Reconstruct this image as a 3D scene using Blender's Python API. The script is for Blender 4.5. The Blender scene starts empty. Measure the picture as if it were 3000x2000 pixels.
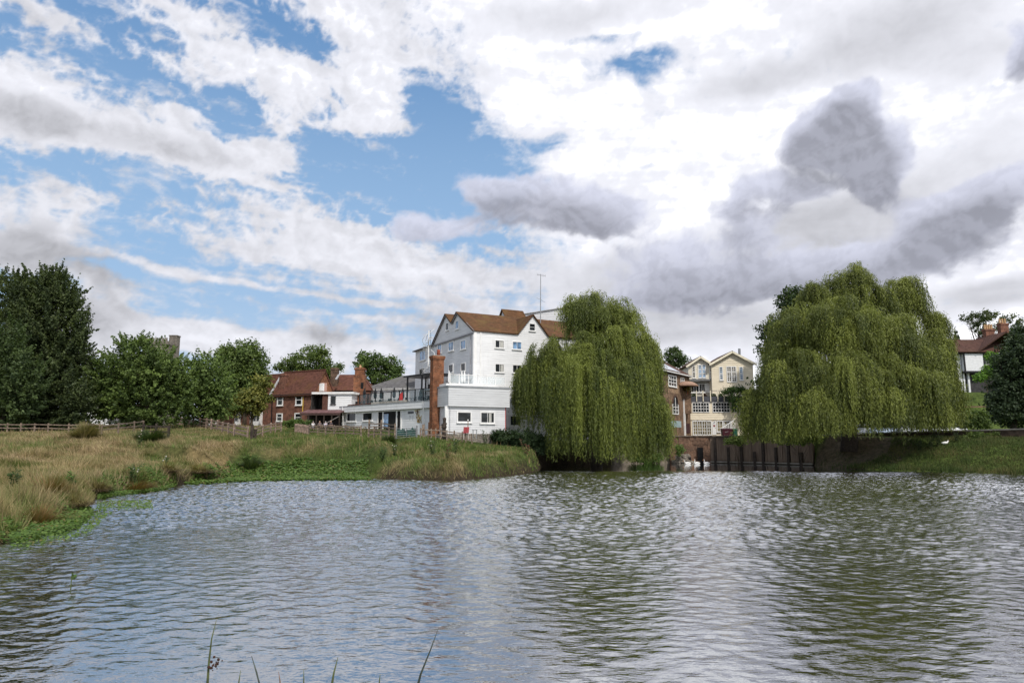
import bpy, math, random
import numpy as np
from mathutils import Vector, Matrix

random.seed(11)
rng = np.random.default_rng(11)
SC = bpy.context.scene
COL = SC.collection

# ------------------------------------------------------------------ camera
FOC = 2000.0                     # focal length in units of a 3000 wide frame
PITCH = math.atan(285.0 / 2000.0)
CP, SP = math.cos(PITCH), math.sin(PITCH)
EYE = 3.3                        # metres above the water
cam = bpy.data.cameras.new("camera")
cam.sensor_width = 36.0
cam.lens = 24.0
cam.clip_start = 0.1
cam.clip_end = 6000
cam_o = bpy.data.objects.new("camera", cam)
COL.objects.link(cam_o)
cam_o.location = (0, 0, EYE)
cam_o.rotation_euler = (math.pi / 2 + PITCH, 0, 0)
SC.camera = cam_o


def ray(px, py):
    u = 1000.0 - py
    return np.array([px - 1500.0, FOC * CP - u * SP, FOC * SP + u * CP])


def at(px, py, Y):
    """surveyed point: the spot at distance Y from the bank seen at photo position (px, py)"""
    r = ray(px, py)
    k = Y / r[1]
    return np.array([r[0] * k, Y, EYE + r[2] * k])


def on_water(px, py, z=0.0):
    r = ray(px, py)
    k = (z - EYE) / r[2]
    return np.array([r[0] * k, r[1] * k])


def gx(px, Y):
    """x of something standing on the ground at distance Y"""
    return at(px, 1275, Y)[0]


# ------------------------------------------------------------------ objects
ORG = {}


def tag(o, label=None, cat=None, group=None, kind=None):
    if label: o["label"] = label
    if cat: o["category"] = cat
    if group: o["group"] = group
    if kind: o["kind"] = kind
    return o


def thing(name, label, cat, loc, group=None):
    o = bpy.data.objects.new(name, None)
    o.empty_display_size = 0.2
    COL.objects.link(o)
    o.location = [float(c) for c in loc]
    ORG[o.name] = np.array([float(c) for c in loc])
    return tag(o, label, cat, group)


def link_mesh(name, me, parent=None, org=None):
    o = bpy.data.objects.new(name, me)
    COL.objects.link(o)
    if parent is not None:
        o.parent = parent
        ORG[o.name] = ORG[parent.name]
    else:
        if org is None: org = np.zeros(3)
        o.location = [float(c) for c in org]
        ORG[o.name] = np.array(org, float)
    return o


def mesh_np(name, V, F, mat, parent=None, org=None, cols=None, smooth=False):
    """V (n,3) world coords; F (m,k) faces all with k corners; cols (n,3) optional colour attribute"""
    V = np.asarray(V, np.float64)
    o0 = ORG[parent.name] if parent is not None else (np.zeros(3) if org is None else np.asarray(org, float))
    me = bpy.data.meshes.new(name)
    F = np.asarray(F, np.int32)
    n, m, k = len(V), len(F), F.shape[1]
    me.vertices.add(n)
    me.vertices.foreach_set("co", (V - o0).astype(np.float32).ravel())
    me.loops.add(m * k)
    me.loops.foreach_set("vertex_index", F.ravel())
    me.polygons.add(m)
    me.polygons.foreach_set("loop_start", np.arange(0, m * k, k, dtype=np.int32))
    me.polygons.foreach_set("loop_total", np.full(m, k, np.int32))
    if smooth:
        me.polygons.foreach_set("use_smooth", np.ones(m, bool))
    if cols is not None:
        at_ = me.attributes.new("Col", "FLOAT_COLOR", "POINT")
        c4 = np.ones((n, 4), np.float32)
        c4[:, :3] = cols
        at_.data.foreach_set("color", c4.ravel())
    me.update(calc_edges=True)
    me.materials.append(mat)
    return link_mesh(name, me, parent, org)


class MB:
    """collects shapes in world coordinates; build() links them as ONE mesh object"""
    def __init__(s): s.v, s.f = [], []

    def poly(s, pts):
        i = len(s.v)
        s.v += [tuple(map(float, p)) for p in pts]
        s.f.append(tuple(range(i, i + len(pts))))
        return s

    def hexa(s, b, t):
        """b, t: 4 bottom and 4 top points in the same turning order"""
        i = len(s.v)
        s.v += [tuple(map(float, p)) for p in list(b) + list(t)]
        s.f += [(i + 3, i + 2, i + 1, i), (i + 4, i + 5, i + 6, i + 7)]
        for k in range(4):
            j = (k + 1) % 4
            s.f.append((i + k, i + j, i + 4 + j, i + 4 + k))
        return s

    def box(s, x0, x1, y0, y1, z0, z1):
        return s.hexa([(x0, y0, z0), (x1, y0, z0), (x1, y1, z0), (x0, y1, z0)],
                      [(x0, y0, z1), (x1, y0, z1), (x1, y1, z1), (x0, y1, z1)])

    def slab(s, pts, t):
        """thick plate under the polygon pts (any order up)"""
        P = [np.array(p, float) for p in pts]
        n = np.cross(P[1] - P[0], P[2] - P[0]); n /= np.linalg.norm(n)
        if n[2] < 0: n = -n
        Q = [p - n * t for p in P]
        i = len(s.v); k = len(P)
        s.v += [tuple(p) for p in P] + [tuple(p) for p in Q]
        s.f.append(tuple(range(i, i + k)))
        s.f.append(tuple(range(i + 2 * k - 1, i + k - 1, -1)))
        for a in range(k):
            b = (a + 1) % k
            s.f.append((i + a, i + k + a, i + k + b, i + b))
        return s

    def beam(s, a, b, w, h=None, up=(0, 0, 1)):
        """square bar from a to b"""
        a, b = np.array(a, float), np.array(b, float)
        h = h or w
        d = b - a; d /= np.linalg.norm(d)
        up = np.array(up, float)
        if abs(d @ up) > 0.98: up = np.array([0, 1.0, 0])
        x = np.cross(d, up); x /= np.linalg.norm(x)
        y = np.cross(x, d)
        c = [x * w / 2 + y * h / 2, -x * w / 2 + y * h / 2, -x * w / 2 - y * h / 2, x * w / 2 - y * h / 2]
        return s.hexa([a + q for q in c], [b + q for q in c])

    def tube(s, path, rad, n=8, cap=True, squash=None):
        path = [np.array(p, float) for p in path]
        if np.isscalar(rad): rad = [rad] * len(path)
        i0 = len(s.v)
        up = np.array([0.0, 0.0, 1.0])
        for k, p in enumerate(path):
            a = path[max(k - 1, 0)]; b = path[min(k + 1, len(path) - 1)]
            d = b - a; d /= (np.linalg.norm(d) + 1e-9)
            ref = up if abs(d[2]) < 0.95 else np.array([0.0, 1.0, 0.0])
            x = np.cross(d, ref); x /= np.linalg.norm(x)
            y = np.cross(x, d)
            for q in range(n):
                t = 2 * math.pi * q / n
                sq = squash[k] if squash else 1.0
                s.v.append(tuple(p + rad[k] * (math.cos(t) * x + sq * math.sin(t) * y)))
        for k in range(len(path) - 1):
            for q in range(n):
                r = (q + 1) % n
                s.f.append((i0 + k * n + q, i0 + k * n + r, i0 + (k + 1) * n + r, i0 + (k + 1) * n + q))
        if cap:
            s.f.append(tuple(i0 + q for q in range(n - 1, -1, -1)))
            e = i0 + (len(path) - 1) * n
            s.f.append(tuple(e + q for q in range(n)))
        return s

    def ball(s, c, r, nu=8, nv=6):
        c = np.array(c, float); r = np.array([r, r, r] if np.isscalar(r) else r, float)
        pts = [c + r * np.array([0, 0, math.cos(math.pi * k / nv)]) for k in range(nv + 1)]
        i0 = len(s.v)
        for k in range(nv + 1):
            th = math.pi * k / nv
            for q in range(nu):
                ph = 2 * math.pi * q / nu
                s.v.append(tuple(c + r * np.array([math.sin(th) * math.cos(ph), math.sin(th) * math.sin(ph), math.cos(th)])))
        for k in range(nv):
            for q in range(nu):
                w = (q + 1) % nu
                s.f.append((i0 + k * nu + q, i0 + (k + 1) * nu + q, i0 + (k + 1) * nu + w, i0 + k * nu + w))
        return s

    def build(s, name, mat, parent=None, org=None, smooth=False, label=None):
        o0 = ORG[parent.name] if parent is not None else (np.zeros(3) if org is None else np.asarray(org, float))
        me = bpy.data.meshes.new(name)
        me.from_pydata([tuple(np.array(v) - o0) for v in s.v], [], s.f)
        me.materials.append(mat)
        if smooth:
            for p in me.polygons: p.use_smooth = True
        me.update()
        o = link_mesh(name, me, parent, org)
        if label: o["label"] = label
        return o


# ------------------------------------------------------------------ node materials
class NT:
    def __init__(s, tree): s.t = tree

    def n(s, typ, **kw):
        nd = s.t.nodes.new(typ)
        for k, v in kw.items():
            if k.startswith("i_"):
                key = k[2:]
                nd.inputs[int(key) if key.isdigit() else key].default_value = v
            else:
                setattr(nd, k, v)
        return nd

    def l(s, a, b): s.t.links.new(a, b)

    def m(s, op, a, b=None, c=None, clamp=False):
        nd = s.t.nodes.new("ShaderNodeMath"); nd.operation = op; nd.use_clamp = clamp
        for i, x in enumerate((a, b, c)):
            if x is None: continue
            if isinstance(x, (int, float)): nd.inputs[i].default_value = x
            else: s.l(x, nd.inputs[i])
        return nd.outputs[0]

    def smooth(s, x, a, b, o0=0.0, o1=1.0):
        nd = s.t.nodes.new("ShaderNodeMapRange"); nd.interpolation_type = "SMOOTHSTEP"
        nd.inputs[1].default_value = a; nd.inputs[2].default_value = b
        nd.inputs[3].default_value = o0; nd.inputs[4].default_value = o1
        s.l(x, nd.inputs[0])
        return nd.outputs[0]

    def mix(s, f, a, b, mode="MIX"):
        nd = s.t.nodes.new("ShaderNodeMix"); nd.data_type = "RGBA"; nd.blend_type = mode
        for sock, x in ((nd.inputs[0], f), (nd.inputs[6], a), (nd.inputs[7], b)):
            if isinstance(x, (int, float)): sock.default_value = x
            elif isinstance(x, tuple): sock.default_value = x if len(x) == 4 else (*x, 1)
            else: s.l(x, sock)
        return nd.outputs[2]

    def noise(s, vec, scale, detail=4, rough=0.55, lac=2.0, dist=0.0, color=False):
        nd = s.t.nodes.new("ShaderNodeTexNoise")
        nd.inputs["Scale"].default_value = scale; nd.inputs["Detail"].default_value = detail
        nd.inputs["Roughness"].default_value = rough; nd.inputs["Lacunarity"].default_value = lac
        nd.inputs["Distortion"].default_value = dist
        if vec is not None: s.l(vec, nd.inputs["Vector"])
        return nd.outputs["Color" if color else "Fac"]

    def vscale(s, vec, sc):
        nd = s.t.nodes.new("ShaderNodeMapping"); nd.inputs["Scale"].default_value = sc
        s.l(vec, nd.inputs["Vector"])
        return nd.outputs[0]

    def geo_pos(s):
        return s.n("ShaderNodeNewGeometry").outputs["Position"]


def new_mat(name):
    m = bpy.data.materials.new(name); m.use_nodes = True
    t = NT(m.node_tree)
    bs = m.node_tree.nodes["Principled BSDF"]
    return m, t, bs


MATS = {}


def plain(name, col, rough=0.7, var=0.15, scale=3.0, metallic=0.0, spec=0.3, fine=None):
    """paint / wood / metal with uneven tone"""
    if name in MATS: return MATS[name]
    m, t, bs = new_mat(name)
    p = t.geo_pos()
    f = t.noise(p, scale, 5, 0.6)
    lo = tuple(c * (1 - var * 1.6) for c in col); hi = tuple(min(1, c * (1 + var)) for c in col)
    c = t.mix(t.smooth(f, 0.3, 0.7), lo, hi)
    if fine:
        c = t.mix(t.smooth(t.noise(p, fine[0], 2, 0.5), 0.4, 0.62), c, fine[1])
    t.l(c, bs.inputs["Base Color"])
    bs.inputs["Roughness"].default_value = rough
    bs.inputs["Metallic"].default_value = metallic
    bs.inputs["Specular IOR Level"].default_value = spec
    MATS[name] = m
    return m
# ------------------------------------------------------------------ sky and sun
SUN_AZ, SUN_EL = math.radians(157), math.radians(48)


def sky_pos(x, y):
    """survey position (2352 wide photo) -> azimuth, elevation in degrees"""
    r = ray(x * 3000 / 2352, y * 3000 / 2352)
    r = r / np.linalg.norm(r)
    return math.degrees(math.atan2(r[0], r[1])), math.degrees(math.asin(r[2]))


def perlin(x, y, seed):
    r = np.random.default_rng(seed)
    perm = r.permutation(256); perm = np.concatenate([perm, perm])
    ang = r.random(256) * 2 * np.pi
    gx_, gy_ = np.cos(ang), np.sin(ang)
    xi = np.floor(x).astype(int); yi = np.floor(y).astype(int)
    xf = x - xi; yf = y - yi

    def g(ix, iy, fx, fy):
        h = perm[(perm[ix & 255] + iy) & 255]
        return gx_[h] * fx + gy_[h] * fy
    u = xf * xf * xf * (xf * (xf * 6 - 15) + 10); v = yf * yf * yf * (yf * (yf * 6 - 15) + 10)
    a = g(xi, yi, xf, yf) * (1 - u) + g(xi + 1, yi, xf - 1, yf) * u
    b = g(xi, yi + 1, xf, yf - 1) * (1 - u) + g(xi + 1, yi + 1, xf - 1, yf - 1) * u
    return (a * (1 - v) + b * v) * 1.5


def fbm(x, y, seed, octv=6, gain=0.5, billow=False):
    s = np.zeros_like(x); a = 1.0; tot = 0
    for o in range(octv):
        c, d = math.cos(o * 0.9), math.sin(o * 0.9)
        n = perlin((x * c - y * d) * 2 ** o + 17.3 * o, (x * d + y * c) * 2 ** o - 9.1 * o, seed + o)
        if billow: n = 1 - 2.2 * np.abs(n)
        s += a * n; tot += a; a *= gain
    return s / tot


def sstep(x, a, b):
    t = np.clip((x - a) / (b - a), 0, 1)
    return t * t * (3 - 2 * t)


def lerp(f, a, b):
    return a + (b - a) * f[..., None]


# cloud masses: (x, y, rx, ry, tilt, weight) in survey units
WHITE = [
    (20, 215, 75, 80, 15, .8), (120, 240, 85, 62, 10, .75), (60, 290, 110, 50, 0, .5), (200, 305, 150, 34, 6, .55), (330, 320, 110, 36, 5, .55), (440, 335, 130, 45, 5, .75), (520, 370, 130, 36, 8, .5),
    (645, 320, 46, 70, 8, .9), (590, 360, 80, 34, 0, .6), (470, 270, 120, 16, 3, .7), (400, 300, 60, 25, -30, .4), (100, 25, 80, 38, 35, .5), (60, 10, 80, 30, 20, .3),
    (620, 165, 85, 52, 0, .85), (700, 185, 60, 45, 0, .6), (860, 110, 125, 130, 0, .9), (760, 30, 80, 40, 20, .5), (900, 215, 75, 50, 20, .7), (830, 285, 95, 20, 0, .8), (940, 285, 50, 14, 10, .45),
    (400, 150, 130, 26, 8, .42), (510, 130, 70, 40, 20, .4), (430, 25, 110, 24, 8, .5), (340, 30, 70, 30, 20, .35), (450, 90, 60, 40, 40, .4), (520, 60, 40, 24, 10, .35), (110, 115, 150, 15, 14, .36), (180, 70, 30, 50, -40, .22),
    (700, 500, 190, 30, 8, .55), (760, 560, 240, 42, 6, .62), (900, 600, 240, 34, 4, .5), (640, 590, 200, 20, 5, .4), (600, 425, 120, 9, 10, .5), (700, 440, 40, 6, 8, .35), (820, 455, 60, 7, 14, .3), (500, 640, 430, 9, 5, .62), (480, 550, 120, 20, 4, .3),
    (60, 550, 100, 70, 12, .8), (140, 440, 90, 40, -12, .5), (150, 500, 60, 60, 30, .4), (130, 610, 190, 22, 12, .6), (240, 715, 80, 52, 0, .8), (215, 780, 90, 50, 0, .7),
    (420, 760, 55, 30, 0, .95), (490, 775, 60, 28, 0, .9), (590, 800, 70, 26, 0, .6), (730, 790, 70, 42, 0, .7), (880, 800, 60, 40, 0, .5),
    (1020, 700, 200, 45, 0, .5), (760, 655, 300, 7, 3, .35), (560, 675, 200, 6, 3, .25), (700, 715, 220, 6, 2, .25), (1000, 640, 230, 22, 0, .35), (240, 385, 60, 12, 10, .25), (345, 440, 16, 30, -20, .3),
    (1010, 185, 70, 26, 35, .35),
]
HOLES = [
    (800, 390, 230, 60, 10, -.7), (1010, 330, 80, 100, 0, -.8), (1110, 380, 90, 70, 30, -.55), (640, 95, 120, 26, 8, -.55), (740, 110, 40, 60, 0, -.45), (250, 140, 90, 40, 0, -.3), (300, 415, 160, 34, 0, -.5), (60, 325, 120, 22, 0, -.2),
    (960, 215, 40, 46, 20, -.75), (1000, 240, 60, 50, 30, -.5), (1470, 140, 85, 26, 5, -.85), (1390, 92, 60, 10, 0, -.5), (1260, 325, 52, 18, 0, -.8), (1190, 392, 50, 40, 0, -.5), (620, 690, 330, 26, 3, -.3), (300, 560, 120, 36, 0, -.25), (20, 90, 70, 50, 0, -.35),
    (560, 296, 60, 18, 6, -.8), (600, 400, 20, 8, 0, -.2), (1470, 200, 20, 20, 0, -.5), (1490, 385, 24, 8, 0, -.45),
]
GREY = [
    (1955, 225, 52, 40, 0, .75), (1990, 235, 34, 46, 0, .5), (1900, 300, 85, 62, -25, .85), (1870, 330, 60, 40, 0, .4), (1960, 330, 100, 70, 20, .85), (2020, 400, 55, 70, 15, .85), (1990, 380, 80, 50, 20, .4),
    (1770, 415, 72, 26, 5, .75), (1850, 435, 60, 26, 0, .55), (1690, 470, 52, 36, -25, .65), (1720, 530, 46, 40, 0, .45), (1790, 480, 50, 30, -20, .35),
    (2290, 440, 110, 46, -12, .85), (2200, 500, 120, 54, -10, .75), (2110, 470, 60, 30, 0, .4), (2090, 590, 190, 56, -5, .6), (1640, 580, 200, 46, 0, .42), (1640, 660, 190, 36, 0, .9), (1880, 620, 220, 44, -4, .55), (1500, 610, 120, 44, 0, .35),
    (1120, 440, 70, 34, 20, .65), (1250, 440, 110, 42, 8, .75), (1390, 490, 85, 44, 10, .85), (1250, 505, 150, 34, 5, .65), (960, 525, 58, 34, 8, .75), (1050, 525, 60, 26, 0, .5), (2345, 120, 46, 66, 15, .9), (1560, 705, 140, 20, 10, .4),
]
SOFT = [
    (2080, 60, 230, 90, 0, .75), (2250, 150, 140, 60, 0, .4), (1690, 195, 130, 40, -8, .55), (1230, 50, 170, 46, 0, .35), (1500, 20, 250, 40, 0, .3), (40, 570, 110, 60, 0, .8), (190, 610, 130, 30, 12, .9), (240, 720, 90, 50, 0, .7), (200, 800, 90, 50, 0, .4),
    (60, 270, 110, 50, 0, .55), (220, 315, 160, 26, 6, .4), (440, 345, 180, 36, 6, .5), (740, 770, 60, 26, 0, .9), (1010, 730, 160, 50, 0, .5), (100, 60, 110, 50, 30, .5),
    (2290, 320, 130, 60, 0, .4), (1930, 520, 140, 60, 0, 1.0), (1850, 580, 420, 90, -5, .5), (2050, 420, 200, 60, 0, .3), (1790, 560, 120, 50, 0, .6), (1700, 720, 260, 40, 0, .5), (2180, 690, 200, 40, 0, .35), (1450, 740, 160, 40, 0, .4), (1560, 330, 200, 18, -6, .22), (1650, 100, 200, 30, -5, .25), (1900, 150, 200, 40, 0, .3), (1130, 140, 100, 40, 20, .18), (1250, 250, 120, 20, 10, .15), (850, 170, 60, 60, 0, .15), (1600, 770, 330, 50, 0, .45), (2310, 660, 100, 26, -8, .9), (1150, 560, 110, 60, 0, .4), (1450, 640, 120, 80, 0, .6), (1240, 640, 140, 40, 0, .25), (1230, 330, 120, 20, 0, .15),
]


def blobs(L, A, E, k=1.25):
    s = np.zeros_like(A)
    for x, y, rx, ry, rot, w in L:
        a0, e0 = sky_pos(x, y)
        ra = abs(sky_pos(x + rx, y)[0] - sky_pos(x - rx, y)[0]) / 2
        re = abs(sky_pos(x, y - ry)[1] - sky_pos(x, y + ry)[1]) / 2
        c, d = math.cos(math.radians(rot)), math.sin(math.radians(rot))
        u = ((A - a0) * c - (E - e0) * d) / ra; v = ((A - a0) * d + (E - e0) * c) / re
        s += w * np.exp(-0.62 * (u * u + v * v) ** k)
    return s


def sky_colour(A, E):
    """azimuth, elevation (degrees) -> linear radiance"""
    w1, w2 = fbm(A / 9, E / 7, 3, 3), fbm(A / 9, E / 7, 40, 3)
    f1, f2 = fbm(A / 3.0, E / 2.3, 61, 4, .5), fbm(A / 3.0, E / 2.3, 82, 4, .5)
    Aw, Ew = A + 1.0 * w1 + 0.55 * f1, E + 0.7 * w2 + 0.42 * f2
    big = fbm(Aw / 10, Ew / 6.5, 7, 5, .5)
    puff = fbm(Aw / 3.6, Ew / 2.8, 21, 6, .55, billow=True)          # cauliflower lumps
    crisp = fbm(A / 1.25 + .3 * f1, E / .95 + .3 * f2, 91, 5, .6)
    streak = fbm((A + E * 4) / 14 + 0.4 * w1, E / 1.1 + A * 0.035 + 0.3 * w2, 33, 7, .60)
    small = fbm(Aw / 1.5, Ew / 1.15, 221, 5, .55, billow=True)
    wisp = fbm((A - E * .5) / 6 + 0.4 * f1, (E + A * .12) / 1.5 + .4 * f2, 133, 8, .64)
    low = sstep(E, 20, 9)
    right = sstep(A + 0.5 * (E - 20), -5, 5)
    base = right * 0.86 + 0.08 + 0.30 * sstep(E, 13, 3)
    base = base - .10 * sstep(A, 8, 20) * sstep(E, 14, 4)
    out = sstep(np.abs(A), 42, 52) * 0.4
    C = base + out + blobs(WHITE, Aw, Ew) + blobs(HOLES, Aw, Ew, 1.1)
    C = C + 0.26 * big + 0.34 * (puff - 0.25) + (.36 - .22 * right) * crisp + streak * (0.12 + 0.36 * low)
    C = C + (small - .25) * .46 * (1 - .75 * right) * sstep(E, 10, 18)
    aW = sstep(C, 0.16, 0.84)
    veil = sstep(wisp + .20 * crisp + .42 * C, -0.04, 0.85) * 0.90
    aW = 1 - (1 - aW) * (1 - veil)
    t = np.clip(E / 38, 0, 1)
    blue = lerp(sstep(t, 0, .40), np.array([.56, .70, .86]), np.array([.33, .52, .78]))
    blue = lerp(sstep(t, .32, 1.0), blue, np.array([.125, .275, .54]))
    puff2 = fbm((Aw + .5) / 3.6, (Ew + .6) / 2.8, 21, 5, .55, billow=True)
    S = blobs(SOFT, Aw, Ew) + 0.22 * big + 0.10 * streak
    # the lit side of each lump faces up and to the sun
    relief = np.clip(puff - puff2, -.25, .45)
    soft = fbm(Aw / 7, Ew / 3.2, 171, 5, .55)
    tone = 0.88 + .085 * right - 0.30 * sstep(S, .12, 1.0) - (0.17 - .12 * right) * relief - .06 * sstep(C, .85, .35) + .12 * soft * (.6 + .4 * right) + .06 * streak + .035 * crisp
    tone = tone + 0.06 * sstep(C, .8, 1.5) * (1 - sstep(S, .1, .5))
    tone = tone - .07 * (1 - right) * sstep(E, 30, 14)
    whi = tone[..., None] * np.array([.955, .966, 1.045])
    whi = np.minimum(whi, 1.02)
    col = lerp(aW, blue, whi)
    # grey cumulus in front: bright rims, darker where more cloud hangs above
    G0 = blobs(GREY, Aw, Ew, 1.6)
    Gup = blobs(GREY, Aw + .3, Ew + 1.6, 1.3)
    gt = fbm(Aw / 4.5, Ew / 3.4, 51, 5, .5)
    gp = fbm(Aw / 2.4, Ew / 1.9, 71, 6, .55, billow=True)
    G = G0 + 0.16 * gt + 0.26 * (gp - .3) + 0.12 * crisp
    aG = sstep(G, 0.20, 0.53)
    core = sstep(.30 * G0 + .70 * Gup + 0.20 * gt, 0.10, 1.15)
    gp2 = fbm((Aw + .35) / 2.4, (Ew + .45) / 1.9, 71, 5, .55, billow=True)
    rel = np.clip(gp - gp2, -.25, .35)
    gcol = (0.77 - 0.38 * core - 0.13 * rel + .06 * gt)[..., None] * np.array([.91, .94, 1.12])
    col = lerp(aG * (0.96 - .30 * sstep(G, .75, .3)), col, gcol)
    hz = sstep(E, 7, -1)
    col = lerp(hz * 0.3, col, np.array([.80, .84, .90]))
    col = np.clip(col, 0.03, 1.05)
    return col + .65 * sstep(col.min(-1, keepdims=True), .90, 1.03)          # sunlit cloud is brighter than paper white
def build_sky():
    """clouds in front of the camera: a far half dome (the sky itself, lit from within); behind it the plain world sky"""
    aa = np.concatenate([np.arange(-84, -43, 1.0), np.arange(-43, 43, .095), np.arange(43, 84.1, 1.0)])
    ee = np.concatenate([np.arange(-1.0, 45, .095), np.arange(45, 78.1, 1.2)])
    A, E = np.meshgrid(aa, ee)
    col = sky_colour(A, E)
    R = 4000.0
    a, e = np.radians(A), np.radians(E)
    V = np.stack([R * np.sin(a) * np.cos(e), R * np.cos(a) * np.cos(e), R * np.sin(e) + EYE], -1)
    h, w = A.shape
    idx = np.arange(h * w).reshape(h, w)
    F = np.stack([idx[:-1, :-1], idx[1:, :-1], idx[1:, 1:], idx[:-1, 1:]], -1).reshape(-1, 4)
    m = bpy.data.materials.new("sky"); m.use_nodes = True
    t = NT(m.node_tree)
    for nd in list(m.node_tree.nodes): m.node_tree.nodes.remove(nd)
    o = t.n("ShaderNodeOutputMaterial"); em = t.n("ShaderNodeEmission"); ac = t.n("ShaderNodeVertexColor", layer_name="Col")
    t.l(ac.outputs[0], em.inputs[0]); t.l(em.outputs[0], o.inputs[0])
    m.cycles.emission_sampling = "NONE"
    ob = mesh_np("sky", V.reshape(-1, 3), F, m, cols=col.reshape(-1, 3))
    tag(ob, kind="structure")


def build_world():
    w = bpy.data.worlds.new("World"); SC.world = w; w.use_nodes = True
    t = NT(w.node_tree)
    bg = w.node_tree.nodes["Background"]
    sky = t.n("ShaderNodeTexSky", sky_type="NISHITA", sun_disc=False, sun_elevation=SUN_EL, sun_rotation=SUN_AZ,
              altitude=50, air_density=1.0, dust_density=1.0, ozone_density=1.2)
    tc = t.n("ShaderNodeTexCoord")
    cl = t.smooth(t.noise(tc.outputs["Generated"], 3.0, 3, 0.55), 0.38, 0.55)
    c = t.mix(t.m("MULTIPLY", cl, 0.8), sky.outputs[0], (7.4, 7.4, 7.7))
    t.l(c, bg.inputs["Color"])
    bg.inputs["Strength"].default_value = 0.14
    w.cycles.sampling_method = "MANUAL"; w.cycles.sample_map_resolution = 512


build_sky()
build_world()
sun = bpy.data.lights.new("sun", "SUN"); sun.energy = 3.0; sun.angle = math.radians(1.5); sun.color = (1.0, 0.94, 0.85)
sun_o = bpy.data.objects.new("sun", sun); COL.objects.link(sun_o)
to_sun = Vector((math.sin(SUN_AZ) * math.cos(SUN_EL), math.cos(SUN_AZ) * math.cos(SUN_EL), math.sin(SUN_EL)))
sun_o.rotation_euler = to_sun.to_track_quat("Z", "Y").to_euler()
sun_o.location = (40, -30, 60)

SC.view_settings.view_transform = "Standard"
SC.view_settings.look = "None"
SC.view_settings.exposure = 0
SC.render.engine = "CYCLES"
SC.cycles.max_bounces = 6
SC.cycles.diffuse_bounces = 2
SC.cycles.glossy_bounces = 3
SC.cycles.transmission_bounces = 4
SC.cycles.transparent_max_bounces = 8
# ------------------------------------------------------------------ land and water
# shoreline: water outline, walked from the near left round the far bank to the right; (x, y, bank width)
SH = []


def sh(px, py, w): SH.append((*on_water(px, py), w))


SH += [(-48, 5.2, 3), (-44, 12, 2), (-30, 19.5, 2), (-21, 20.5, 1.6)]
for px, py, w in [(-20, 1602, 1.5), (20, 1588, 1.6), (70, 1560, 1.8), (150, 1530, 1.8), (240, 1502, 1.6), (272, 1475, 1.4), (284, 1458, 1.6), (340, 1448, 2.0), (420, 1438, 2.0),
                  (480, 1431, 1.8), (530, 1420, 1.8), (580, 1414, 1.8), (640, 1409, 2.2), (690, 1405, 5), (720, 1404, 9), (800, 1403, 10), (920, 1402, 10), (980, 1402, 9.5), (1020, 1402, 8), (1050, 1402, 6.5), (1075, 1402, 5.2), (1100, 1402, 3.8), (1125, 1402, 2.4),
                  (1200, 1404, 2.2), (1317, 1408, 2.0), (1370, 1405, 2.0), (1445, 1399, 2.0), (1521, 1390, 2.0), (1560, 1385, 1.8), (1578, 1376, 1.6), (1584, 1367, 1.6)]:
    sh(px, py, w)
SH += [(2.8, 84, 2), (0.2, 86, 2), (-2.0, 87.0, 2), (-2.0, 89.5, 1), (2.5, 91, 1), (5.5, 95.5, 2), (11, 96.5, 2), (20, 96.8, 2)]
SH += [(22.5, 97.0, .3), (28.0, 96.8, .3), (33.6, 93.4, .3), (38.2, 87.6, .3)]
for px, py, w in [(2392, 1368, 9), (2500, 1374, 10), (2620, 1378, 11), (2732, 1381, 11), (2870, 1386, 11), (3010, 1391, 11)]:
    sh(px, py, w)
SH += [(56, 50, 9), (64, 30, 6), (66, 5.2, 4)]
SHA = np.array(SH)
WALL_XY = SHA[-13:-9, :2].copy()      # foot of the river wall


def shore(X, Y):
    """signed distance to the water's edge (positive on land) and the local bank width"""
    P = np.stack([X.ravel(), Y.ravel()], 1)
    best = np.full(len(P), 1e9); wid = np.zeros(len(P)); inside = np.zeros(len(P), bool)
    n = len(SHA)
    for i in range(n):
        a, b = SHA[i], SHA[(i + 1) % n]
        ab = b[:2] - a[:2]; L2 = ab @ ab
        t = np.clip(((P - a[:2]) @ ab) / L2, 0, 1)
        q = a[:2] + t[:, None] * ab
        d = np.hypot(*(P - q).T)
        k = d < best
        best[k] = d[k]; wid[k] = (a[2] + t * (b[2] - a[2]))[k]
        c = ((a[1] > P[:, 1]) != (b[1] > P[:, 1]))
        with np.errstate(divide="ignore", invalid="ignore"):
            xc = a[0] + (P[:, 1] - a[1]) * (b[0] - a[0]) / (b[1] - a[1] + 1e-12)
        inside ^= c & (P[:, 0] < xc)
    best[inside] *= -1
    return best.reshape(X.shape), wid.reshape(X.shape)


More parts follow.
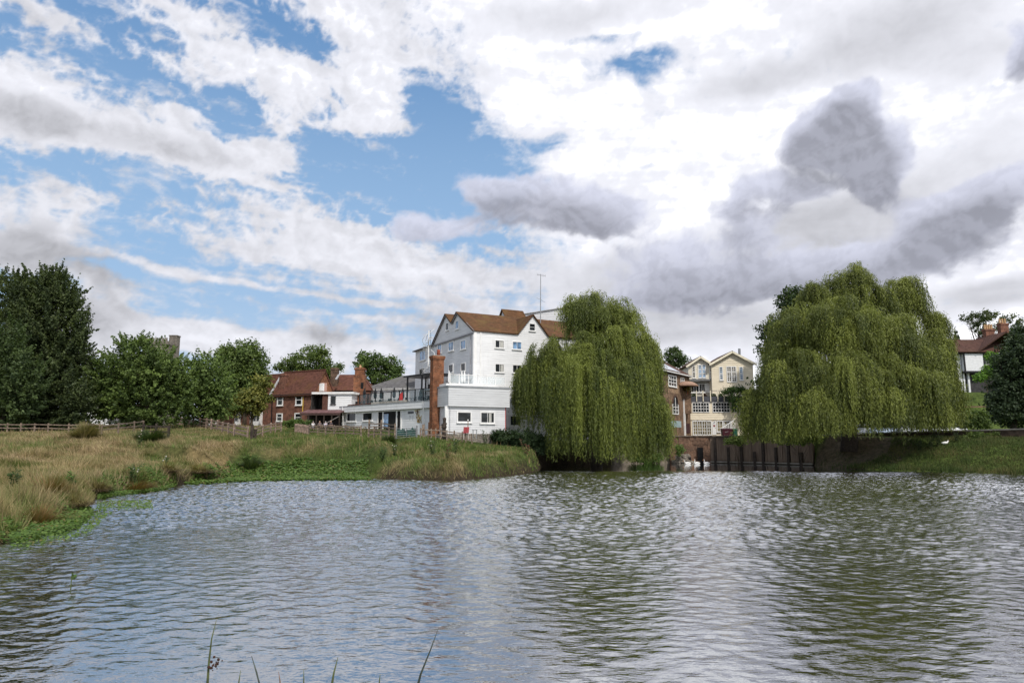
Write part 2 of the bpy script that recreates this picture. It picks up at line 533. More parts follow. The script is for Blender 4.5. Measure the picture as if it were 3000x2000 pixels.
def ground(X, Y, detail=True):
    X = np.asarray(X, float); Y = np.asarray(Y, float)
    d, w = shore(X, Y)
    # high ground
    P = np.interp(Y, [0, 8, 20, 30, 42, 55, 70, 84, 98, 110, 400], [1.5, 1.5, 1.0, 1.25, 1.75, 2.35, 3.15, 3.9, 4.7, 4.9, 5.0])
    P = P + 0.45 * sstep(X, -22, -42) * sstep(Y, 40, 75)                      # the meadow lifts on the left
    P = np.where((X > -12) & (Y > 78), np.minimum(P, 4.1 + .0 * X), P)
    right = sstep(X, 12, 22) * sstep(Y, 60, 66)
    P = P * (1 - right) + right * np.interp(Y, [60, 75, 82, 90, 130], [2.9, 3.3, 3.5, 3.65, 3.9])
    P = P + 7.6 * sstep(Y, 100, 121) * sstep(X, 54, 68)                          # hill with the timbered house
    k = np.clip(d / np.maximum(w, .05), 0, 1)
    steep = 1 - (1 - k) ** 2.2
    easy = k * k * (3 - 2 * k) * .85 + .15 * k
    frac = np.where((w > 1) & (w < 4), .60 + .40 * sstep(d - w, 0, 12), 1.0)
    me = sstep(w, 2.6, 6.0)
    lip = (steep * (1 - me) + easy * me) * frac
    z = np.where(d > 0, 0.03 + (P - 0.03) * lip, -0.25 - np.clip(-d * .5, 0, 1.4))
    if detail:
        land = np.clip(d / 1.5, 0, 1) * sstep(P, 0, 1)
        soft = np.where(right > .5, .35, 1.0)
        z = z + land * soft * (0.16 * fbm(X / 5, Y / 5, 301, 3) + 0.13 * fbm(X / 1.7, Y / 1.7, 305, 3) * sstep(d, 8, 2) + 0.06 * fbm(X / 1.5, Y / 1.5, 307, 2))
    return z


def gz(x, y): return float(ground(np.array([[x]]), np.array([[y]]))[0, 0])


def grass_tone(X, Y):
    """0 = lush green, 1 = dry straw"""
    n = fbm(X / 6, Y / 9, 400, 4, .55) + 0.8 * fbm(X / 1.8, Y / 2.6, 404, 3)
    t = 0.44 + 1.0 * n
    t = t + 0.22 * sstep(X, -16, -26) * sstep(Y, 80, 60) - .16 * sstep(X, -17, -12)
    d, w = shore(X, Y)
    t = t - 0.75 * sstep(w, 5, 9) * sstep(d, 7, 3.5)
    t = t - 0.45 * sstep(Y, 60, 72) * sstep(X, -36, -30) * sstep(Y - 1.0 * 0, 100, 92)
    return np.clip(t, 0, 1)


def build_ground():
    xs = np.concatenate([[-1600, -900, -500, -300, -200, -150, -120, -100], np.arange(-88, 90, .55), [100, 120, 150, 200, 300, 500, 900, 1600]])
    ys = np.concatenate([[-300, -100, -40, -15, -5], np.arange(0, 12, 1.0), np.arange(12, 106, .5), np.arange(106, 134, 2.0), [140, 150, 170, 200, 260, 340, 500, 800, 1300, 2200]])
    X, Y = np.meshgrid(xs, ys)
    Z = ground(X, Y)
    t = grass_tone(X, Y)
    d, w = shore(X, Y)
    green = np.array([.042, .062, .016]); straw = np.array([.16, .125, .062]); mud = np.array([.035, .027, .018])
    C = lerp(t, green, straw)
    C = lerp(sstep(d, 1.2, .1) * (w < 4), C, mud)
    right = (X > 14) & (Y > 55)
    lawn = np.array([.085, .125, .03])
    C[right] = (lawn * (0.8 + .5 * fbm(X / 3, Y / 3, 500, 4))[..., None])[right]
    under = right & (np.hypot(X - 39.5, (Y - 81) * 1.2) < 7)
    C[under] = np.array([.095, .080, .055])
    yard = right & (X < 45) & (Y > 92) & (Y < 125)
    C[yard] = np.array([.17, .15, .125])
    h, wd = X.shape
    idx = np.arange(h * wd).reshape(h, wd)
    F = np.stack([idx[:-1, :-1], idx[:-1, 1:], idx[1:, 1:], idx[1:, :-1]], -1).reshape(-1, 4)
    m, tt, bs = new_mat("meadow ground")
    ac = tt.n("ShaderNodeVertexColor", layer_name="Col")
    f = tt.noise(tt.geo_pos(), 2.4, 6, 0.65)
    tt.l(tt.mix(1.0, ac.outputs[0], tt.mix(tt.smooth(f, .3, .7), (.55, .55, .5), (1.35, 1.3, 1.25)), "MULTIPLY"), bs.inputs["Base Color"])
    bs.inputs["Roughness"].default_value = .95; bs.inputs["Specular IOR Level"].default_value = .1
    bp = tt.n("ShaderNodeBump", i_Strength=.6, i_Distance=.08); tt.l(tt.noise(tt.geo_pos(), 6, 5, .65), bp.inputs["Height"]); tt.l(bp.outputs[0], bs.inputs["Normal"])
    o = mesh_np("ground", np.stack([X, Y, Z], -1).reshape(-1, 3), F, m, cols=C.reshape(-1, 3), smooth=True)
    tag(o, kind="structure")


def build_water():
    m, t, bs = new_mat("pond water")
    bs.inputs["Base Color"].default_value = (.030, .027, .014, 1)
    bs.inputs["Roughness"].default_value = .5; bs.inputs["Specular IOR Level"].default_value = 0
    gl = t.n("ShaderNodeBsdfGlossy"); gl.inputs["Color"].default_value = (.945, .96, .98, 1); gl.inputs["Roughness"].default_value = .05
    fr = t.n("ShaderNodeFresnel"); fr.inputs["IOR"].default_value = 1.33
    mx = t.n("ShaderNodeMixShader")
    t.l(t.m("MULTIPLY_ADD", fr.outputs[0], .78, .43, clamp=True), mx.inputs[0])
    t.l(bs.outputs[0], mx.inputs[1]); t.l(gl.outputs[0], mx.inputs[2]); t.l(mx.outputs[0], m.node_tree.nodes["Material Output"].inputs[0])
    p = t.geo_pos()
    sx = t.n("ShaderNodeSeparateXYZ"); t.l(p, sx.inputs[0])
    # fine wavelets ride on the modelled waves
    def rip(ang, sc, stretch, detail, rough):
        mp = t.n("ShaderNodeMapping"); mp.inputs["Rotation"].default_value = (0, 0, math.radians(ang)); mp.inputs["Scale"].default_value = (stretch, 1, 1)
        t.l(p, mp.inputs[0])
        return t.noise(mp.outputs[0], sc, detail, rough, dist=.35)
    amp = t.m("MULTIPLY", t.smooth(sx.outputs[1], 66, 73, 1.0, .08), t.smooth(sx.outputs[1], 9, 26, .35, 1.0))
    h = t.m("ADD", t.m("MULTIPLY", rip(-12, 7.0, .5, 2, .5), .16), t.m("MULTIPLY", rip(20, 15, .5, 2, .5), .06))
    bp = t.n("ShaderNodeBump", i_Strength=1.0, i_Distance=.16); t.l(t.m("MULTIPLY", h, amp), bp.inputs["Height"]); [t.l(bp.outputs[0], q.inputs["Normal"]) for q in (bs, gl, fr)]
    # wave surface: rows across the pond, finer where the pond is narrower
    ys = np.concatenate([[-60, -20, 0, 4], np.arange(5.5, 20, .055), np.arange(20, 80, .105), np.arange(80, 100, .6), [104, 112]])
    us = np.concatenate([[-14, -4, -2, -1.2], np.linspace(-.95, .95, 980), [1.2, 2, 4, 14]])
    U, Y = np.meshgrid(us, ys)
    X = U * np.maximum(Y, 6)
    wob = fbm(X / 16, Y / 16, 950, 3)
    a = (.22 + .78 * sstep(Y + 7 * wob, 10, 27)) * (1 - .95 * sstep(Y + 6 * wob, 65, 72)) * (.72 + .75 * np.clip(fbm(X / 13, Y / 22, 960, 3) + .35, 0, 1))
    a = a * sstep(np.abs(U), 1.1, .93) * sstep(Y, 5.5, 7) * (.88 + .62 * sstep(Y, 20, 48))

    def rot(d): c, q = math.cos(math.radians(d)), math.sin(math.radians(d)); return X * c + Y * q, -X * q + Y * c
    x1, y1 = rot(12); x2, y2 = rot(-16); x3, y3 = rot(28)
    Z = .018 * perlin(x1 * .5, y1 * .8, 969) + (.034) * perlin(x1 * 1.7, y1 * 2.5, 970) + .030 * perlin(x2 * 2.7 + .4 * perlin(x1, y1, 977), y2 * 3.9, 971) + .012 * perlin(x3 * 4.0, y3 * 5.2, 972)
    Z = Z * a
    n, wd = X.shape
    idx = np.arange(n * wd).reshape(n, wd)
    F = np.stack([idx[:-1, :-1], idx[:-1, 1:], idx[1:, 1:], idx[1:, :-1]], -1).reshape(-1, 4)
    o = mesh_np("water", np.stack([X, Y, Z], -1).reshape(-1, 3), F, m, smooth=True); tag(o, kind="structure")


build_ground()
build_water()
# ------------------------------------------------------------------ foliage
def leaf_mat(name, trans=.35, rough=.55):
    if name in MATS: return MATS[name]
    m, t, bs = new_mat(name)
    ac = t.n("ShaderNodeVertexColor", layer_name="Col")
    t.l(ac.outputs[0], bs.inputs["Base Color"])
    bs.inputs["Roughness"].default_value = rough
    bs.inputs["Specular IOR Level"].default_value = .25
    tr = t.n("ShaderNodeBsdfTranslucent")
    t.l(t.mix(1.0, ac.outputs[0], (1.25, 1.35, .7), "MULTIPLY"), tr.inputs[0])
    mx = t.n("ShaderNodeMixShader"); mx.inputs[0].default_value = trans
    out = m.node_tree.nodes["Material Output"]
    t.l(bs.outputs[0], mx.inputs[1]); t.l(tr.outputs[0], mx.inputs[2]); t.l(mx.outputs[0], out.inputs[0])
    MATS[name] = m
    return m


def norm(v): return v / (np.linalg.norm(v, axis=-1, keepdims=True) + 1e-9)


def leaf_quads(P, U, N, ln, wd):
    """rhombic leaves: centre P, long axis U, surface normal N"""
    U = norm(U); S = norm(np.cross(N, U))
    a = P - U * (ln / 2)[:, None]; c = P + U * (ln / 2)[:, None]
    b = P + S * (wd / 2)[:, None] + U * (ln * .05)[:, None]; d = P - S * (wd / 2)[:, None] + U * (ln * .05)[:, None]
    V = np.stack([a, b, c, d], 1).reshape(-1, 3)
    F = np.arange(len(V)).reshape(-1, 4)
    return V, F


bark = plain("bark", (.085, .066, .048), .95, .3, 6)
bark_dark = plain("dark bark", (.045, .036, .028), .95, .3, 6)


def limbs(mb, base, top, r0, targets, n=7):
    """tapered trunk from base to top, boughs out to the targets"""
    base, top = np.array(base, float), np.array(top, float)
    k = 6
    path = [base + (top - base) * i / k + (rng.normal(0, .05 * np.linalg.norm(top - base) / 6, 3) * [1, 1, .2] if 0 < i < k else 0) for i in range(k + 1)]
    rad = [r0 * (1.25 if i == 0 else 1) * (1 - .75 * i / k) for i in range(k + 1)]
    mb.tube(path, rad, n)
    for q in targets:
        f = rng.uniform(.25, .9)
        a = base + (top - base) * f
        q = np.array(q, float)
        mid = (a + q) / 2 + np.array([0, 0, .06 * np.linalg.norm(q - a)])
        r = r0 * (1 - .75 * f) * .55
        mb.tube([a, (a + mid) / 2 + [0, 0, .02], mid, q], [r, r * .75, r * .5, r * .12], 5)


def broadleaf(name, label, cat, lobes, Y, base, leaf=.34, density=1.0, col=(.04, .075, .02), col2=(.075, .115, .03), plume=0.0, clump=1.0, trunk_r=.35, group=None, trunk_mat=None, shellness=.62, gap=0.0, sp=None):
    """lobes: (px, py, rx, ry[, dy]) crown masses as surveyed in the photo at distance Y; base: photo x of the foot"""
    bx = gx(base, Y); bz = gz(bx, Y)
    root = thing(name, label, cat, (bx, Y, bz), group)
    Pl, Ul, Nl, Ll, Wl, Cl = [], [], [], [], [], []
    tips = []
    col, col2 = np.array(col) * 1.75, np.array(col2) * 2.2
    for lb in lobes:
        px, py, rx, ry = lb[:4]; dy = lb[4] if len(lb) > 4 else 0
        c = at(px, py, Y + dy); s = Y / FOC
        r = np.array([rx * s, min(rx, ry) * s * .9 + .3 * rx * s * .3, ry * s])
        area = 4 * np.pi * ((r[0] * r[2]) + (r[0] * r[1]) + (r[1] * r[2])) / 3
        nc = max(8, int(area * .95 * density / clump ** 2 * (1 - gap)))
        dirs = norm(rng.normal(size=(nc, 3)))
        rad = shellness + (1 - shellness) * rng.random(nc) ** .8 * 1.08
        inner = rng.random(nc) < .25
        rad[inner] *= rng.random(inner.sum()) * .8 + .2
        cc = c + dirs * r * rad[:, None]
        tips += [cc[i] for i in rng.choice(nc, min(nc, 5), replace=False)]
        rc = clump * rng.uniform(.55, 1.15, nc)
        tone = np.clip(rng.normal(.42, .27, nc), 0, 1)
        for i in range(nc):
            k = int(rng.uniform(34, 60) * density ** .3 * (rc[i] / .8) ** 1.6 / (leaf / .34) ** 1.4)
            off = rng.normal(size=(k, 3)) * rc[i] * np.array([.42, .42, .34])
            out = norm(dirs[i] * r[::1] / r.max() + 1e-6)
            if plume:
                ax = norm(out * .8 + np.array([0, 0, plume]) + rng.normal(0, .2, 3))
                off = rng.normal(size=(k, 3)) * rc[i] * .22 + ax * (rng.uniform(-.9, 1.1, (k, 1)) * rc[i] * 1.15)
                tip = np.clip((off @ ax) / (rc[i] * 1.15), -1, 1)
                off -= (off - (off @ ax)[:, None] * ax) * (np.clip(tip, 0, 1) * .8)[:, None]
            p = cc[i] + off
            nrm = norm(out * .55 + np.array([0, 0, .55]) + rng.normal(0, .75, (k, 3)))
            U = rng.normal(size=(k, 3))
            if plume: U = U * .6 + ax
            U = U - (U * nrm).sum(1, keepdims=True) * nrm
            Pl.append(p); Ul.append(U); Nl.append(nrm)
            ll = leaf * rng.uniform(.6, 1.35, k); Ll.append(ll); Wl.append(ll * rng.uniform(.45, .75, k))
            tt = np.clip(tone[i] + rng.normal(0, .18, k), 0, 1.1)
            Cl.append(col + (col2 - col) * tt[:, None])
    V, F = leaf_quads(np.concatenate(Pl), np.concatenate(Ul), np.concatenate(Nl), np.concatenate(Ll), np.concatenate(Wl))
    C = np.repeat(np.concatenate(Cl), 4, 0)
    mesh_np("crown", V, F, leaf_mat("leaves"), root, cols=C)
    top = at(lobes[0][0], lobes[0][1], Y)
    mb = MB(); limbs(mb, (bx, Y, bz - .3), (top[0] * .7 + bx * .3, Y, top[2]), trunk_r, tips[:34])
    mb.build("trunk", trunk_mat or bark, root, smooth=True)
    return root


def willow(label, domes, Y, base, zfloor, n_boughs, seed, col=(.050, .072, .016), col2=(.114, .131, .030), trunk_r=.6, step=.155, leaf=(.30, .070), group=None):
    """domes: (px, py_top, rx, ry, dy, lmin, lmax, weight) - rounded masses whose upper skin lets long strands fall"""
    r = np.random.default_rng(seed)
    bx = gx(base, Y); bz = gz(bx, Y)
    root = thing("weeping_willow", label, "tree", (bx, Y, bz), group)
    wts = np.array([d[7] for d in domes]); wts = wts / wts.sum()
    Pl, Ul, Nl, Ll, Wl, Cl = [], [], [], [], [], []
    tips = []
    tw = MB()
    col, col2 = np.array(col) * [.92, .92, .9], np.array(col2) * [1.5, 1.55, 1.25]
    for di, d in enumerate(domes):
        px, pyt, rx, ry, dy, l0, l1 = d[:7]
        floor_ = d[8] if len(d) > 8 else zfloor
        s = (Y + dy) / FOC
        top = at(px, pyt, Y + dy)
        R = np.array([max(rx * s - 1.15, .8), max(rx * s * .72 - .6, .8), ry * s]); c = top - np.array([0, 0, R[2] - .55])
        nb = int(n_boughs * 1.7 * wts[di])
        nsub = max(5, int(nb / 10))
        subs = []
        for q in range(nsub):
            ph = r.uniform(0, 2 * np.pi); ct = r.uniform(.0, 1) ** .85; st = math.sqrt(1 - ct * ct)
            dv = np.array([st * math.cos(ph), st * math.sin(ph), ct])
            if dv[1] > .45 and r.random() < .55: dv[1] *= -1                        # fuller on the open side over the water
            f = r.uniform(.45, .95)
            subs.append((c + dv * R * f - np.array([0, 0, r.uniform(0, 1) ** 2 * l0 * .6]), r.uniform(.65, 1.45) * (.6 + .4 * min(1, R[0] / 4)), np.clip(r.normal(.44, .38), 0, 1), dv, r.uniform(.45, 1.1)))
        for _ in range(nb):
            sc_, sr, stone, sdv, slen = subs[r.integers(nsub)]
            ph = r.uniform(0, 2 * np.pi); ct = r.uniform(-.1, 1); st = math.sqrt(max(0, 1 - ct * ct))
            dirv = norm(np.array([st * math.cos(ph), st * math.sin(ph), ct]) + .5 * sdv)
            a = sc_ + dirv * sr * np.array([1, 1, .75]) * r.uniform(.55, 1.25)
            if r.random() < .10: tips.append(a - np.array([0, 0, 3.0]) - .25 * (a - c) * [1, 1, 0])
            outw = norm(np.array([dirv[0] * R[0], dirv[1] * R[1], 0]) + r.normal(0, .4, 3) * [1, 1, 0])
            ns = int(r.uniform(5, 12))
            L0 = r.uniform(l0, l1) * slen
            tone = np.clip(stone + r.normal(0, .14), 0, 1)
            br = r.uniform(.25, .65)
            lift = r.uniform(.2, .9)
            for _s in range(ns):
                o = a + r.normal(size=3) * br * np.array([.6, .6, .28])
                L = L0 * r.uniform(.55, 1.08)
                L = min(L, o[2] - floor_ - abs(r.normal(0, .9)))
                if L < .6: continue
                n = int(L / step)
                tt = (np.arange(n) + r.random()) / n
                ln = tt * L
                arch = 1 - np.exp(-ln / .9)
                p = o + outw * (arch * r.uniform(.4, 1.1))[:, None] + np.array([0, 0, 1.0]) * (lift * np.exp(-ln / .5) * np.sqrt(ln + .01) * .6 - ln * (1 - .35 * np.exp(-ln / .8)))[:, None]
                sway = r.normal(0, .10, 2); p[:, :2] += sway * (tt ** 1.5 * L * .28)[:, None] + 0
                p += r.normal(0, .07, (n, 3))
                U = np.stack([r.normal(0, .38, n) + outw[0] * .5 * np.exp(-ln), r.normal(0, .38, n) + outw[1] * .5 * np.exp(-ln), -np.ones(n) * (1 - .8 * np.exp(-ln / .7))], 1)
                nr = norm(np.stack([r.normal(0, .7, n) + outw[0] * .6, r.normal(0, .7, n) + outw[1] * .6 - .3, r.normal(.35, .3, n)], 1))
                nr = nr - (nr * norm(U)).sum(1, keepdims=True) * norm(U)
                Pl.append(p); Ul.append(U); Nl.append(nr)
                sc = r.uniform(.7, 1.3, n)
                Ll.append(leaf[0] * sc); Wl.append(leaf[1] * sc)
                tn = np.clip(tone + .30 * np.exp(-ln / 1.0) + r.normal(0, .15, n), 0, 1.15)  # top highlight put into the leaf colour: each strand starts lighter
                Cl.append(col + (col2 - col) * tn[:, None])
    V, F = leaf_quads(np.concatenate(Pl), np.concatenate(Ul), norm(np.concatenate(Nl)), np.concatenate(Ll), np.concatenate(Wl))
    C = np.repeat(np.concatenate(Cl), 4, 0)
    mesh_np("crown", V, F, leaf_mat("willow leaves", .2, .5), root, cols=C)
    mb = MB()
    top = at(domes[0][0], domes[0][1], Y)
    limbs(mb, (bx, Y, bz - .4), (top[0] * .6 + bx * .4, Y, top[2] - 2.5), trunk_r, tips[:46], 9)
    mb.build("trunk", bark_dark, root, smooth=True)
    print("willow leaves", len(F))
    return root


# ------------------------------------------------------------------ grass
def blades(P, H, W, lean, cols, tip=None, segs=1):
    """P roots (n,3); H heights; W widths; lean (n,2) tip offset; triangles (segs=1) or bent blades"""
    n = len(P)
    ang = rng.uniform(0, np.pi, n)
    # face roughly across the bank so the blades are seen broadside from the water, with scatter
    side = np.stack([np.cos(ang * .6 - .9), np.sin(ang * .6 - .9), np.zeros(n)], 1) * (W / 2)[:, None]
    tipc = cols if tip is None else tip
    T = P + np.concatenate([lean, H[:, None]], 1)
    if segs == 1:
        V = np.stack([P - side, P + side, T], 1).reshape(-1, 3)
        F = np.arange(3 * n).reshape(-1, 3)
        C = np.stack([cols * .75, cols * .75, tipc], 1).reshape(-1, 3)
        return V, F, C
    M = P + np.concatenate([lean * .3, (H * .62)[:, None]], 1)
    V = np.stack([P - side, P + side, M + side * .7, M - side * .7, T], 1).reshape(-1, 3)
    b = np.arange(n)[:, None] * 5
    F = np.concatenate([b + [0, 1, 2], b + [0, 2, 3], b + [3, 2, 4]], 1).reshape(-1, 3)
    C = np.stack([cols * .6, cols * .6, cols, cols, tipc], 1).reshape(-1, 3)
    return V, F, C


GREEN = np.array([.125, .155, .040]); LUSH = np.array([.095, .165, .028]); STRAW = np.array([.40, .315, .165]); PINK = np.array([.36, .255, .165]); BROWN = np.array([.15, .095, .045])


def meadow_grass():
    n = 520000
    Y = 17 * (104 / 17) ** rng.random(n)
    X = (rng.random(n) * 2 - 1) * (.80 * Y)
    k = X < 6
    X, Y = X[k], Y[k]
    d, w = shore(X, Y)
    keep = (d > .03) & ~((X > -17) & (Y > 84)) & (Y < 101)
    wet = (w > 5) & (d < 5.0 + 1.5 * fbm(X / 3, Y / 3, 690, 3)) & (X > -30)
    keep &= ~(wet & (rng.random(len(X)) < .60))
    X, Y, d, w, wet = X[keep], Y[keep], d[keep], w[keep], wet[keep]
    Z = ground(X, Y)
    t = np.clip(grass_tone(X, Y) + rng.normal(0, .2, len(X)), 0, 1)
    green = GREEN + (LUSH - GREEN) * rng.random(len(X))[:, None]
    straw = STRAW + (PINK - STRAW) * np.clip(.5 + .9 * fbm(X / 7, Y / 7, 620, 3), 0, 1)[:, None]
    C = green + (straw - green) * (t ** 1.15)[:, None]
    C *= rng.uniform(.65, 1.25, (len(X), 1))
    tall = .12 + .50 * np.clip(.45 + .9 * fbm(X / 2.6, Y / 2.6, 640, 4), 0, 1.3) ** 1.3
    H = tall * rng.uniform(.55, 1.25, len(X)) * np.where(wet, .45, 1) * (1 - .45 * sstep(Y, 66, 78)) * (1 + .55 * sstep(Y, 46, 30))
    H = H * (1 + .25 * (t > .6))
    W = .011 + .00105 * Y * rng.uniform(.5, 1.1, len(X))
    wx, wy = fbm(X / 2.2, Y / 2.2, 660, 3), fbm(X / 2.2, Y / 2.2, 670, 3)
    lean = rng.normal(0, .38, (len(X), 2)) * H[:, None] + np.stack([wx * 1.5 - .2, wy * 1.5], 1) * H[:, None]
    stalk = rng.random(len(X)) < .012
    H = np.where(stalk, H + rng.uniform(.25, .6, len(X)), H); W = np.where(stalk, W * .8, W); lean[stalk] *= .5
    C[stalk] = np.array([.34, .25, .13]) * rng.uniform(.6, 1.2, (stalk.sum(), 1))
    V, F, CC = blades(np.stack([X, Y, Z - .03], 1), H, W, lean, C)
    o = mesh_np("meadow_grass", V, F, leaf_mat("grass", .25, .7), cols=CC)
    tag(o, "long dry straw and green grass covering the meadow left of the pond".replace("left of", "beside"), "grass", kind="stuff")
    print("grass", len(F))


def bank_grass():
    n = 200000
    Y = 52 + 44 * rng.random(n); X = 16 + (64 - 16) * rng.random(n)
    k = np.abs(X) < .80 * Y
    X, Y = X[k], Y[k]
    d, w = shore(X, Y)
    keep = (d > .1) & (d < 15) & (w > 5)
    bare = (np.hypot(X - 38.5, (Y - 82) * 1.3) < 6) & (rng.random(len(X)) < .93)
    keep &= ~bare
    X, Y, d = X[keep], Y[keep], d[keep]
    Z = ground(X, Y)
    t = np.clip(.5 + .9 * fbm(X / 3, Y / 3, 700, 4) + rng.normal(0, .2, len(X)), 0, 1)
    C = np.array([.050, .085, .018]) + (np.array([.165, .135, .055]) - np.array([.050, .085, .018])) * (t ** 2.2 * .8)[:, None]
    C *= rng.uniform(.6, 1.25, (len(X), 1))
    H = rng.uniform(.12, .42, len(X)) * np.where(d < 1.5, 1.5, 1) * (.6 + .8 * np.clip(.5 + fbm(X / 2, Y / 2, 705, 3), 0, 1))
    W = rng.uniform(.04, .09, len(X))
    lean = rng.normal(0, .3, (len(X), 2)) * H[:, None]
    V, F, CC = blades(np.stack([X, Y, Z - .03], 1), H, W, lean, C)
    o = mesh_np("bank_grass", V, F, leaf_mat("grass", .25, .7), cols=CC)
    tag(o, "green rough grass on the sloping bank under the wall", "grass", kind="stuff")


def water_weed():
    pts = []

    def quad(poly, n, zmax, sz):
        P = np.array([on_water(*q) for q in poly])
        lo, hi = P.min(0), P.max(0)
        q = lo + (hi - lo) * rng.random((n * 4, 2))
        ins = np.zeros(len(q), bool)
        for i in range(len(P)):
            a, b = P[i], P[(i + 1) % len(P)]
            c = (a[1] > q[:, 1]) != (b[1] > q[:, 1])
            xc = a[0] + (q[:, 1] - a[1]) * (b[0] - a[0]) / (b[1] - a[1] + 1e-12)
            ins ^= c & (q[:, 0] < xc)
        q = q[ins]
        dens = fbm(q[:, 0] / .9, q[:, 1] / .9, 810, 3)
        q = q[dens > -.28 + .3 * rng.random(len(q)) - .15]
        gd, gw = shore(q[:, 0], q[:, 1]); q = q[gd < 4.6 + 2.2 * fbm(q[:, 0] / 2.5, q[:, 1] / 2.5, 820, 3)]
        z = np.maximum(ground(q[:, 0], q[:, 1], False), 0) + rng.random(len(q)) ** 1.5 * zmax + .02
        pts.append(np.concatenate([q, z[:, None], np.full((len(q), 1), sz)], 1))
    quad([(0, 1592), (60, 1592), (110, 1578), (215, 1556), (275, 1506), (240, 1490), (140, 1510), (60, 1545), (0, 1570)], 5500, .26, .115)
    quad([(20, 1606), (110, 1598), (250, 1570), (330, 1500), (270, 1495), (200, 1540), (60, 1585)], 900, .10, .10)
    quad([(284, 1462), (340, 1454), (476, 1437), (520, 1422), (500, 1415), (420, 1428), (300, 1440)], 3600, .22, .13)
    quad([(280, 1500), (330, 1494), (450, 1490), (440, 1470), (330, 1468), (285, 1474)], 420, .14, .11)
    quad([(540, 1420), (640, 1414), (760, 1409), (900, 1407), (1085, 1407), (1075, 1394), (1000, 1384), (860, 1378), (740, 1390), (660, 1402), (580, 1410)], 15000, .20, .2)
    quad([(760, 1392), (900, 1392), (1060, 1396), (1020, 1370), (930, 1352), (800, 1352), (720, 1368), (700, 1392)], 16000, .22, .24)
    A = np.concatenate(pts)
    n = len(A)
    nr = norm(np.stack([rng.normal(0, .45, n), rng.normal(-.25, .45, n), np.ones(n)], 1))
    U = rng.normal(size=(n, 3)); U -= (U * nr).sum(1, keepdims=True) * nr
    sz = A[:, 3] * rng.uniform(.6, 1.4, n)
    V, F = leaf_quads(A[:, :3], U, nr, sz, sz * .75)
    t = rng.random(n)[:, None] ** 1.5
    C = np.array([.06, .115, .02]) + (np.array([.16, .24, .06]) - np.array([.06, .115, .02])) * t
    C[rng.random(n) < .06] = np.array([.17, .15, .05])
    o = mesh_np("water_weed", V, F, leaf_mat("weed leaves", .3, .45), cols=np.repeat(C, 4, 0))
    tag(o, "bright green floating weed and cress along the pond edge", "water plants", kind="stuff")


def tussock(name, label, cat, px, py, Y, r, h, kind="bank", n=1500, group=None):
    """a grass tussock: arched blades fountain out of one root"""
    x = gx(px, Y) if py is None else on_water(px, py)[0]
    z = gz(x, Y) - .05
    root_pos = np.array([x, Y, z])
    a = rng.uniform(0, 2 * np.pi, n); q = np.sqrt(rng.random(n))
    P = root_pos + np.stack([np.cos(a) * q * r * .45, np.sin(a) * q * r * .45, np.zeros(n)], 1)
    lob = 1 + .35 * np.sin(a * 3 + x * 7) + .25 * np.sin(a * 5 + Y * 3) + .15 * np.sin(a * 9 + x)
    reach = r * (.25 + .95 * rng.random(n)) * q ** .6 * lob
    lean = np.stack([np.cos(a) * reach, np.sin(a) * reach], 1)
    H = h * rng.uniform(.4, 1.2, n) * (1 - .35 * q ** 2) * (1 + .3 * np.sin(a * 2 + x * 5))
    droop = (q > .55) if kind == "bank" else np.zeros(n, bool)
    segs = 4
    side = np.stack([-np.sin(a), np.cos(a), np.zeros(n)], 1)
    W = rng.uniform(.014, .034, n) * (1.3 if Y > 40 else 1) * (Y / 34)
    rows = []
    for k in range(segs + 1):
        f = k / segs
        zz = H * (1.6 * f - .75 * f * f * np.where(droop, 1.75, .8)) if kind != "rush" else H * f * (1 - .1 * f)
        pt = P + np.concatenate([lean * (f ** 1.2)[..., None] if False else lean * f ** 1.3, zz[:, None]], 1)
        ww = (W * (1 - f * .9))[:, None]
        rows.append(pt - side * ww / 2); rows.append(pt + side * ww / 2)
    V = np.stack(rows, 1).reshape(-1, 3)
    b = np.arange(n)[:, None] * (2 * (segs + 1))
    F = np.concatenate([b + [2 * k, 2 * k + 1, 2 * k + 3, 2 * k + 2] for k in range(segs)], 1).reshape(-1, 4)
    if kind == "bank":
        top = np.array([.26, .225, .085]); low = np.array([.12, .085, .045])
        mixv = np.clip((H / h - .5) * 1.4 + rng.normal(0, .25, n), 0, 1)[:, None]
        base = low + (top - low) * mixv
    elif kind == "straw":
        base = STRAW * .75 + (np.array([.12, .13, .035]) - STRAW * .75) * (rng.random(n) ** 1.2)[:, None]
    elif kind == "russet":
        base = np.array([.21, .11, .045]) + (np.array([.12, .125, .03]) - np.array([.21, .11, .045])) * (rng.random(n) ** 1.6)[:, None]
    else:
        base = np.array([.040, .072, .022]) + (np.array([.10, .125, .04]) - np.array([.040, .072, .022])) * (rng.random(n) ** 1.6)[:, None]
    base = base * rng.uniform(.6, 1.25, (n, 1))
    C = np.repeat(base, 2 * (segs + 1), 0)
    o = mesh_np(name, V, F, leaf_mat("grass", .25, .7), org=root_pos, cols=C)
    return tag(o, label, cat, group)


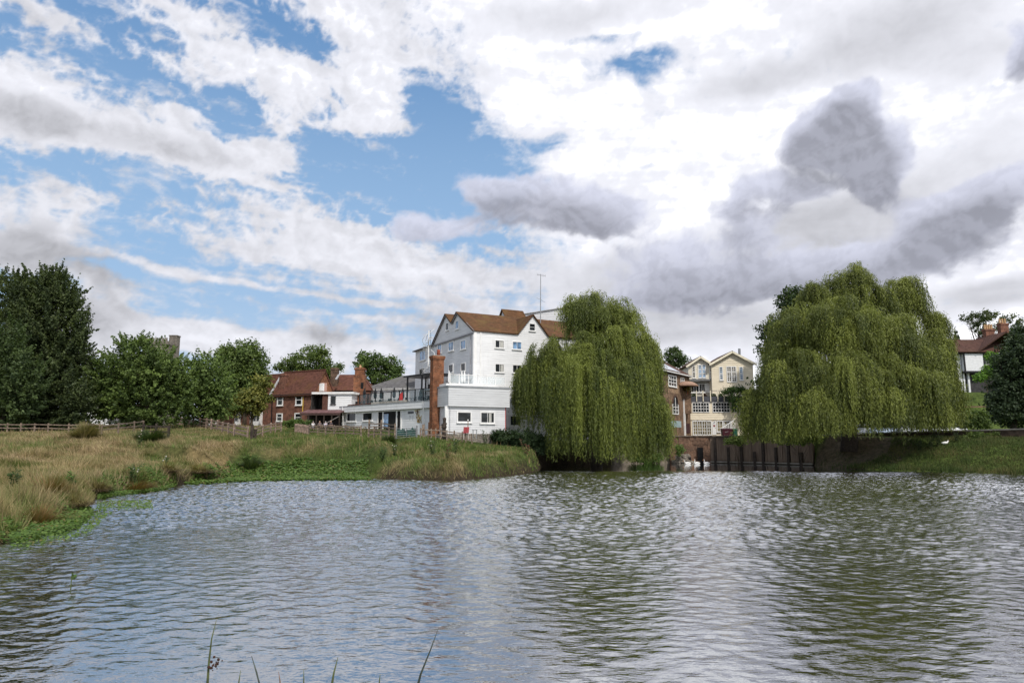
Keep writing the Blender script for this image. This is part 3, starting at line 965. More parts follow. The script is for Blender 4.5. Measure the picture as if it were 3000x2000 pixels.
def herb(label, px, Y, h, n=70, flower=None, col=(.045, .080, .022), group=None, name="tall_weed"):
    """one upright leafy weed: stems with narrow leaves, seed heads on top"""
    x = gx(px, Y); z = gz(x, Y)
    root = thing(name, label, "plant", (x, Y, z), group)
    mb = MB(); Pp = []
    ns = 6
    for _ in range(ns):
        dx, dy = rng.normal(0, .16, 2) * h
        hh = h * rng.uniform(.65, 1.1)
        mb.tube([(x + dx * .2, Y + dy * .2, z - .05), (x + dx * .6, Y + dy * .6, z + hh * .55), (x + dx, Y + dy, z + hh)], [.018, .014, .006], 4)
        for _k in range(n // ns):
            f = rng.uniform(.15, 1)
            Pp.append([x + dx * f, Y + dy * f, z + hh * f])
    mb.build("stem", plain("green stem", (.07, .09, .03), .8, .2, 8), root)
    Pp = np.array(Pp); m = len(Pp)
    a = rng.uniform(0, 2 * np.pi, m)
    U = np.stack([np.cos(a), np.sin(a), rng.normal(.35, .35, m)], 1)
    N = norm(np.stack([rng.normal(0, .3, m), rng.normal(-.5, .3, m), np.ones(m)], 1))
    ln = rng.uniform(.12, .30, m) * (.7 + .3 * h)
    V, F = leaf_quads(Pp + norm(U) * (ln * .5)[:, None], U, N, ln, ln * .38)
    C = np.array(col) * rng.uniform(.6, 1.5, (m, 1))
    mesh_np("foliage", V, F, leaf_mat("grass", .25, .7), root, cols=np.repeat(C, 4, 0))
    if flower:
        for i in rng.choice(m, 7, replace=False):
            if Pp[i][2] > z + h * .5: MB().ball(Pp[i] + [0, 0, .06], .05, 5, 4).build("flower_head", plain("flower " + str(flower), flower, .9, .1, 9), root)
    return root
# ------------------------------------------------------------------ building kit
class Wall:
    """a vertical wall plane through ground points a and b; s runs from a to b, o stands out towards the pond"""
    def __init__(w, a, b, off=0.0):
        w.a = np.array(a[:2], float); b = np.array(b[:2], float)
        w.L = float(np.hypot(*(b - w.a))); w.d = (b - w.a) / w.L
        n = np.array([w.d[1], -w.d[0]])
        if n @ (-w.a) < 0: n = -n
        w.n = n; w.a = w.a + n * off

    def P(w, s, z, o=0.0):
        q = w.a + w.d * s + w.n * o
        return np.array([q[0], q[1], z])

    def hit(w, px, py, o=0.0):
        r = ray(px, py)
        a = w.a + w.n * o
        k = (a @ w.n) / (r[:2] @ w.n)
        q = r[:2] * k
        return float((q - a) @ w.d), float(EYE + r[2] * k)

    def box(w, mb, s0, s1, z0, z1, o0, o1):
        return mb.hexa([w.P(s0, z0, o0), w.P(s1, z0, o0), w.P(s1, z0, o1), w.P(s0, z0, o1)],
                       [w.P(s0, z1, o0), w.P(s1, z1, o0), w.P(s1, z1, o1), w.P(s0, z1, o1)])

    def flat(w, mb, poly, o=0.0):
        return mb.poly([w.P(s, z, o) for s, z in poly])

    def boards(w, mb, poly, pitch=.28, lap=.035, o=0.0):
        """overlapping weatherboards cut to a convex outline"""
        zs = [p[1] for p in poly]; z = min(zs); zt = max(zs)

        def cut(P, zc, keep_above):
            out = []
            for i in range(len(P)):
                a, b = P[i], P[(i + 1) % len(P)]
                ia = (a[1] >= zc) == keep_above or abs(a[1] - zc) < 1e-9
                ib = (b[1] >= zc) == keep_above or abs(b[1] - zc) < 1e-9
                if ia: out.append(a)
                if ia != ib and abs(b[1] - a[1]) > 1e-9:
                    t = (zc - a[1]) / (b[1] - a[1]); out.append((a[0] + t * (b[0] - a[0]), zc))
            return out
        while z < zt - .01:
            z1 = min(z + pitch, zt)
            q = cut(cut(list(poly), z, True), z1, False)
            if len(q) >= 3:
                mb.poly([w.P(s, zz, o + lap * (1 - (zz - z) / pitch)) for s, zz in q])
                lo = [p for p in q if abs(p[1] - z) < 1e-6]
                if len(lo) >= 2:
                    a, b = min(p[0] for p in lo), max(p[0] for p in lo)
                    mb.poly([w.P(a, z, o), w.P(b, z, o), w.P(b, z, o + lap), w.P(a, z, o + lap)])
            z = z1

    def px_rect(w, x0, y0, x1, y1):
        s0, _ = w.hit(x0, (y0 + y1) / 2); s1, _ = w.hit(x1, (y0 + y1) / 2)
        _, z1 = w.hit((x0 + x1) / 2, y0); _, z0 = w.hit((x0 + x1) / 2, y1)
        return min(s0, s1), max(s0, s1), z0, z1


def box_window(w, parent, rect, frame, glass, cols=1, rows=1, fw=.09, bar=.045, sill=True, o=0.0, name="window", curtain=None, split=None):
    """glazed window standing in a deep frame on wall w; rect = s0, s1, z0, z1"""
    s0, s1, z0, z1 = rect
    win = w.box(MB(), s0 + .01, s1 - .01, z0 + .01, z1 - .01, o - .06, o + .035).build(name, glass, parent)
    f = MB(); d0, d1 = o - .03, o + .11
    w.box(f, s0 - fw, s0, z0 - fw, z1 + fw, d0, d1); w.box(f, s1, s1 + fw, z0 - fw, z1 + fw, d0, d1)
    w.box(f, s0, s1, z1, z1 + fw, d0, d1); w.box(f, s0, s1, z0 - fw, z0, d0, d1)
    for i in range(1, cols):
        c = s0 + (s1 - s0) * (split if split else i / cols); w.box(f, c - bar / 2, c + bar / 2, z0, z1, d0, o + .075)
    for i in range(1, rows):
        c = z0 + (z1 - z0) * i / rows; w.box(f, s0, s1, c - bar / 2, c + bar / 2, d0, o + .07)
    f.build("frame", frame, win)
    if sill:
        w.box(MB(), s0 - fw - .07, s1 + fw + .07, z0 - fw - .08, z0 - fw - .003, o - .02, o + .2).build("sill", frame, win)
    if curtain:
        a, b = curtain
        w.box(MB(), s0 + (s1 - s0) * a, s0 + (s1 - s0) * b, z0 + .03, z1 - .03, o + .036, o + .042).build("curtain", M_curtain, win)
    return win


# ------------------------------------------------------------------ building materials
def boards_mat(name, col, dirt=(.45, .45, .43)):
    m, t, bs = new_mat(name)
    p = t.geo_pos()
    n1 = t.noise(t.vscale(p, (.5, .5, 3.5)), 1.0, 5, .6)
    n2 = t.noise(t.vscale(p, (2.5, 2.5, .35)), 1.0, 4, .6)
    c = t.mix(t.smooth(n1, .25, .75), tuple(x * .86 for x in col), col)
    c = t.mix(t.smooth(n2, .55, .8, 0, .35), c, dirt)
    t.l(c, bs.inputs["Base Color"]); bs.inputs["Roughness"].default_value = .55; bs.inputs["Specular IOR Level"].default_value = .3
    return m


def brick_mat(name, a, b, mortar=(.30, .26, .22), bw=.24, bh=.085, speckle=.3):
    m, t, bs = new_mat(name)
    p = t.geo_pos()
    sx = t.n("ShaderNodeSeparateXYZ"); t.l(p, sx.inputs[0])
    cb = t.n("ShaderNodeCombineXYZ"); t.l(t.m("ADD", t.m("MULTIPLY", sx.outputs[0], .8), t.m("MULTIPLY", sx.outputs[1], .62)), cb.inputs[0]); t.l(sx.outputs[2], cb.inputs[1])
    br = t.n("ShaderNodeTexBrick", offset=.5)
    t.l(cb.outputs[0], br.inputs["Vector"])
    br.inputs["Color1"].default_value = (*a, 1); br.inputs["Color2"].default_value = (*b, 1); br.inputs["Mortar"].default_value = (*mortar, 1)
    br.inputs["Scale"].default_value = 1.0; br.inputs["Brick Width"].default_value = bw; br.inputs["Row Height"].default_value = bh; br.inputs["Mortar Size"].default_value = .008
    br.inputs["Bias"].default_value = -.1
    big = t.noise(p, 1.3, 6, .7)
    c = t.mix(1.0, br.outputs[0], t.mix(t.smooth(big, .28, .72), (.50, .48, .48), (1.40, 1.30, 1.2)), "MULTIPLY")
    sp = t.noise(p, 5.5, 3, .7)
    c = t.mix(t.smooth(sp, .54, .72, 0, speckle), c, (.36, .25, .17))
    c = t.mix(t.smooth(t.noise(p, 4.2, 3, .6), .56, .74, 0, .75), c, (.05, .04, .035))
    t.l(c, bs.inputs["Base Color"]); bs.inputs["Roughness"].default_value = .9; bs.inputs["Specular IOR Level"].default_value = .15
    return m


def tile_mat(name, a, b, moss=(.16, .13, .03), mossy=.4, row=.22):
    m, t, bs = new_mat(name)
    p = t.geo_pos()
    n1 = t.noise(p, .9, 6, .65); n2 = t.noise(t.vscale(p, (1, 1, 2.2)), 1.9, 5, .7)
    c = t.mix(t.smooth(n1, .3, .7), a, b)
    c = t.mix(t.smooth(n2, .38, .68, 0, .8), c, tuple(x * .4 for x in a))
    c = t.mix(t.smooth(t.noise(p, .45, 5, .7), .48, .68, 0, mossy), c, moss)
    sx = t.n("ShaderNodeSeparateXYZ"); t.l(p, sx.inputs[0])
    saw = t.m("FRACT", t.m("DIVIDE", sx.outputs[2], row))
    bp = t.n("ShaderNodeBump", i_Strength=.8, i_Distance=.05); t.l(t.m("ADD", saw, t.m("MULTIPLY", n2, .8)), bp.inputs["Height"])
    t.l(bp.outputs[0], bs.inputs["Normal"])
    t.l(c, bs.inputs["Base Color"]); bs.inputs["Roughness"].default_value = .9; bs.inputs["Specular IOR Level"].default_value = .15
    return m


def glass_mat(name, col=(.010, .012, .014), rough=.06, spec=.32):
    m, t, bs = new_mat(name)
    f = t.noise(t.geo_pos(), .9, 3, .6)
    t.l(t.mix(t.smooth(f, .4, .62), col, tuple(c * 2.6 for c in col)), bs.inputs["Base Color"])
    bs.inputs["Roughness"].default_value = rough; bs.inputs["Specular IOR Level"].default_value = spec
    return m


M_white = boards_mat("white weatherboard", (.80, .81, .82))
M_whiteshade = boards_mat("shade toned white boards", (.70, .71, .73))  # the same white boards, with the shade of duller walls greyed into the colour
M_boxwhite = boards_mat("dull white boards", (.60, .615, .63))
M_trim = plain("white painted trim", (.80, .80, .79), .5, .06, 2)
M_dtrim = plain("dark trim", (.05, .05, .055), .6, .2, 3)
M_cream = boards_mat("cream weatherboard", (.82, .735, .575), (.48, .42, .32))
M_creamtrim = plain("cream trim", (.80, .74, .58), .5, .08, 2)
M_brick = brick_mat("red brick", (.18, .080, .058), (.135, .060, .046), (.26, .17, .13))
M_brickold = brick_mat("orange chimney brick", (.22, .088, .047), (.125, .050, .032), (.24, .15, .09), speckle=.5)
M_brickbrown = brick_mat("brown brick", (.19, .125, .085), (.13, .085, .06), (.28, .22, .16), speckle=.6)
M_brickdamp = brick_mat("damp river brick", (.13, .085, .06), (.085, .055, .042), (.12, .10, .085), speckle=.45)
M_tile = tile_mat("orange lichened tile", (.165, .082, .038), (.085, .047, .028), (.165, .105, .038), .6)
M_redtile = tile_mat("red clay tile", (.160, .070, .050), (.105, .048, .037), (.19, .10, .03), .35)
M_darktile = tile_mat("dark red tile", (.115, .058, .045), (.08, .045, .038), (.10, .06, .03), .3)
M_slate = tile_mat("grey slate", (.17, .165, .165), (.115, .112, .115), (.15, .145, .10), .3)
M_glass = glass_mat("window glass")
M_glasssky = glass_mat("glass with painted sky reflection", (.10, .17, .27), .05, .8)  # blue of the mirrored sky is put into the pane colour
M_curtain = plain("pale curtain", (.45, .45, .42), .9, .1, 3)
M_black = plain("black metal", (.015, .016, .018), .45, .2, 4)
M_dark = plain("dark opening", (.012, .012, .013), .9, .3, 2)
M_concrete = plain("weathered concrete", (.36, .34, .30), .9, .25, 1.5)
M_stone = plain("flint stone", (.25, .225, .19), .95, .35, 1.3, fine=(7, (.12, .105, .09)))
M_wood = plain("weathered timber", (.23, .175, .135), .9, .3, 4)
M_wood2 = plain("pinkish timber", (.30, .22, .175), .9, .3, 4)
M_darkwood = plain("dark timber", (.055, .042, .034), .9, .3, 4)
M_steel = plain("galvanised steel", (.30, .31, .32), .45, .15, 4, metallic=.6)
M_lead = plain("lead flashing", (.42, .42, .43), .6, .15, 3)
M_redp = plain("faded red paint", (.38, .035, .035), .6, .15, 4)
M_pot = plain("buff clay", (.50, .32, .17), .8, .15, 5)
M_redpot = plain("red clay", (.34, .09, .05), .8, .15, 5)
# ------------------------------------------------------------------ the white mill
A28 = math.radians(28)
rr = np.array([math.cos(A28), math.sin(A28)]); ll = np.array([-math.sin(A28), math.cos(A28)])
MC = np.array([gx(1386.5, 88), 88.0])               # near corner
Z0 = 4.1


def mill():
    root = thing("mill_building", "tall white weatherboarded mill with orange lichened roof and twin gables", "mill", (MC[0], MC[1], Z0))
    WR = Wall(MC, MC + rr * 19); WL = Wall(MC, MC + ll * 22.3)
    eave = WR.hit(1392, 966)[1]
    # gable outline measured on the left wall
    g1 = WL.hit(1341, 914); vl = WL.hit(1326, 945); g2 = WL.hit(1308, 920)
    TE = 14.2; el = eave
    mb = MB()
    WL.boards(mb, [(0, Z0), (TE, Z0), (TE, el), (0, el)])
    band = el + .35
    WL.boards(mb, [(0, el), (vl[0], el), (vl[0], vl[1]), (g1[0], g1[1])], o=.0)
    WL.boards(mb, [(vl[0], el), (TE, el), (g2[0], g2[1]), (vl[0], vl[1])], o=.0)
    mb.build("gable_wall", M_whiteshade, root)
    # right wall with its wall-dormer
    d0 = WR.hit(1517, 972); da = WR.hit(1559.5, 923); d1 = WR.hit(1604, 984)
    mb = MB()
    WR.boards(mb, [(0, Z0 - 1), (18, Z0 - 1), (18, eave), (0, eave)])
    WR.boards(mb, [(d0[0], eave), (d1[0], eave), (da[0], da[1])])
    mb.build("side_wall", M_white, root)
    # closing walls nobody sees from the pond
    mb = MB()
    b0, b1 = MC + ll * TE, MC + ll * TE + rr * 18
    mb.poly([(*b0, Z0), (*b1, Z0), (*b1, el), (*b0, el)])
    c1 = MC + rr * 18
    mb.poly([(*c1, Z0 - 1), (*b1, Z0), (*b1, el), (*(MC + ll * g2[0] + rr * 18), g2[1]), (*(MC + ll * vl[0] + rr * 18), vl[1]), (*(MC + ll * g1[0] + rr * 18), g1[1]), (*c1, el)])
    mb.build("rear_wall", M_whiteshade, root)
    # roof slopes along rr

    def pt(s, t, z): q = MC + rr * s + ll * t; return np.array([q[0], q[1], z])
    th = .14; ov = .3; ridge = MB()
    e0 = el - .22
    rf = MB()
    # near slope in two pieces either side of the wall dormer, and a piece above it
    k = (g1[1] - el) / g1[0]

    def near(s, t): return pt(s, t, el + k * t + .06)
    rf.slab([near(-ov, -.28), near(d0[0] - .1, -.28), near(da[0], (da[1] - el) / k), near(da[0], g1[0]), near(-ov, g1[0])], th)
    rf.slab([near(d1[0] + .1, -.28), near(18.2, -.28), near(18.2, g1[0]), near(da[0], g1[0]), near(da[0], (da[1] - el) / k)], th)
    # dormer roof
    tt = (da[1] - el) / k
    for a, sg in ((d0, -1), (d1, 1)):
        rf.slab([pt(a[0] + sg * .15, -.3, el - .08), pt(da[0], -.3, da[1] + .12), pt(da[0], tt, da[1] + .12), pt(a[0] + sg * .12, .05, el - .02)], .12)
    rf.slab([pt(-ov, g1[0], g1[1] + .06), pt(18.2, g1[0], g1[1] + .06), pt(18.2, vl[0], vl[1] + .05), pt(-ov, vl[0], vl[1] + .05)], th)
    rf.slab([pt(-ov, vl[0], vl[1] + .05), pt(18.2, vl[0], vl[1] + .05), pt(18.2, g2[0], g2[1] + .06), pt(-ov, g2[0], g2[1] + .06)], th)
    rf.slab([pt(-ov, g2[0], g2[1] + .06), pt(18.2, g2[0], g2[1] + .06), pt(18.2, TE + .3, el - .1), pt(-ov, TE + .3, el - .1)], th)
    roof = rf.build("roof", M_tile, root)
    # raised lucam roof on the far ridge
    lu = MB(); s0, s1 = 9.1, 12.3; zb, za = g2[1] - .3, at(1478, 906, 100.5)[2]; tm = g2[0]; hw = 1.55
    lw = MB()
    for s in (s0, s1):
        lw.poly([pt(s, tm - hw, zb - .6), pt(s, tm + hw, zb - .6), pt(s, tm + hw, zb), pt(s, tm, za), pt(s, tm - hw, zb)])
    lw.poly([pt(s0, tm - hw, zb - .6), pt(s1, tm - hw, zb - .6), pt(s1, tm - hw, zb), pt(s0, tm - hw, zb)])
    lw.build("lucam_wall", M_whiteshade, root)
    lu.slab([pt(s0 - .25, tm - hw - .2, zb - .1), pt(s1 + .25, tm - hw - .2, zb - .1), pt(s1 + .25, tm, za + .08), pt(s0 - .25, tm, za + .08)], .12)
    lu.slab([pt(s0 - .25, tm + hw + .2, zb - .1), pt(s1 + .25, tm + hw + .2, zb - .1), pt(s1 + .25, tm, za + .08), pt(s0 - .25, tm, za + .08)], .12)
    lu.build("lucam_roof", M_tile, root)
    # bargeboards, string course, corner boards, downpipe
    tr = MB()
    zig = [(-.25, el - .1), (g1[0], g1[1]), (vl[0], vl[1]), (g2[0], g2[1]), (TE + .3, el - .15)]
    for a, b in zip(zig, zig[1:]): tr.beam(WL.P(a[0], a[1] - .12, .2), WL.P(b[0], b[1] - .12, .2), .08, .26)
    tr.build("bargeboard", plain("grey bargeboard", (.22, .22, .23), .7, .2, 3), root)
    tr = MB(); WL.box(tr, .3, TE, el - .55, el - .32, .02, .16); tr.build("string_course", plain("grey bargeboard", (.22, .22, .23)), root)
    tr = MB(); WR.box(tr, -.02, .35, Z0, eave - .2, .0, .09); WR.box(tr, .85, 1.0, Z0 + 5.0, eave - .1, .0, .12); tr.build("corner_board", M_trim, root)
    tr = MB(); WL.box(tr, -.02, .3, Z0, el - .6, .0, .09); tr.build("corner_board", M_trim, root)
    tr = MB(); tr.tube([WL.P(.75, Z0, .16), WL.P(.75, el - .5, .16)], .07, 6); tr.build("downpipe", plain("grey pipe", (.30, .31, .33), .5), root)
    # windows
    for r_, cols, gl, cu in [((1451, 998, 1475, 1018), 2, M_glass, (.5, .97)), ((1502, 1002, 1526, 1022), 2, M_glasssky, None), ((1451, 1067, 1475, 1089), 2, M_glass, (.62, .97)), ((1502, 1070, 1526, 1091), 2, M_glass, None),
                             ((1551, 949, 1566, 968), 1, M_glass, None), ((1500, 1150, 1522, 1170), 1, M_glass, None), ((1495, 1219, 1524, 1245), 1, M_glass, None)]:
        box_window(WR, root, WR.px_rect(*r_), M_trim, gl, cols, 2 if r_[0] == 1551 else 1, curtain=cu)
    for r_, gl in [((1284, 1008, 1294, 1032), M_glasssky), ((1315, 1003, 1329, 1026), M_glasssky), ((1351, 998, 1365, 1021), M_glasssky), ((1316, 1069, 1328, 1090), M_glass), ((1352, 1065, 1364, 1085), M_glass),
                   ((1308, 947, 1315, 966), M_glass), ((1336, 941, 1345, 962), M_glasssky)]:
        box_window(WL, root, WL.px_rect(*r_), M_trim, gl, 2 if gl is M_glasssky and r_[0] != 1336 else 1, 1, fw=.12)
    # lower wing carrying on behind
    W2 = Wall(MC + ll * TE, MC + ll * 22.3, off=-.12)
    mb = MB(); W2.boards(mb, [(0, Z0), (8.1, Z0), (8.1, el - .3), (0, el - .3)])
    q0, q1 = W2.P(8.1, 0)[:2], W2.P(8.1, 0)[:2] + rr * 12
    mb.poly([(*q0, Z0), (*q1, Z0), (*q1, el - .3), (*q0, el - .3)])
    mb.build("wing_wall", M_whiteshade, root)
    rf = MB()
    e = [W2.P(0, el - .28, .45), W2.P(8.5, el - .28, .45)]
    far = [np.array([*(W2.P(8.5, 0)[:2] + rr * 12), el - .28]), np.array([*(W2.P(0, 0)[:2] + rr * 12), el - .28])]
    rg = [np.array([*(W2.P(4.0, 0)[:2] + rr * 5), el + 2.0]), np.array([*(W2.P(0, 0)[:2] + rr * 5), el + 2.0])]
    rf.slab([e[0], e[1], rg[0], rg[1]], .16); rf.slab([e[1], far[0], rg[0]], .16); rf.slab([far[0], far[1], rg[1], rg[0]], .16)
    rf.build("wing_roof", plain("dark grey roofing", (.10, .095, .10), .8, .2, 2), root)
    for r_, gl in [((1231, 1028, 1247, 1054), M_glasssky), ((1230, 1080, 1245, 1094), M_glass)]:
        box_window(W2, root, W2.px_rect(*r_), M_trim, gl, 1, 1)
    # pale wing standing behind the roof on the right
    Y = 112
    W3 = Wall((at(1520, 935, Y)[0], Y), (at(1790, 935, Y)[0], Y))
    a = W3.hit(1526, 922); b = W3.hit(1710, 893); c = W3.hit(1785, 925)
    mb = MB(); W3.boards(mb, [(a[0], 8), (c[0], 8), (c[0], c[1]), (b[0], b[1]), (a[0], a[1])])
    mb.poly([W3.P(a[0], 8), W3.P(a[0], 8, -10), W3.P(a[0], a[1], -10), W3.P(a[0], a[1])])
    mb.build("pale_wing_wall", boards_mat("pale boards", (.66, .67, .69)), root)
    rf = MB()
    for u, v in ((a, b), (b, c)): rf.slab([W3.P(u[0], u[1] + .1, .3), W3.P(v[0], v[1] + .1, .3), W3.P(v[0], v[1] + .1, -10), W3.P(u[0], u[1] + .1, -10)], .08)
    rf.build("pale_wing_roof", plain("pale roofing", (.5, .5, .51), .7, .1, 2), root)
    return WR, WL, eave


MILL_WR, MILL_WL, MILL_EAVE = mill()


def aerial():
    Y = 97.5
    b, t = at(1583, 945, Y), at(1584, 803, Y)
    root = thing("tv_aerial", "tall thin mast with a small aerial on top of the mill roof", "aerial", b)
    MB().tube([b - [0, 0, 2.0], t], [.075, .05], 6).build("mast", M_steel, root)
    a = MB(); a.beam(t + [-.55, 0, -.05], t + [.75, .1, -.25], .05)
    for k in range(6): q = t + np.array([-.5, 0, -.05]) + np.array([1.2, .1, -.2]) * k / 5; a.beam(q + [0, -.35, -.1], q + [0, .35, .1], .025); a.beam(q + [0, 0, -.22], q + [0, 0, .22], .03)
    a.build("antenna", M_steel, root)
    q = at(1583, 877, Y)
    a = MB(); a.beam(q + [-.55, 0, .2], q, .035); a.beam(q, q + [.7, 0, -.45], .035); a.build("lower_dipole", M_steel, root)


aerial()


def extension():
    """single and two storey white block in front of the mill, facing the pond"""
    C = np.array([gx(1312, 81), 81.0]); 
    root = thing("restaurant_block", "white boarded two storey block with overhanging upper box and roof terrace", "building", (*C, Z0))
    dE = rr
    WF = Wall(C, C + dE * 8.3)
    sE = WF.hit(1493, 1180)[0]
    E = C + dE * sE
    F0 = C + np.array([-1.55, 2.7])
    back = -WF.n * 6.0
    zt = WF.hit(1312, 1132)[1]; zb = WF.hit(1312, 1188.5)[1]
    Wf = Wall(F0, C); We = Wall(E, E + back)
    up = MB(); WF.boards(up, [(0, zb), (sE, zb), (sE, zt), (0, zt)], pitch=.27, lap=.034)
    Wf.boards(up, [(0, zb), (Wf.L, zb), (Wf.L, zt), (0, zt)], pitch=.27, lap=.034)
    We.boards(up, [(0, zb), (6, zb), (6, zt), (0, zt)], pitch=.27, lap=.034)
    up.poly([(*F0, zb), (*C, zb), (*E, zb), (*(E + back), zb), (*(F0 + back), zb)])
    up.poly([(*F0, zt - .02), (*C, zt - .02), (*E, zt - .02), (*(E + back), zt - .02), (*(F0 + back), zt - .02)])
    up.build("upper_wall", M_boxwhite, root)
    cp = MB(); WF.box(cp, -.05, sE + .06, zt + .005, zt + .16, -.3, .12); Wf.box(cp, 0, Wf.L + .05, zt + .005, zt + .16, -.3, .10); We.box(cp, .1, 6, zt + .005, zt + .16, -.3, .07)
    cp.build("coping", plain("grey coping", (.30, .32, .34), .6, .1, 2), root)
    # roof terrace edge set back behind the coping
    WT = Wall(C - WF.n * .9, C - WF.n * .9 + dE); zk = WT.hit(1330, 1123)[1]
    te = MB(); WT.box(te, .1, 7.0, zt - .05, zk, -4.5, 0); te.build("terrace_edge", M_trim, root)
    # lower wall set in
    ins = -.32
    WFl = Wall(C, C + dE, off=ins); Wfl = Wall(F0, C, off=ins)
    lo = MB(); s1 = WFl.hit(1482, 1225)[0]
    WFl.boards(lo, [(-.1, Z0 - .2), (s1, Z0 - .2), (s1, zb), (-.1, zb)], pitch=.27, lap=.028)
    Wfl.boards(lo, [(0, Z0 - .2), (Wf.L - .05, Z0 - .2), (Wf.L - .05, zb), (0, zb)], pitch=.27, lap=.034)
    e2 = WFl.P(s1, 0)[:2]
    lo.poly([(*e2, Z0 - 1), (*(e2 + back), Z0 - 1), (*(e2 + back), zb), (*e2, zb)])
    lo.build("lower_wall", M_whiteshade, root)
    cb = MB(); WFl.box(cb, -.28, .1, Z0 - .2, zb - .01, -.2, .09); cb.build("corner_post", M_trim, root)
    pl = MB(); WFl.box(pl, -1.0, s1 + .1, 1.5, Z0 - .2, -1, .12); Wfl.box(pl, 0, Wf.L, 2.5, Z0 - .2, -1, .1)
    pl.build("plinth", M_stone, root)
    for r_, cu in [((1341, 1208, 1378, 1234), None), ((1409, 1209, 1446, 1237), (.62, .82))]:
        box_window(WFl, root, WFl.px_rect(*r_), M_trim, M_glass, 2 if cu else 1, 1, fw=.14, curtain=cu, split=.5)
    pp = MB(); q = WFl.P(s1 - .05, 0); pp.tube([(q[0], q[1], Z0 - .3), (q[0], q[1], zb)], .06, 6); pp.build("red_pipe", M_redp, root)
    # glass balustrade round the roof terrace
    WB = Wall(C - WF.n * 1.3, C - WF.n * 1.3 + dE)
    zr = WB.hit(1400, 1099)[1]; z0 = zk - .03
    sb = [WB.hit(px, 1115)[0] for px in (1318, 1345, 1372, 1400, 1426, 1451, 1479)]
    gl = MB(); rl = MB()
    for a, b in zip(sb, sb[1:]):
        f = MB(); WB.box(f, a + .05, b - .05, z0 + .12, zr - .12, -.01, .01)
        f.build("glass_panel", M_terrglass, root)
    for s in sb:
        f = MB(); WB.box(f, s - .045, s + .045, z0, zr + .1, -.05, .05); f.build("railing_post", M_trim, root)
    WB.box(rl, sb[0], sb[-1], zr - .08, zr, -.05, .05); WB.box(rl, sb[0], sb[-1], z0 + .05, z0 + .1, -.03, .03); rl.build("handrail", M_trim, root)
    return WF, WFl, C, F0, Wf, zb, zk


def _terr():
    m, t, bs = new_mat("balustrade glass")
    bs.inputs["Base Color"].default_value = (.75, .82, .84, 1); bs.inputs["Roughness"].default_value = .05
    bs.inputs["Alpha"].default_value = .28
    f = t.noise(t.geo_pos(), .7, 2, .5); t.l(t.smooth(f, .35, .65, .18, .34), bs.inputs["Alpha"])
    return m


M_terrglass = _terr()
EXT_WF, EXT_WFL, EXT_C, EXT_F0, EXT_Wf, EXT_ZB, EXT_ZK = extension()


def upper_terrace_goods():
    """slim posts, parasol and heaters on the small roof terrace"""
    W = Wall(EXT_C - EXT_WF.n * 2.6, EXT_C - EXT_WF.n * 2.6 + rr)
    z = EXT_ZK
    for i, px in enumerate((1316, 1353, 1361)):
        s, zt = W.hit(px, 1084)
        root = thing("folded_parasol", ["white folded parasol standing alone at the chimney end of the roof terrace", "white folded parasol on the roof terrace, first of a close pair", "white folded parasol on the roof terrace, second of a close pair"][i], "parasol", W.P(s, z), "white folded parasols on the roof terrace")
        c = W.P(s, z)
        MB().tube([c, (c[0], c[1], zt)], .03, 5).build("pole", M_steel, root)
        MB().tube([(c[0], c[1], zt - 1.5), (c[0], c[1], zt - 1.2), (c[0], c[1], zt - .5), (c[0], c[1], zt)], [.13, .17, .12, .02], 7).build("canopy", M_trim, root)
        MB().box(c[0] - .25, c[0] + .25, c[1] - .25, c[1] + .25, z, z + .08).build("base", M_concrete, root)
    for i, (px, nm) in enumerate(((1335, "dark"), (1374, "dark"))):
        s, _ = W.hit(px, 1115); c = W.P(s, z, -.6)
        root = thing("terrace_table", ["dark terrace table behind the railing near the lone parasol", "dark terrace table behind the railing past the parasol pair"][i], "table", c, "dark tables on the roof terrace")
        MB().box(c[0] - .5, c[0] + .5, c[1] - .4, c[1] + .4, z + .70, z + .75).build("tabletop", M_black, root)
        for dx in (-.4, .4):
            for dy in (-.3, .3): MB().box(c[0] + dx - .03, c[0] + dx + .03, c[1] + dy - .03, c[1] + dy + .03, z, z + .70).build("leg", M_black, root)


upper_terrace_goods()


def brick_stack():
    Y = 83.4
    x0, x1 = at(1257, 1150, Y)[0], at(1283, 1150, Y)[0]
    xt = at(1299, 1060, Y)[0]; zt = at(1278, 1041, Y)[2]; zc = at(1278, 1052, Y)[2]
    root = thing("chimney_stack", "tall freestanding orange brick chimney rising beside the mill", "chimney", ((x0 + xt) / 2, Y, Z0))
    a = .32
    d = np.array([.84, .54]); e = np.array([-.54, .84])
    w = (xt - x0) / (.84 + .54 * .55); dd = w * .55
    c = np.array([x0 + .54 * dd, Y])
    P = lambda s, t, z: np.array([*(c + d * s + e * t), z])

    def blk(mb, m, z0, z1): return mb.hexa([P(-m, -m, z0), P(w + m, -m, z0), P(w + m, dd + m, z0), P(-m, dd + m, z0)], [P(-m, -m, z1), P(w + m, -m, z1), P(w + m, dd + m, z1), P(-m, dd + m, z1)])
    mb = MB(); blk(mb, 0, Z0 - .6, zc); blk(mb, .09, Z0 - .6, Z0 + 1.2)
    mb.build("stack", M_brickold, root)
    mb = MB(); blk(mb, .06, zc, zc + .14); blk(mb, .12, zc + .14, zt); mb.build("corbelled_top", M_brickold, root)
    mb = MB(); blk(mb, .02, zt, zt + .08); mb.build("mortar_cap", M_concrete, root)
    q = P(w * .62, dd * .5, zt); zz = at(1278, 1022, Y)[2]
    MB().tube([q + [0, 0, .05], (q[0], q[1], zz - .1), (q[0], q[1], zz)], [.24, .19, .22], 9).build("chimney_pot", M_redpot, root, smooth=True)


brick_stack()


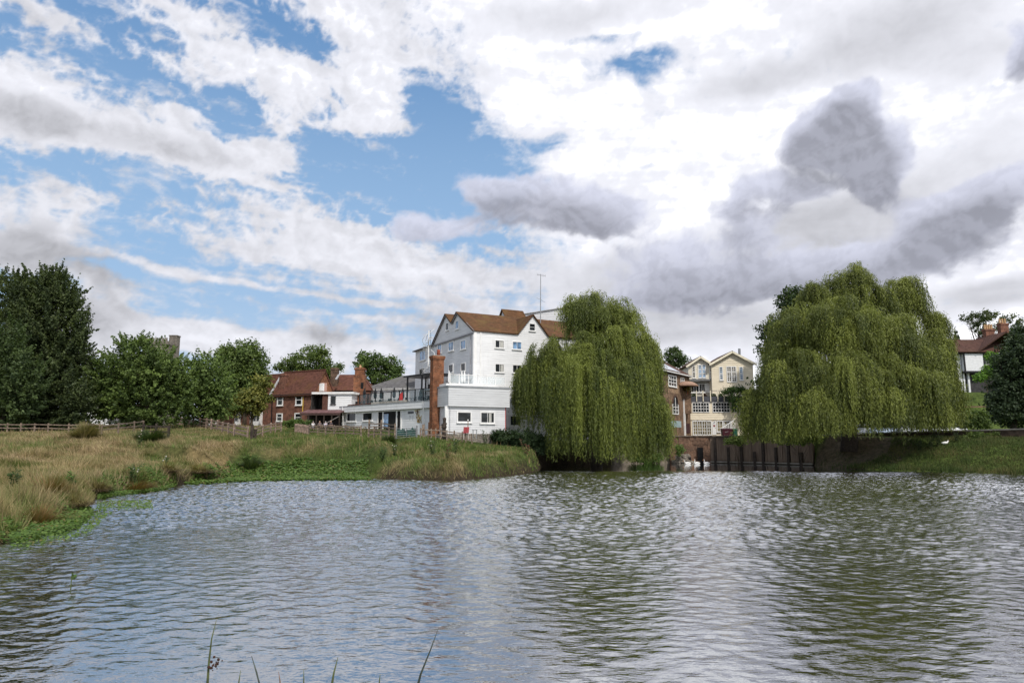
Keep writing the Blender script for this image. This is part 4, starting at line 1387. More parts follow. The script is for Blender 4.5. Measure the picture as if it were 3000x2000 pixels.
def spiral_stair():
    Y = 97.0
    c = at(1255, 1050, Y)[:2]
    z1, z0 = at(1255, 985, Y)[2], 6.5
    root = thing("spiral_stair", "slim white spiral fire stair against the white mill beside the brick chimney", "stair", (*c, z0))
    MB().tube([(*c, z0), (*c, at(1263, 968, Y)[2])], .09, 7).build("pole", M_trim, root)
    n = 44
    for k in range(n):
        a = k * .42; z = z0 + (z1 - z0) * k / n
        u = np.array([math.cos(a), math.sin(a)]); v = np.array([-u[1], u[0]])
        p = [np.array([*(c + u * .08 - v * .06), z]), np.array([*(c + u * .08 + v * .06), z]), np.array([*(c + u * .85 + v * .2), z]), np.array([*(c + u * .85 - v * .2), z])]
        MB().hexa(p, [q + [0, 0, .06] for q in p]).build("tread", M_trim, root)
    pts = [np.array([*(c + .88 * np.array([math.cos(k * .42), math.sin(k * .42)])), z0 + (z1 - z0) * k / n + 1.0]) for k in range(n + 1)]
    MB().tube(pts, .035, 5).build("handrail", M_trim, root)
    top = at(1262, 968, Y); b = at(1247, 1000, Y); m = at(1251, 984, Y)
    MB().tube([b, m, top, top - [0, 0, 3.5]], .04, 5).build("top_hoop", M_steel, root)


spiral_stair()


def restaurant_wing():
    """long low white wing with the open terrace on its roof"""
    B = np.array([gx(995, 103), 103.0]); A = np.array([gx(1272, 85.3), 85.3])
    W = Wall(B, A)
    root = thing("restaurant_wing", "long low white wing with wide glazed doors and a terrace on its roof", "building", (*B, Z0))
    zb = W.hit(1200, 1197)[1]; zt = W.hit(1200, 1178)[1]
    L = W.L
    lo = MB(); W.boards(lo, [(0, Z0 - .6), (L, Z0 - .6), (L, zb), (0, zb)], pitch=.3, lap=.025, o=-.3)
    lo.poly([W.P(0, Z0 - .6, -.3), W.P(0, Z0 - .6, -10), W.P(0, zb, -10), W.P(0, zb, -.3)])
    lo.build("wall", M_white, root)
    fa = MB(); W.boards(fa, [(-.15, zb), (L, zb), (L, zt), (-.15, zt)], pitch=.42, lap=.02, o=.1)
    W.box(fa, -.15, L, zb, zb + .05, -.4, .1); W.box(fa, -.17, -.13, zb, zt, -10, .1)
    fa.build("fascia", M_white, root)
    dk = MB(); W.box(dk, -.1, L, zt - .06, zt - .01, -11, .08); dk.build("terrace_deck", M_concrete, root)
    cp = MB(); W.box(cp, -.2, L, zt, zt + .08, -.2, .16); cp.build("gutter_edge", plain("grey coping", (.30, .32, .34)), root)
    for px in (1006, 1242):
        s, _ = W.hit(px, 1220); m = MB(); m.tube([W.P(s, Z0 - .4, -.16), W.P(s, zt, .2)], .06, 6); m.build("downpipe", M_trim, root)
    Wl = Wall(B, A, off=-.3)
    for r_ in [(1018, 1211, 1043, 1232), (1065, 1210, 1091, 1230)]:
        box_window(Wl, root, Wl.px_rect(*r_), M_trim, M_glass, 1, 1, fw=.16)
    r = Wl.px_rect(1108, 1205, 1176, 1260)
    dr = Wl.box(MB(), r[0], r[1], Z0 - .4, r[3], -.05, .03).build("glazed_door", M_dark, root)
    f = MB()
    for s in (r[0], r[1] - .0): Wl.box(f, s - .1, s + .1, Z0 - .4, r[3] + .1, -.03, .12)
    Wl.box(f, r[0], r[1], r[3], r[3] + .12, -.03, .12)
    for px in (1123, 1163): s = Wl.hit(px, 1230)[0]; Wl.box(f, s - .13, s + .13, Z0 - .4, r[3], -.03, .10)
    f.build("frame", M_trim, dr)
    s0, s1, z0, z1 = Wl.px_rect(1124, 1212, 1138, 1250)
    Wl.box(MB(), s0, s1, z0, z1, .032, .04).build("pane", M_glasssky, dr)
    return W, Wl, zb, zt, root, L


RW_W, RW_WL, RW_ZB, RW_ZT, RW_ROOT, RW_L = restaurant_wing()


def wing_signs():
    s0, s1, z0, z1 = RW_WL.px_rect(1196, 1205, 1212, 1211)
    o = RW_WL.box(MB(), s0, s1, z0, z1, .0, .07)
    root = thing("wall_sign", "small dark sign panel with a line of pale lettering on the white wing", "sign", RW_WL.P(s0, z0))
    o.build("panel", plain("slate blue sign", (.06, .065, .085), .5, .1), root)
    t = MB(); h = z1 - z0
    k = s0 + .12
    while k < s1 - .2:
        wd = random.uniform(.08, .16); RW_WL.box(t, k, k + wd, z0 + h * .36, z0 + h * .64, .071, .078); k += wd + .06
    t.build("lettering", plain("sign lettering", (.30, .31, .34), .6, .1), root)
    # decorative cut-out picture: a loose cluster of ochre, cream and brown shapes
    s0, s1, z0, z1 = RW_WL.px_rect(1217, 1200, 1236, 1238)
    root = thing("wall_ornament", "cream and brown leafy wall ornament fixed on the white wing", "wall art", RW_WL.P(s0, z0))
    r = np.random.default_rng(5)
    for nm, colr, n in (("ochre_shape", (.40, .27, .08), 26), ("cream_shape", (.60, .52, .34), 30), ("brown_shape", (.12, .06, .03), 22)):
        mb = MB()
        for _ in range(n):
            f = r.random(); z = z1 - (z1 - z0) * f
            s = s0 + (s1 - s0) * np.clip(.28 + .42 * f + r.normal(0, .17), 0, 1); q = r.uniform(.07, .20); a = r.uniform(0, 3.1)
            o = .03 + r.random() * .06
            mb.poly([RW_WL.P(s + q * math.cos(a + i * 1.05) * (1 if i % 2 else .6), z + q * math.sin(a + i * 1.05) * (1 if i % 2 else .6), o) for i in range(6)])
        mb.build(nm, plain(nm, colr, .7, .2, 5), root)
    for i in range(2):
        px = (1199, 1207)[i]
        s0, s1, z0, z1 = RW_WL.px_rect(px, 1216, px + 5, 1230)
        p = RW_WL.box(MB(), s0, s1, z0, z1, 0, .03).build("wall_notice", plain("pale notice", (.62, .63, .64), .6, .1, 6), org=RW_WL.P(s0, z0))
        tag(p, ["pale paper notice under the dark sign, the one towards the doors", "pale paper notice under the dark sign, the one towards the ornament"][i], "notice", "paper notices on the wing wall")


wing_signs()


def wing_terrace():
    W, zt = RW_W, RW_ZT
    # balustrade
    root = thing("terrace_balustrade", "black framed glass balustrade around the lower roof terrace", "balustrade", W.P(4, zt))
    WB = Wall(W.P(0, 0, -1.2), W.P(1, 0, -1.2))
    sb = [WB.hit(px, 1165)[0] for px in (1053, 1078, 1100, 1122, 1146, 1170, 1192, 1216, 1240, 1262)]
    zr = WB.hit(1150, 1147)[1]; z0 = zt + .0
    for i, (a, b) in enumerate(zip(sb, sb[1:])):
        WB.box(MB(), a + .06, b - .06, z0 + .1, zr - .05, -.01, .01).build("glass_panel", M_darkglass, root)
    for s in sb: WB.box(MB(), s - .06, s + .06, z0, zr + .08, -.06, .06).build("railing_post", M_black, root)
    m = MB(); WB.box(m, sb[0], sb[-1], zr - .02, zr + .05, -.05, .05); m.build("handrail", M_black, root)
    # long low planter in front
    s0, s1 = WB.hit(1098, 1175)[0], WB.hit(1196, 1172)[0]
    WB.box(MB(), s0, s1, zt + .08, zt + .42, .15, .6).build("roof_planter", M_concrete, org=WB.P(s0, zt))
    tag(bpy.data.objects["roof_planter"], "long pale stone trough along the edge of the lower roof terrace", "planter")
    s0, s1 = WB.hit(1022, 1184)[0], WB.hit(1096, 1180)[0]
    m = MB()
    for k in range(26):
        s = s0 + (s1 - s0) * k / 26; WB.box(m, s, s + (s1 - s0) / 26 * .9, zt + .09, zt + .2 + .18 * random.random(), -.2, .5)
    o = m.build("tile_edging", M_redtile, org=WB.P(s0, zt)); tag(o, "uneven edging of red tiles at the outer end of the terrace", "edging")
    # canopy on posts
    Wc = Wall(W.P(0, 0, -3.2), W.P(1, 0, -3.2))
    a, za = Wc.hit(1184, 1103); b, zb_ = Wc.hit(1262, 1094)
    root = thing("terrace_canopy", "thin dark flat canopy on black posts beside the chimney", "canopy", Wc.P(a, zt))
    z = (za + zb_) / 2
    Wc.box(MB(), a - .2, b + .6, z - .12, z + .12, -3.5, 0).build("canopy_roof", M_black, root)
    for px, o in ((1192, -.1), (1234, -.1), (1192, -3.2), (1240, -3.2)):
        s = Wc.hit(px, 1130)[0]; Wc.box(MB(), s - .09, s + .09, zt, z - .12, o - .09, o + .09).build("post", M_black, root)
    m = MB(); s, zc = Wc.hit(1246, 1131); Wc.box(m, s - .55, s + .55, zc - .3, zc + .35, -1.0, -.8); m.build("speaker_box", M_black, root)
    # goods on the terrace
    Wg = Wall(W.P(0, 0, -2.6), W.P(1, 0, -2.6))
    rk = np.random.default_rng(3)
    names = ["at the outer end of the terrace", "second from the outer end of the terrace", "in the middle of the terrace behind the trough", "third along behind the trough", "just before the canopy", "under the canopy beside the red banner"]
    for i, px in enumerate((1068, 1093, 1117, 1148, 1180, 1226)):
        s, zz = Wg.hit(px, 1141 if i != 3 else 1138); c = Wg.P(s, zt, -.4 * (i % 2))
        root = thing("folded_parasol", "black folded parasol " + names[i], "parasol", c, "black folded parasols on the lower terrace")
        MB().tube([c, (c[0], c[1], zz + .25)], .04, 5).build("pole", M_black, root)
        MB().tube([(c[0], c[1], zz - 1.3), (c[0], c[1], zz - 1.0), (c[0], c[1], zz - .35), (c[0], c[1], zz + .2)], [.16, .26, .22, .04], 7).build("canopy", M_black, root)
        MB().box(c[0] - .3, c[0] + .3, c[1] - .3, c[1] + .3, zt, zt + .1).build("base", M_concrete, root)
    # tables and chairs
    k = 0
    spots = [1060, 1082, 1106, 1132, 1160, 1208, 1246]
    where = ["at the outer end", "beside the second parasol", "behind the outer part of the trough", "behind the middle of the trough", "at the inner end of the trough", "beneath the canopy by the banner", "beneath the canopy by the chimney"]
    t0 = None
    for i, px in enumerate(spots):
        s, _ = Wg.hit(px, 1165); c = Wg.P(s, zt, .2)
        root = thing("terrace_table", "small black table " + where[i] + " on the lower terrace", "table", c, "black tables on the lower terrace")
        MB().tube([(c[0], c[1], zt + .72), (c[0], c[1], zt + .76)], .42, 12).build("tabletop", M_black, root)
        MB().tube([(c[0], c[1], zt + .03), (c[0], c[1], zt + .72)], .05, 6).build("pedestal", M_black, root)
        MB().tube([(c[0], c[1], zt), (c[0], c[1], zt + .04)], .28, 10).build("base", M_black, root)
        for sgn in (-1, 1):
            ch = chair(Wg.P(s + sgn * .85, zt, .25), math.atan2(*(W.d * sgn)[::-1]), ("black chair on the chimney side of the table " if sgn > 0 else "black chair on the outer side of the table ") + where[i], "black chairs on the lower terrace")
    # red banner
    s, zz = Wg.hit(1205, 1156); c = Wg.P(s, zt, 1.75)
    root = thing("banner_stand", "upright red banner on the lower terrace under the canopy", "banner", c)
    m = MB(); m.hexa([c + [-.22, 0, .15], c + [.30, .02, .15], c + [.30, .05, .15], c + [-.22, .03, .15]], [c + [-.05, 0, 1.35], c + [.30, .02, 1.55], c + [.30, .05, 1.55], c + [-.05, .03, 1.35]]); m.build("banner_cloth", M_redp, root)
    MB().beam(c + [.34, .03, 0], c + [.34, .03, 1.65], .05).build("pole", M_black, root)
    MB().box(c[0] - .4, c[0] + .45, c[1] - .2, c[1] + .25, zt, zt + .06).build("base", M_black, root)


def _dg():
    m, t, bs = new_mat("smoky balustrade glass")
    bs.inputs["Base Color"].default_value = (.10, .16, .18, 1); bs.inputs["Roughness"].default_value = .05; bs.inputs["Alpha"].default_value = .3
    return m


M_darkglass = _dg()
_chair0 = []


def chair(c, ang, label, group):
    if not _chair0:
        root = thing("terrace_chair", label, "chair", c, group); root.rotation_euler = (0, 0, 0)
        x, y, z = c
        MB().box(x - .22, x + .22, y - .22, y + .22, z + .42, z + .46).build("seat", M_black, root)
        MB().hexa([(x + .18, y - .21, z + .46), (x + .22, y - .21, z + .46), (x + .22, y + .21, z + .46), (x + .18, y + .21, z + .46)], [(x + .27, y - .17, z + .92), (x + .31, y - .17, z + .92), (x + .31, y + .17, z + .92), (x + .27, y + .17, z + .92)]).build("backrest", M_black, root)
        for dx in (-.19, .19):
            for dy in (-.19, .19): MB().beam((x + dx, y + dy, z), (x + dx * .95, y + dy * .95, z + .42), .035).build("leg", M_black, root)
        root.rotation_euler = (0, 0, ang)
        _chair0.append(root); return root
    r0 = _chair0[0]; r = r0.copy(); COL.objects.link(r); r.location = [float(v) for v in c]; r.rotation_euler = (0, 0, ang); r["label"] = label; r["group"] = group
    for ch in list(r0.children):
        k = ch.copy(); COL.objects.link(k); k.parent = r
    return r


wing_terrace()


def slate_building():
    Y = 112.0
    W = Wall((at(1062, 1150, Y)[0], Y), (at(1222, 1150, Y - 2)[0], Y - 2))
    e0 = W.hit(1066, 1142); e1 = W.hit(1218, 1137)
    root = thing("slate_roofed_building", "low white building with a grey slate hipped roof behind the terrace", "building", W.P(0, 4.9))
    mb = MB(); W.flat(mb, [(0, 4.9), (W.L, 4.9), (W.L, e1[1]), (0, e0[1])]); mb.poly([W.P(0, 4.9), W.P(0, 4.9, -9), W.P(0, e0[1], -9), W.P(0, e0[1])]); mb.build("wall", M_white, root)
    f = MB(); f.beam(W.P(-.2, e0[1], .3), W.P(W.L, e1[1], .3), .12, .22); f.build("fascia", M_trim, root)
    dz = W.hit(1142, 1101)[1]
    a, b = W.P(-.3, e0[1] + .05, .4), W.P(W.L + .3, e1[1] + .05, .4)
    r0, r1 = W.P(W.L * .50, dz + .3, -4.5), W.P(W.L + .3, dz + .5, -4.5)
    a2, b2 = W.P(-.3, e0[1] + .05, -9.5), W.P(W.L + .3, e1[1] + .05, -9.5)
    m = MB(); m.slab([a, b, r1, r0], .12); m.slab([a2, a, r0], .12); m.slab([b2, a2, r0, r1], .12)
    m.build("roof", M_slate, root)


slate_building()
# ------------------------------------------------------------------ red brick houses on the left
def flue(mb, P, d, e, w, t, z0, z1):
    """rectangular chimney shaft at P with half axes along d and e"""
    c = [P - d * w / 2 - e * t / 2, P + d * w / 2 - e * t / 2, P + d * w / 2 + e * t / 2, P - d * w / 2 + e * t / 2]
    return mb.hexa([(*q, z0) for q in c], [(*q, z1) for q in c])


def red_house():
    K = np.array([gx(911, 105), 105.0])                   # corner nearest the pond
    fd = np.array([-.88, .475]); fd /= np.linalg.norm(fd); gd = np.array([.475, .88]); gd /= np.linalg.norm(gd)
    WF = Wall(K, K + fd * 26); WG = Wall(K, K + gd * 6)
    z0 = 4.7
    root = thing("brick_house", "red brick house with a steep clay tile roof and white sash windows", "house", (*K, z0))
    e = WF.hit(840, 1152)[1]
    rt, rz = WG.hit(951, 1084); GW = 2 * rt
    s_div = WF.hit(796, 1180)[0]
    Lf = WF.hit(798 - 15, 1180)[0]
    mb = MB(); WF.flat(mb, [(0, z0 - .5), (s_div, z0 - .5), (s_div, e), (0, e)])
    mb.build("front_wall", M_brick, root)
    mb = MB(); WG.flat(mb, [(0, z0), (GW, z0), (GW, e), (rt, rz - .1), (0, e)])
    mb.build("gable_wall", M_brickold, root)
    P = lambda s, t, z: np.array([*(K + fd * s + gd * t), z])
    rf = MB()
    k = (rz - e) / rt
    rf.slab([P(-.2, -.35, e - k * .35), P(s_div + .2, -.35, e - k * .35), P(s_div + .2, rt, rz), P(-.2, rt, rz)], .16)
    rf.slab([P(-.2, GW + .35, e - k * .35), P(s_div + .2, GW + .35, e - k * .35), P(s_div + .2, rt, rz), P(-.2, rt, rz)], .16)
    roof = rf.build("roof", M_redtile, root)
    v = MB(); v.beam(P(s_div + .3, -.4, e - k * .4 + .12), P(s_div + .3, rt, rz + .12), .34, .16); v.build("lead_verge", M_lead, root)
    v = MB(); v.tube([P(-.2, rt, rz + .05), P(s_div, rt, rz + .05)], .12, 6); v.build("ridge_tiles", M_redtile, roof)
    g = MB(); g.beam(P(0, -.42, e - .25), P(s_div + .2, -.42, e - .25), .14, .12); g.build("gutter", M_black, root)
    d = MB(); d.tube([WF.P(s_div - .25, z0, .1), WF.P(s_div - .25, e - .2, .15)], .08, 6); d.build("downpipe", M_black, root)
    for r_ in [(815, 1159, 828, 1185), (869, 1158, 884, 1184), (813, 1213, 826, 1231), (866, 1212, 882, 1232)]:
        box_window(WF, root, WF.px_rect(*r_), M_trim, M_glass, 1, 2, fw=.16, bar=.09)
    s = WF.hit(889, 1180)[0]; zt = WF.hit(889, 1160)[1]; zb = WF.hit(889, 1208)[1]
    y = MB(); y.tube([WF.P(s, zb, .1), WF.P(s, zt, .1), WF.P(s - 1.2, zt + .05, .1)], .07, 6); y.build("yellow_pipe", plain("yellow pipe", (.62, .42, .07), .5, .1), root)
    # door opening high in the gable
    a = WG.px_rect(939, 1121, 957, 1146)
    WG.box(MB(), a[0], a[1], a[2], a[3], -.05, .04).build("gable_door", plain("faded pink boards", (.42, .25, .20), .8, .2, 5), root)
    a = WG.px_rect(942, 1118, 946, 1146); m = MB(); WG.box(m, a[0] - .5, a[0] - .35, a[2], a[3] - .3, 0, .9); m.build("open_shutter", M_trim, root)
    # farther half of the house behind the trees
    root2 = thing("brick_house", "further brick house half hidden by trees, with white bay windows", "house", (*(K + fd * s_div), z0))
    s2 = s_div + 13
    mb = MB(); WF.flat(mb, [(s_div + .02, z0 - .5), (s2, z0 - .5), (s2, e - .05), (s_div + .02, e - .05)], o=-.1)
    q = K + fd * s2; mb.poly([(*q, z0), (*(q + gd * GW), z0), (*(q + gd * GW), e), (*(q + gd * rt), rz), (*q, e)])
    mb.build("front_wall", M_brick, root2)
    rf = MB()
    rf.slab([P(s_div + .5, -.3, e - k * .35 - .1), P(s2 + .3, -.3, e - k * .35 - .1), P(s2 + .3, rt, rz - .1), P(s_div + .5, rt, rz - .1)], .16)
    rf.slab([P(s_div + .5, GW + .3, e - k * .35 - .1), P(s2 + .3, GW + .3, e - k * .35 - .1), P(s2 + .3, rt, rz - .1), P(s_div + .5, rt, rz - .1)], .16)
    rf.build("roof", M_redtile, root2)
    c = MB(); cs = WF.hit(819, 1110)[0]; q = K + fd * (cs) + gd * .9
    flue(c, q, fd, gd, 1.25, .8, e - .3, at(819, 1088, 106)[2]); flue(c, q, fd, gd, 1.4, .95, at(819, 1096, 106)[2], at(819, 1091, 106)[2]); c.build("chimney", M_brick, root2)
    for x0, x1 in ((741, 768), (696, 705), (611, 634)):
        r = WF.px_rect(x0, 1208, x1, 1233); bay = MB()
        WF.box(bay, r[0], r[1], z0, r[3] + .15, -.1, .55); by = bay.build("bay_window", M_trim, root2)
        n = 3 if x1 - x0 > 15 else 1
        for i in range(n):
            a = r[0] + (r[1] - r[0]) * (i + .14) / n; b = r[0] + (r[1] - r[0]) * (i + .86) / n
            WF.box(MB(), a, b, r[2], r[3] - .05, .5, .575).build("pane", M_glass, by)
    # hipped house to the right
    root3 = thing("hipped_house", "brick house with hipped red roof and a massive brick chimney", "house", (gx(1000, 108), 108, z0))
    Y = 111.0
    W3 = Wall((at(983, 1150, Y)[0], Y), (at(1085, 1150, Y)[0], Y))
    ee = W3.hit(1000, 1143)[1]; rz3 = W3.hit(1010, 1097)[1] + .3
    mb = MB(); W3.flat(mb, [(-1, z0), (W3.L, z0), (W3.L, ee), (-1, ee)]); mb.poly([W3.P(W3.L, z0), W3.P(W3.L, z0, -7), W3.P(W3.L, ee, -7), W3.P(W3.L, ee)]); mb.build("wall", M_brick, root3)
    rf = MB(); s_h = W3.hit(1026, 1097)[0]
    rf.slab([W3.P(-1.5, ee, .3), W3.P(W3.L + .4, ee, .3), W3.P(s_h + 1.2, rz3, -3.2), W3.P(-1.5, rz3, -3.2)], .14)
    rf.slab([W3.P(W3.L + .4, ee, .3), W3.P(W3.L + .4, ee, -6.8), W3.P(s_h + 1.2, rz3, -3.2)], .14)
    rf.slab([W3.P(-1.5, ee, -6.8), W3.P(W3.L + .4, ee, -6.8), W3.P(s_h + 1.2, rz3, -3.2), W3.P(-1.5, rz3, -3.2)], .14)
    r_ = rf.build("roof", M_redtile, root3)
    v = MB(); v.tube([W3.P(W3.L + .4, ee + .1, .3), W3.P(s_h + 1.2, rz3 + .06, -3.2)], .1, 6); v.build("hip_tiles", M_redtile, r_)
    v = MB(); v.beam(at(984, 1111, 108.8), at(993, 1097, 109.5), .3, .14); v.build("lead_flashing", M_lead, r_)
    dd, ev = np.array([1.0, 0]), np.array([0, 1.0])
    c = MB(); q = np.array([at(981, 1100, 112)[0], 112]); wz = at(992, 1100, 112)[0] - at(972, 1100, 112)[0]
    flue(c, q, dd, ev, wz, 1.0, 9, at(981, 1078, 112)[2]); flue(c, q, dd, ev, wz + .16, 1.15, at(981, 1084, 112)[2], at(981, 1080, 112)[2]); c.build("dark_chimney", M_brickdamp, root3)
    Yc = 106.0
    c = MB(); q = np.array([at(1055, 1100, Yc)[0], Yc]); wz = at(1071, 1130, Yc)[0] - at(1039, 1130, Yc)[0]
    flue(c, q, dd, ev, wz, 1.3, z0, at(1055, 1098, Yc)[2]); flue(c, q, dd, ev, wz * .84, 1.1, at(1055, 1098, Yc)[2], at(1055, 1084, Yc)[2]); flue(c, q, dd, ev, wz * 1.0, 1.3, at(1055, 1084, Yc)[2], at(1055, 1080, Yc)[2])
    flue(c, q, dd, ev, wz * .8, 1.0, at(1055, 1080, Yc)[2], at(1055, 1077, Yc)[2])
    st = c.build("brick_chimney", M_brickold, root3)
    MB().tube([(q[0], q[1], at(1058, 1077, Yc)[2]), (q[0], q[1], at(1058, 1069, Yc)[2])], [.2, .15], 8).build("chimney_pot", M_pot, st)
    a = at(1061, 1127, Yc - .66); MB().box(a[0] - .22, a[0] + .22, a[1] - .02, a[1] + .05, a[2] - .6, a[2] + .35).build("dark_opening", M_dark, st)
    # flat roofed white annexe in front
    W4 = Wall((gx(912, 103.5), 103.5), (gx(1035, 102.8), 102.8))
    root4 = thing("flat_roofed_annexe", "white flat roofed annexe with a dark open recess next to the brick house", "building", W4.P(0, z0))
    t = W4.hit(970, 1148)[1]; t2 = t - .32; b = W4.hit(970, 1204)[1]
    sA, sB = W4.hit(914, 1180)[0], W4.hit(961, 1180)[0]; sC = W4.hit(1030, 1180)[0]
    m = MB(); W4.box(m, -.1, sC + .35, t2, t, -5, .3); m.build("flat_roof", M_trim, root4)
    m = MB(); W4.boards(m, [(sB, b), (sC, b), (sC, t2), (sB, t2)]); m.poly([W4.P(sC, b), W4.P(sC, b, -5), W4.P(sC, t2, -5), W4.P(sC, t2)]); m.build("white_wall", M_white, root4)
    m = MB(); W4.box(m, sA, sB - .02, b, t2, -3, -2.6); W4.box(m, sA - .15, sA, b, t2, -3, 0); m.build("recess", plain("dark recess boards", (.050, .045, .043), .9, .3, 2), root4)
    m = MB(); W4.box(m, sB - .9, sB - .03, b, t2, -2.5, -.02); m.build("brown_panel", plain("brown boards", (.115, .055, .040), .9, .2, 3), root4)
    m = MB(); W4.box(m, sA + 1.2, sA + 2.1, b + .2, t2 - .8, -2.58, -2.5); m.build("dark_door", M_black, root4)
    m = MB(); W4.box(m, .0, sC, z0 - .2, b, -5, -1.0); m.build("lower_wall", M_brickdamp, root4)
    box_window(W4, root4, W4.px_rect(971, 1161, 982, 1182), M_dtrim, M_glass, 1, 1)
    # lean-to canopy with dark underside
    W5 = Wall((gx(884, 101.5), 101.5), (gx(1000, 100.8), 100.8))
    root5 = thing("lean_to_shelter", "open sided shelter with a purple brown roof edge below the annexe", "shelter", W5.P(0, z0))
    zt = W5.hit(940, 1206)[1]
    s0, s1 = W5.hit(882, 1210)[0], W5.hit(1000, 1210)[0]
    m = MB(); m.slab([W5.P(s0, zt - .12, .5), W5.P(s1, zt - .12, .5), W5.P(s1, zt + .45, -2.4), W5.P(s0, zt + .45, -2.4)], .12); m.build("roof", plain("purple brown roofing", (.16, .085, .085), .8, .25, 2), root5)
    m = MB(); W5.box(m, s0, s1, zt - .5, zt - .25, .36, .44); m.build("fascia", plain("dark brown fascia", (.075, .045, .04), .8), root5)
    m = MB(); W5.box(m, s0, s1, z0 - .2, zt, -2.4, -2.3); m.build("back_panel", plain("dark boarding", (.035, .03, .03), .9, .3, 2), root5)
    for i in range(6):
        s = s0 + .1 + (s1 - s0 - .3) * i / 5; m = MB(); W5.box(m, s, s + .14, z0 - .3, zt - .2, .25, .4); m.build("post", M_darkwood, root5)
    m = MB(); m.beam(W5.P(s1 - 3.2, z0 + .3, .45), W5.P(s1 - .2, zt - .7, .45), .12); m.build("brace", plain("pale brace", (.2, .18, .17)), root5)


red_house()


def church():
    Y = 190.0
    x1 = at(488, 1040, Y)[0]; x0 = x1 - 6.4
    zt = at(470, 989, Y)[2]; zb = 5
    root = thing("church_tower", "distant grey stone church tower with battlements and a square corner turret", "church tower", ((x0 + x1) / 2, Y, zb))
    d = x1 - x0
    m = MB(); m.box(x0, x1, Y, Y + d, zb, zt - 1.6); m.box(x0 - .2, x1 + .2, Y - .2, Y + d + .2, zt - 1.9, zt - 1.6); m.build("tower", M_stone, root)
    n = 7
    m = MB(); m.box(x0, x1, Y, Y + .6, zt - 1.6, zt - .9); m.box(x0, x1, Y + d - .6, Y + d, zt - 1.6, zt - .9); m.box(x0, x0 + .6, Y + .61, Y + d - .61, zt - 1.6, zt - .9); m.box(x1 - .6, x1, Y + .61, Y + d - .61, zt - 1.6, zt - .9)
    m.build("parapet", M_stone, root)
    for k in range(n):
        a = x0 + d * (k + .12) / n; b = x0 + d * (k + .66) / n
        for y in (Y, Y + d - .6): MB().box(a, b, y, y + .6, zt - .89, zt).build("merlon", M_stone, root)
    t0, t1 = x1 - 1.9, x1 + .25; tz = at(508, 974, Y)[2]
    m = MB(); w = t1 - t0; yb = Y + d - 1.9; m.box(t0, t1, yb, yb + w, zb, tz); m.box(t0 - .12, t1 + .12, yb - .12, yb + .12 + w, tz - .3, tz - .02); m.build("stair_turret", M_stone, root)
    for k in range(2):
        xc = x0 + d * (.3 + .3 * k)
        MB().box(xc - .5, xc + .5, Y - .03, Y + .05, zt - 7.5, zt - 4.8).build("belfry_opening", M_dark, root)


church()


def white_house_behind_trees():
    Y = 104
    W = Wall((gx(236, Y), Y), (gx(375, Y), Y))
    root = thing("white_building", "white building glimpsed between the dark tree and the round green tree", "building", W.P(0, 4.6))
    a = W.hit(240, 1165)[1]; b = W.hit(330, 1232)[1]
    s1 = W.hit(318, 1200)[0]; s2 = W.hit(374, 1240)[0]
    m = MB(); W.boards(m, [(0, 4.2), (s1, 4.2), (s1, a), (0, a)]); W.boards(m, [(s1, 4.2), (s2, 4.2), (s2, b), (s1, b)]); m.build("wall", M_white, root)
    m = MB(); m.slab([W.P(-.3, a, .3), W.P(s1 + .2, a, .3), W.P(s1 + .2, a + 2, -4), W.P(-.3, a + 2, -4)], .15); m.build("roof", M_slate, root); m = MB(); m.slab([W.P(s1, b, .3), W.P(s2 + .2, b, .3), W.P(s2 + .2, b + 1, -4), W.P(s1, b + 1, -4)], .12); m.build("lower_roof", M_slate, root)


white_house_behind_trees()


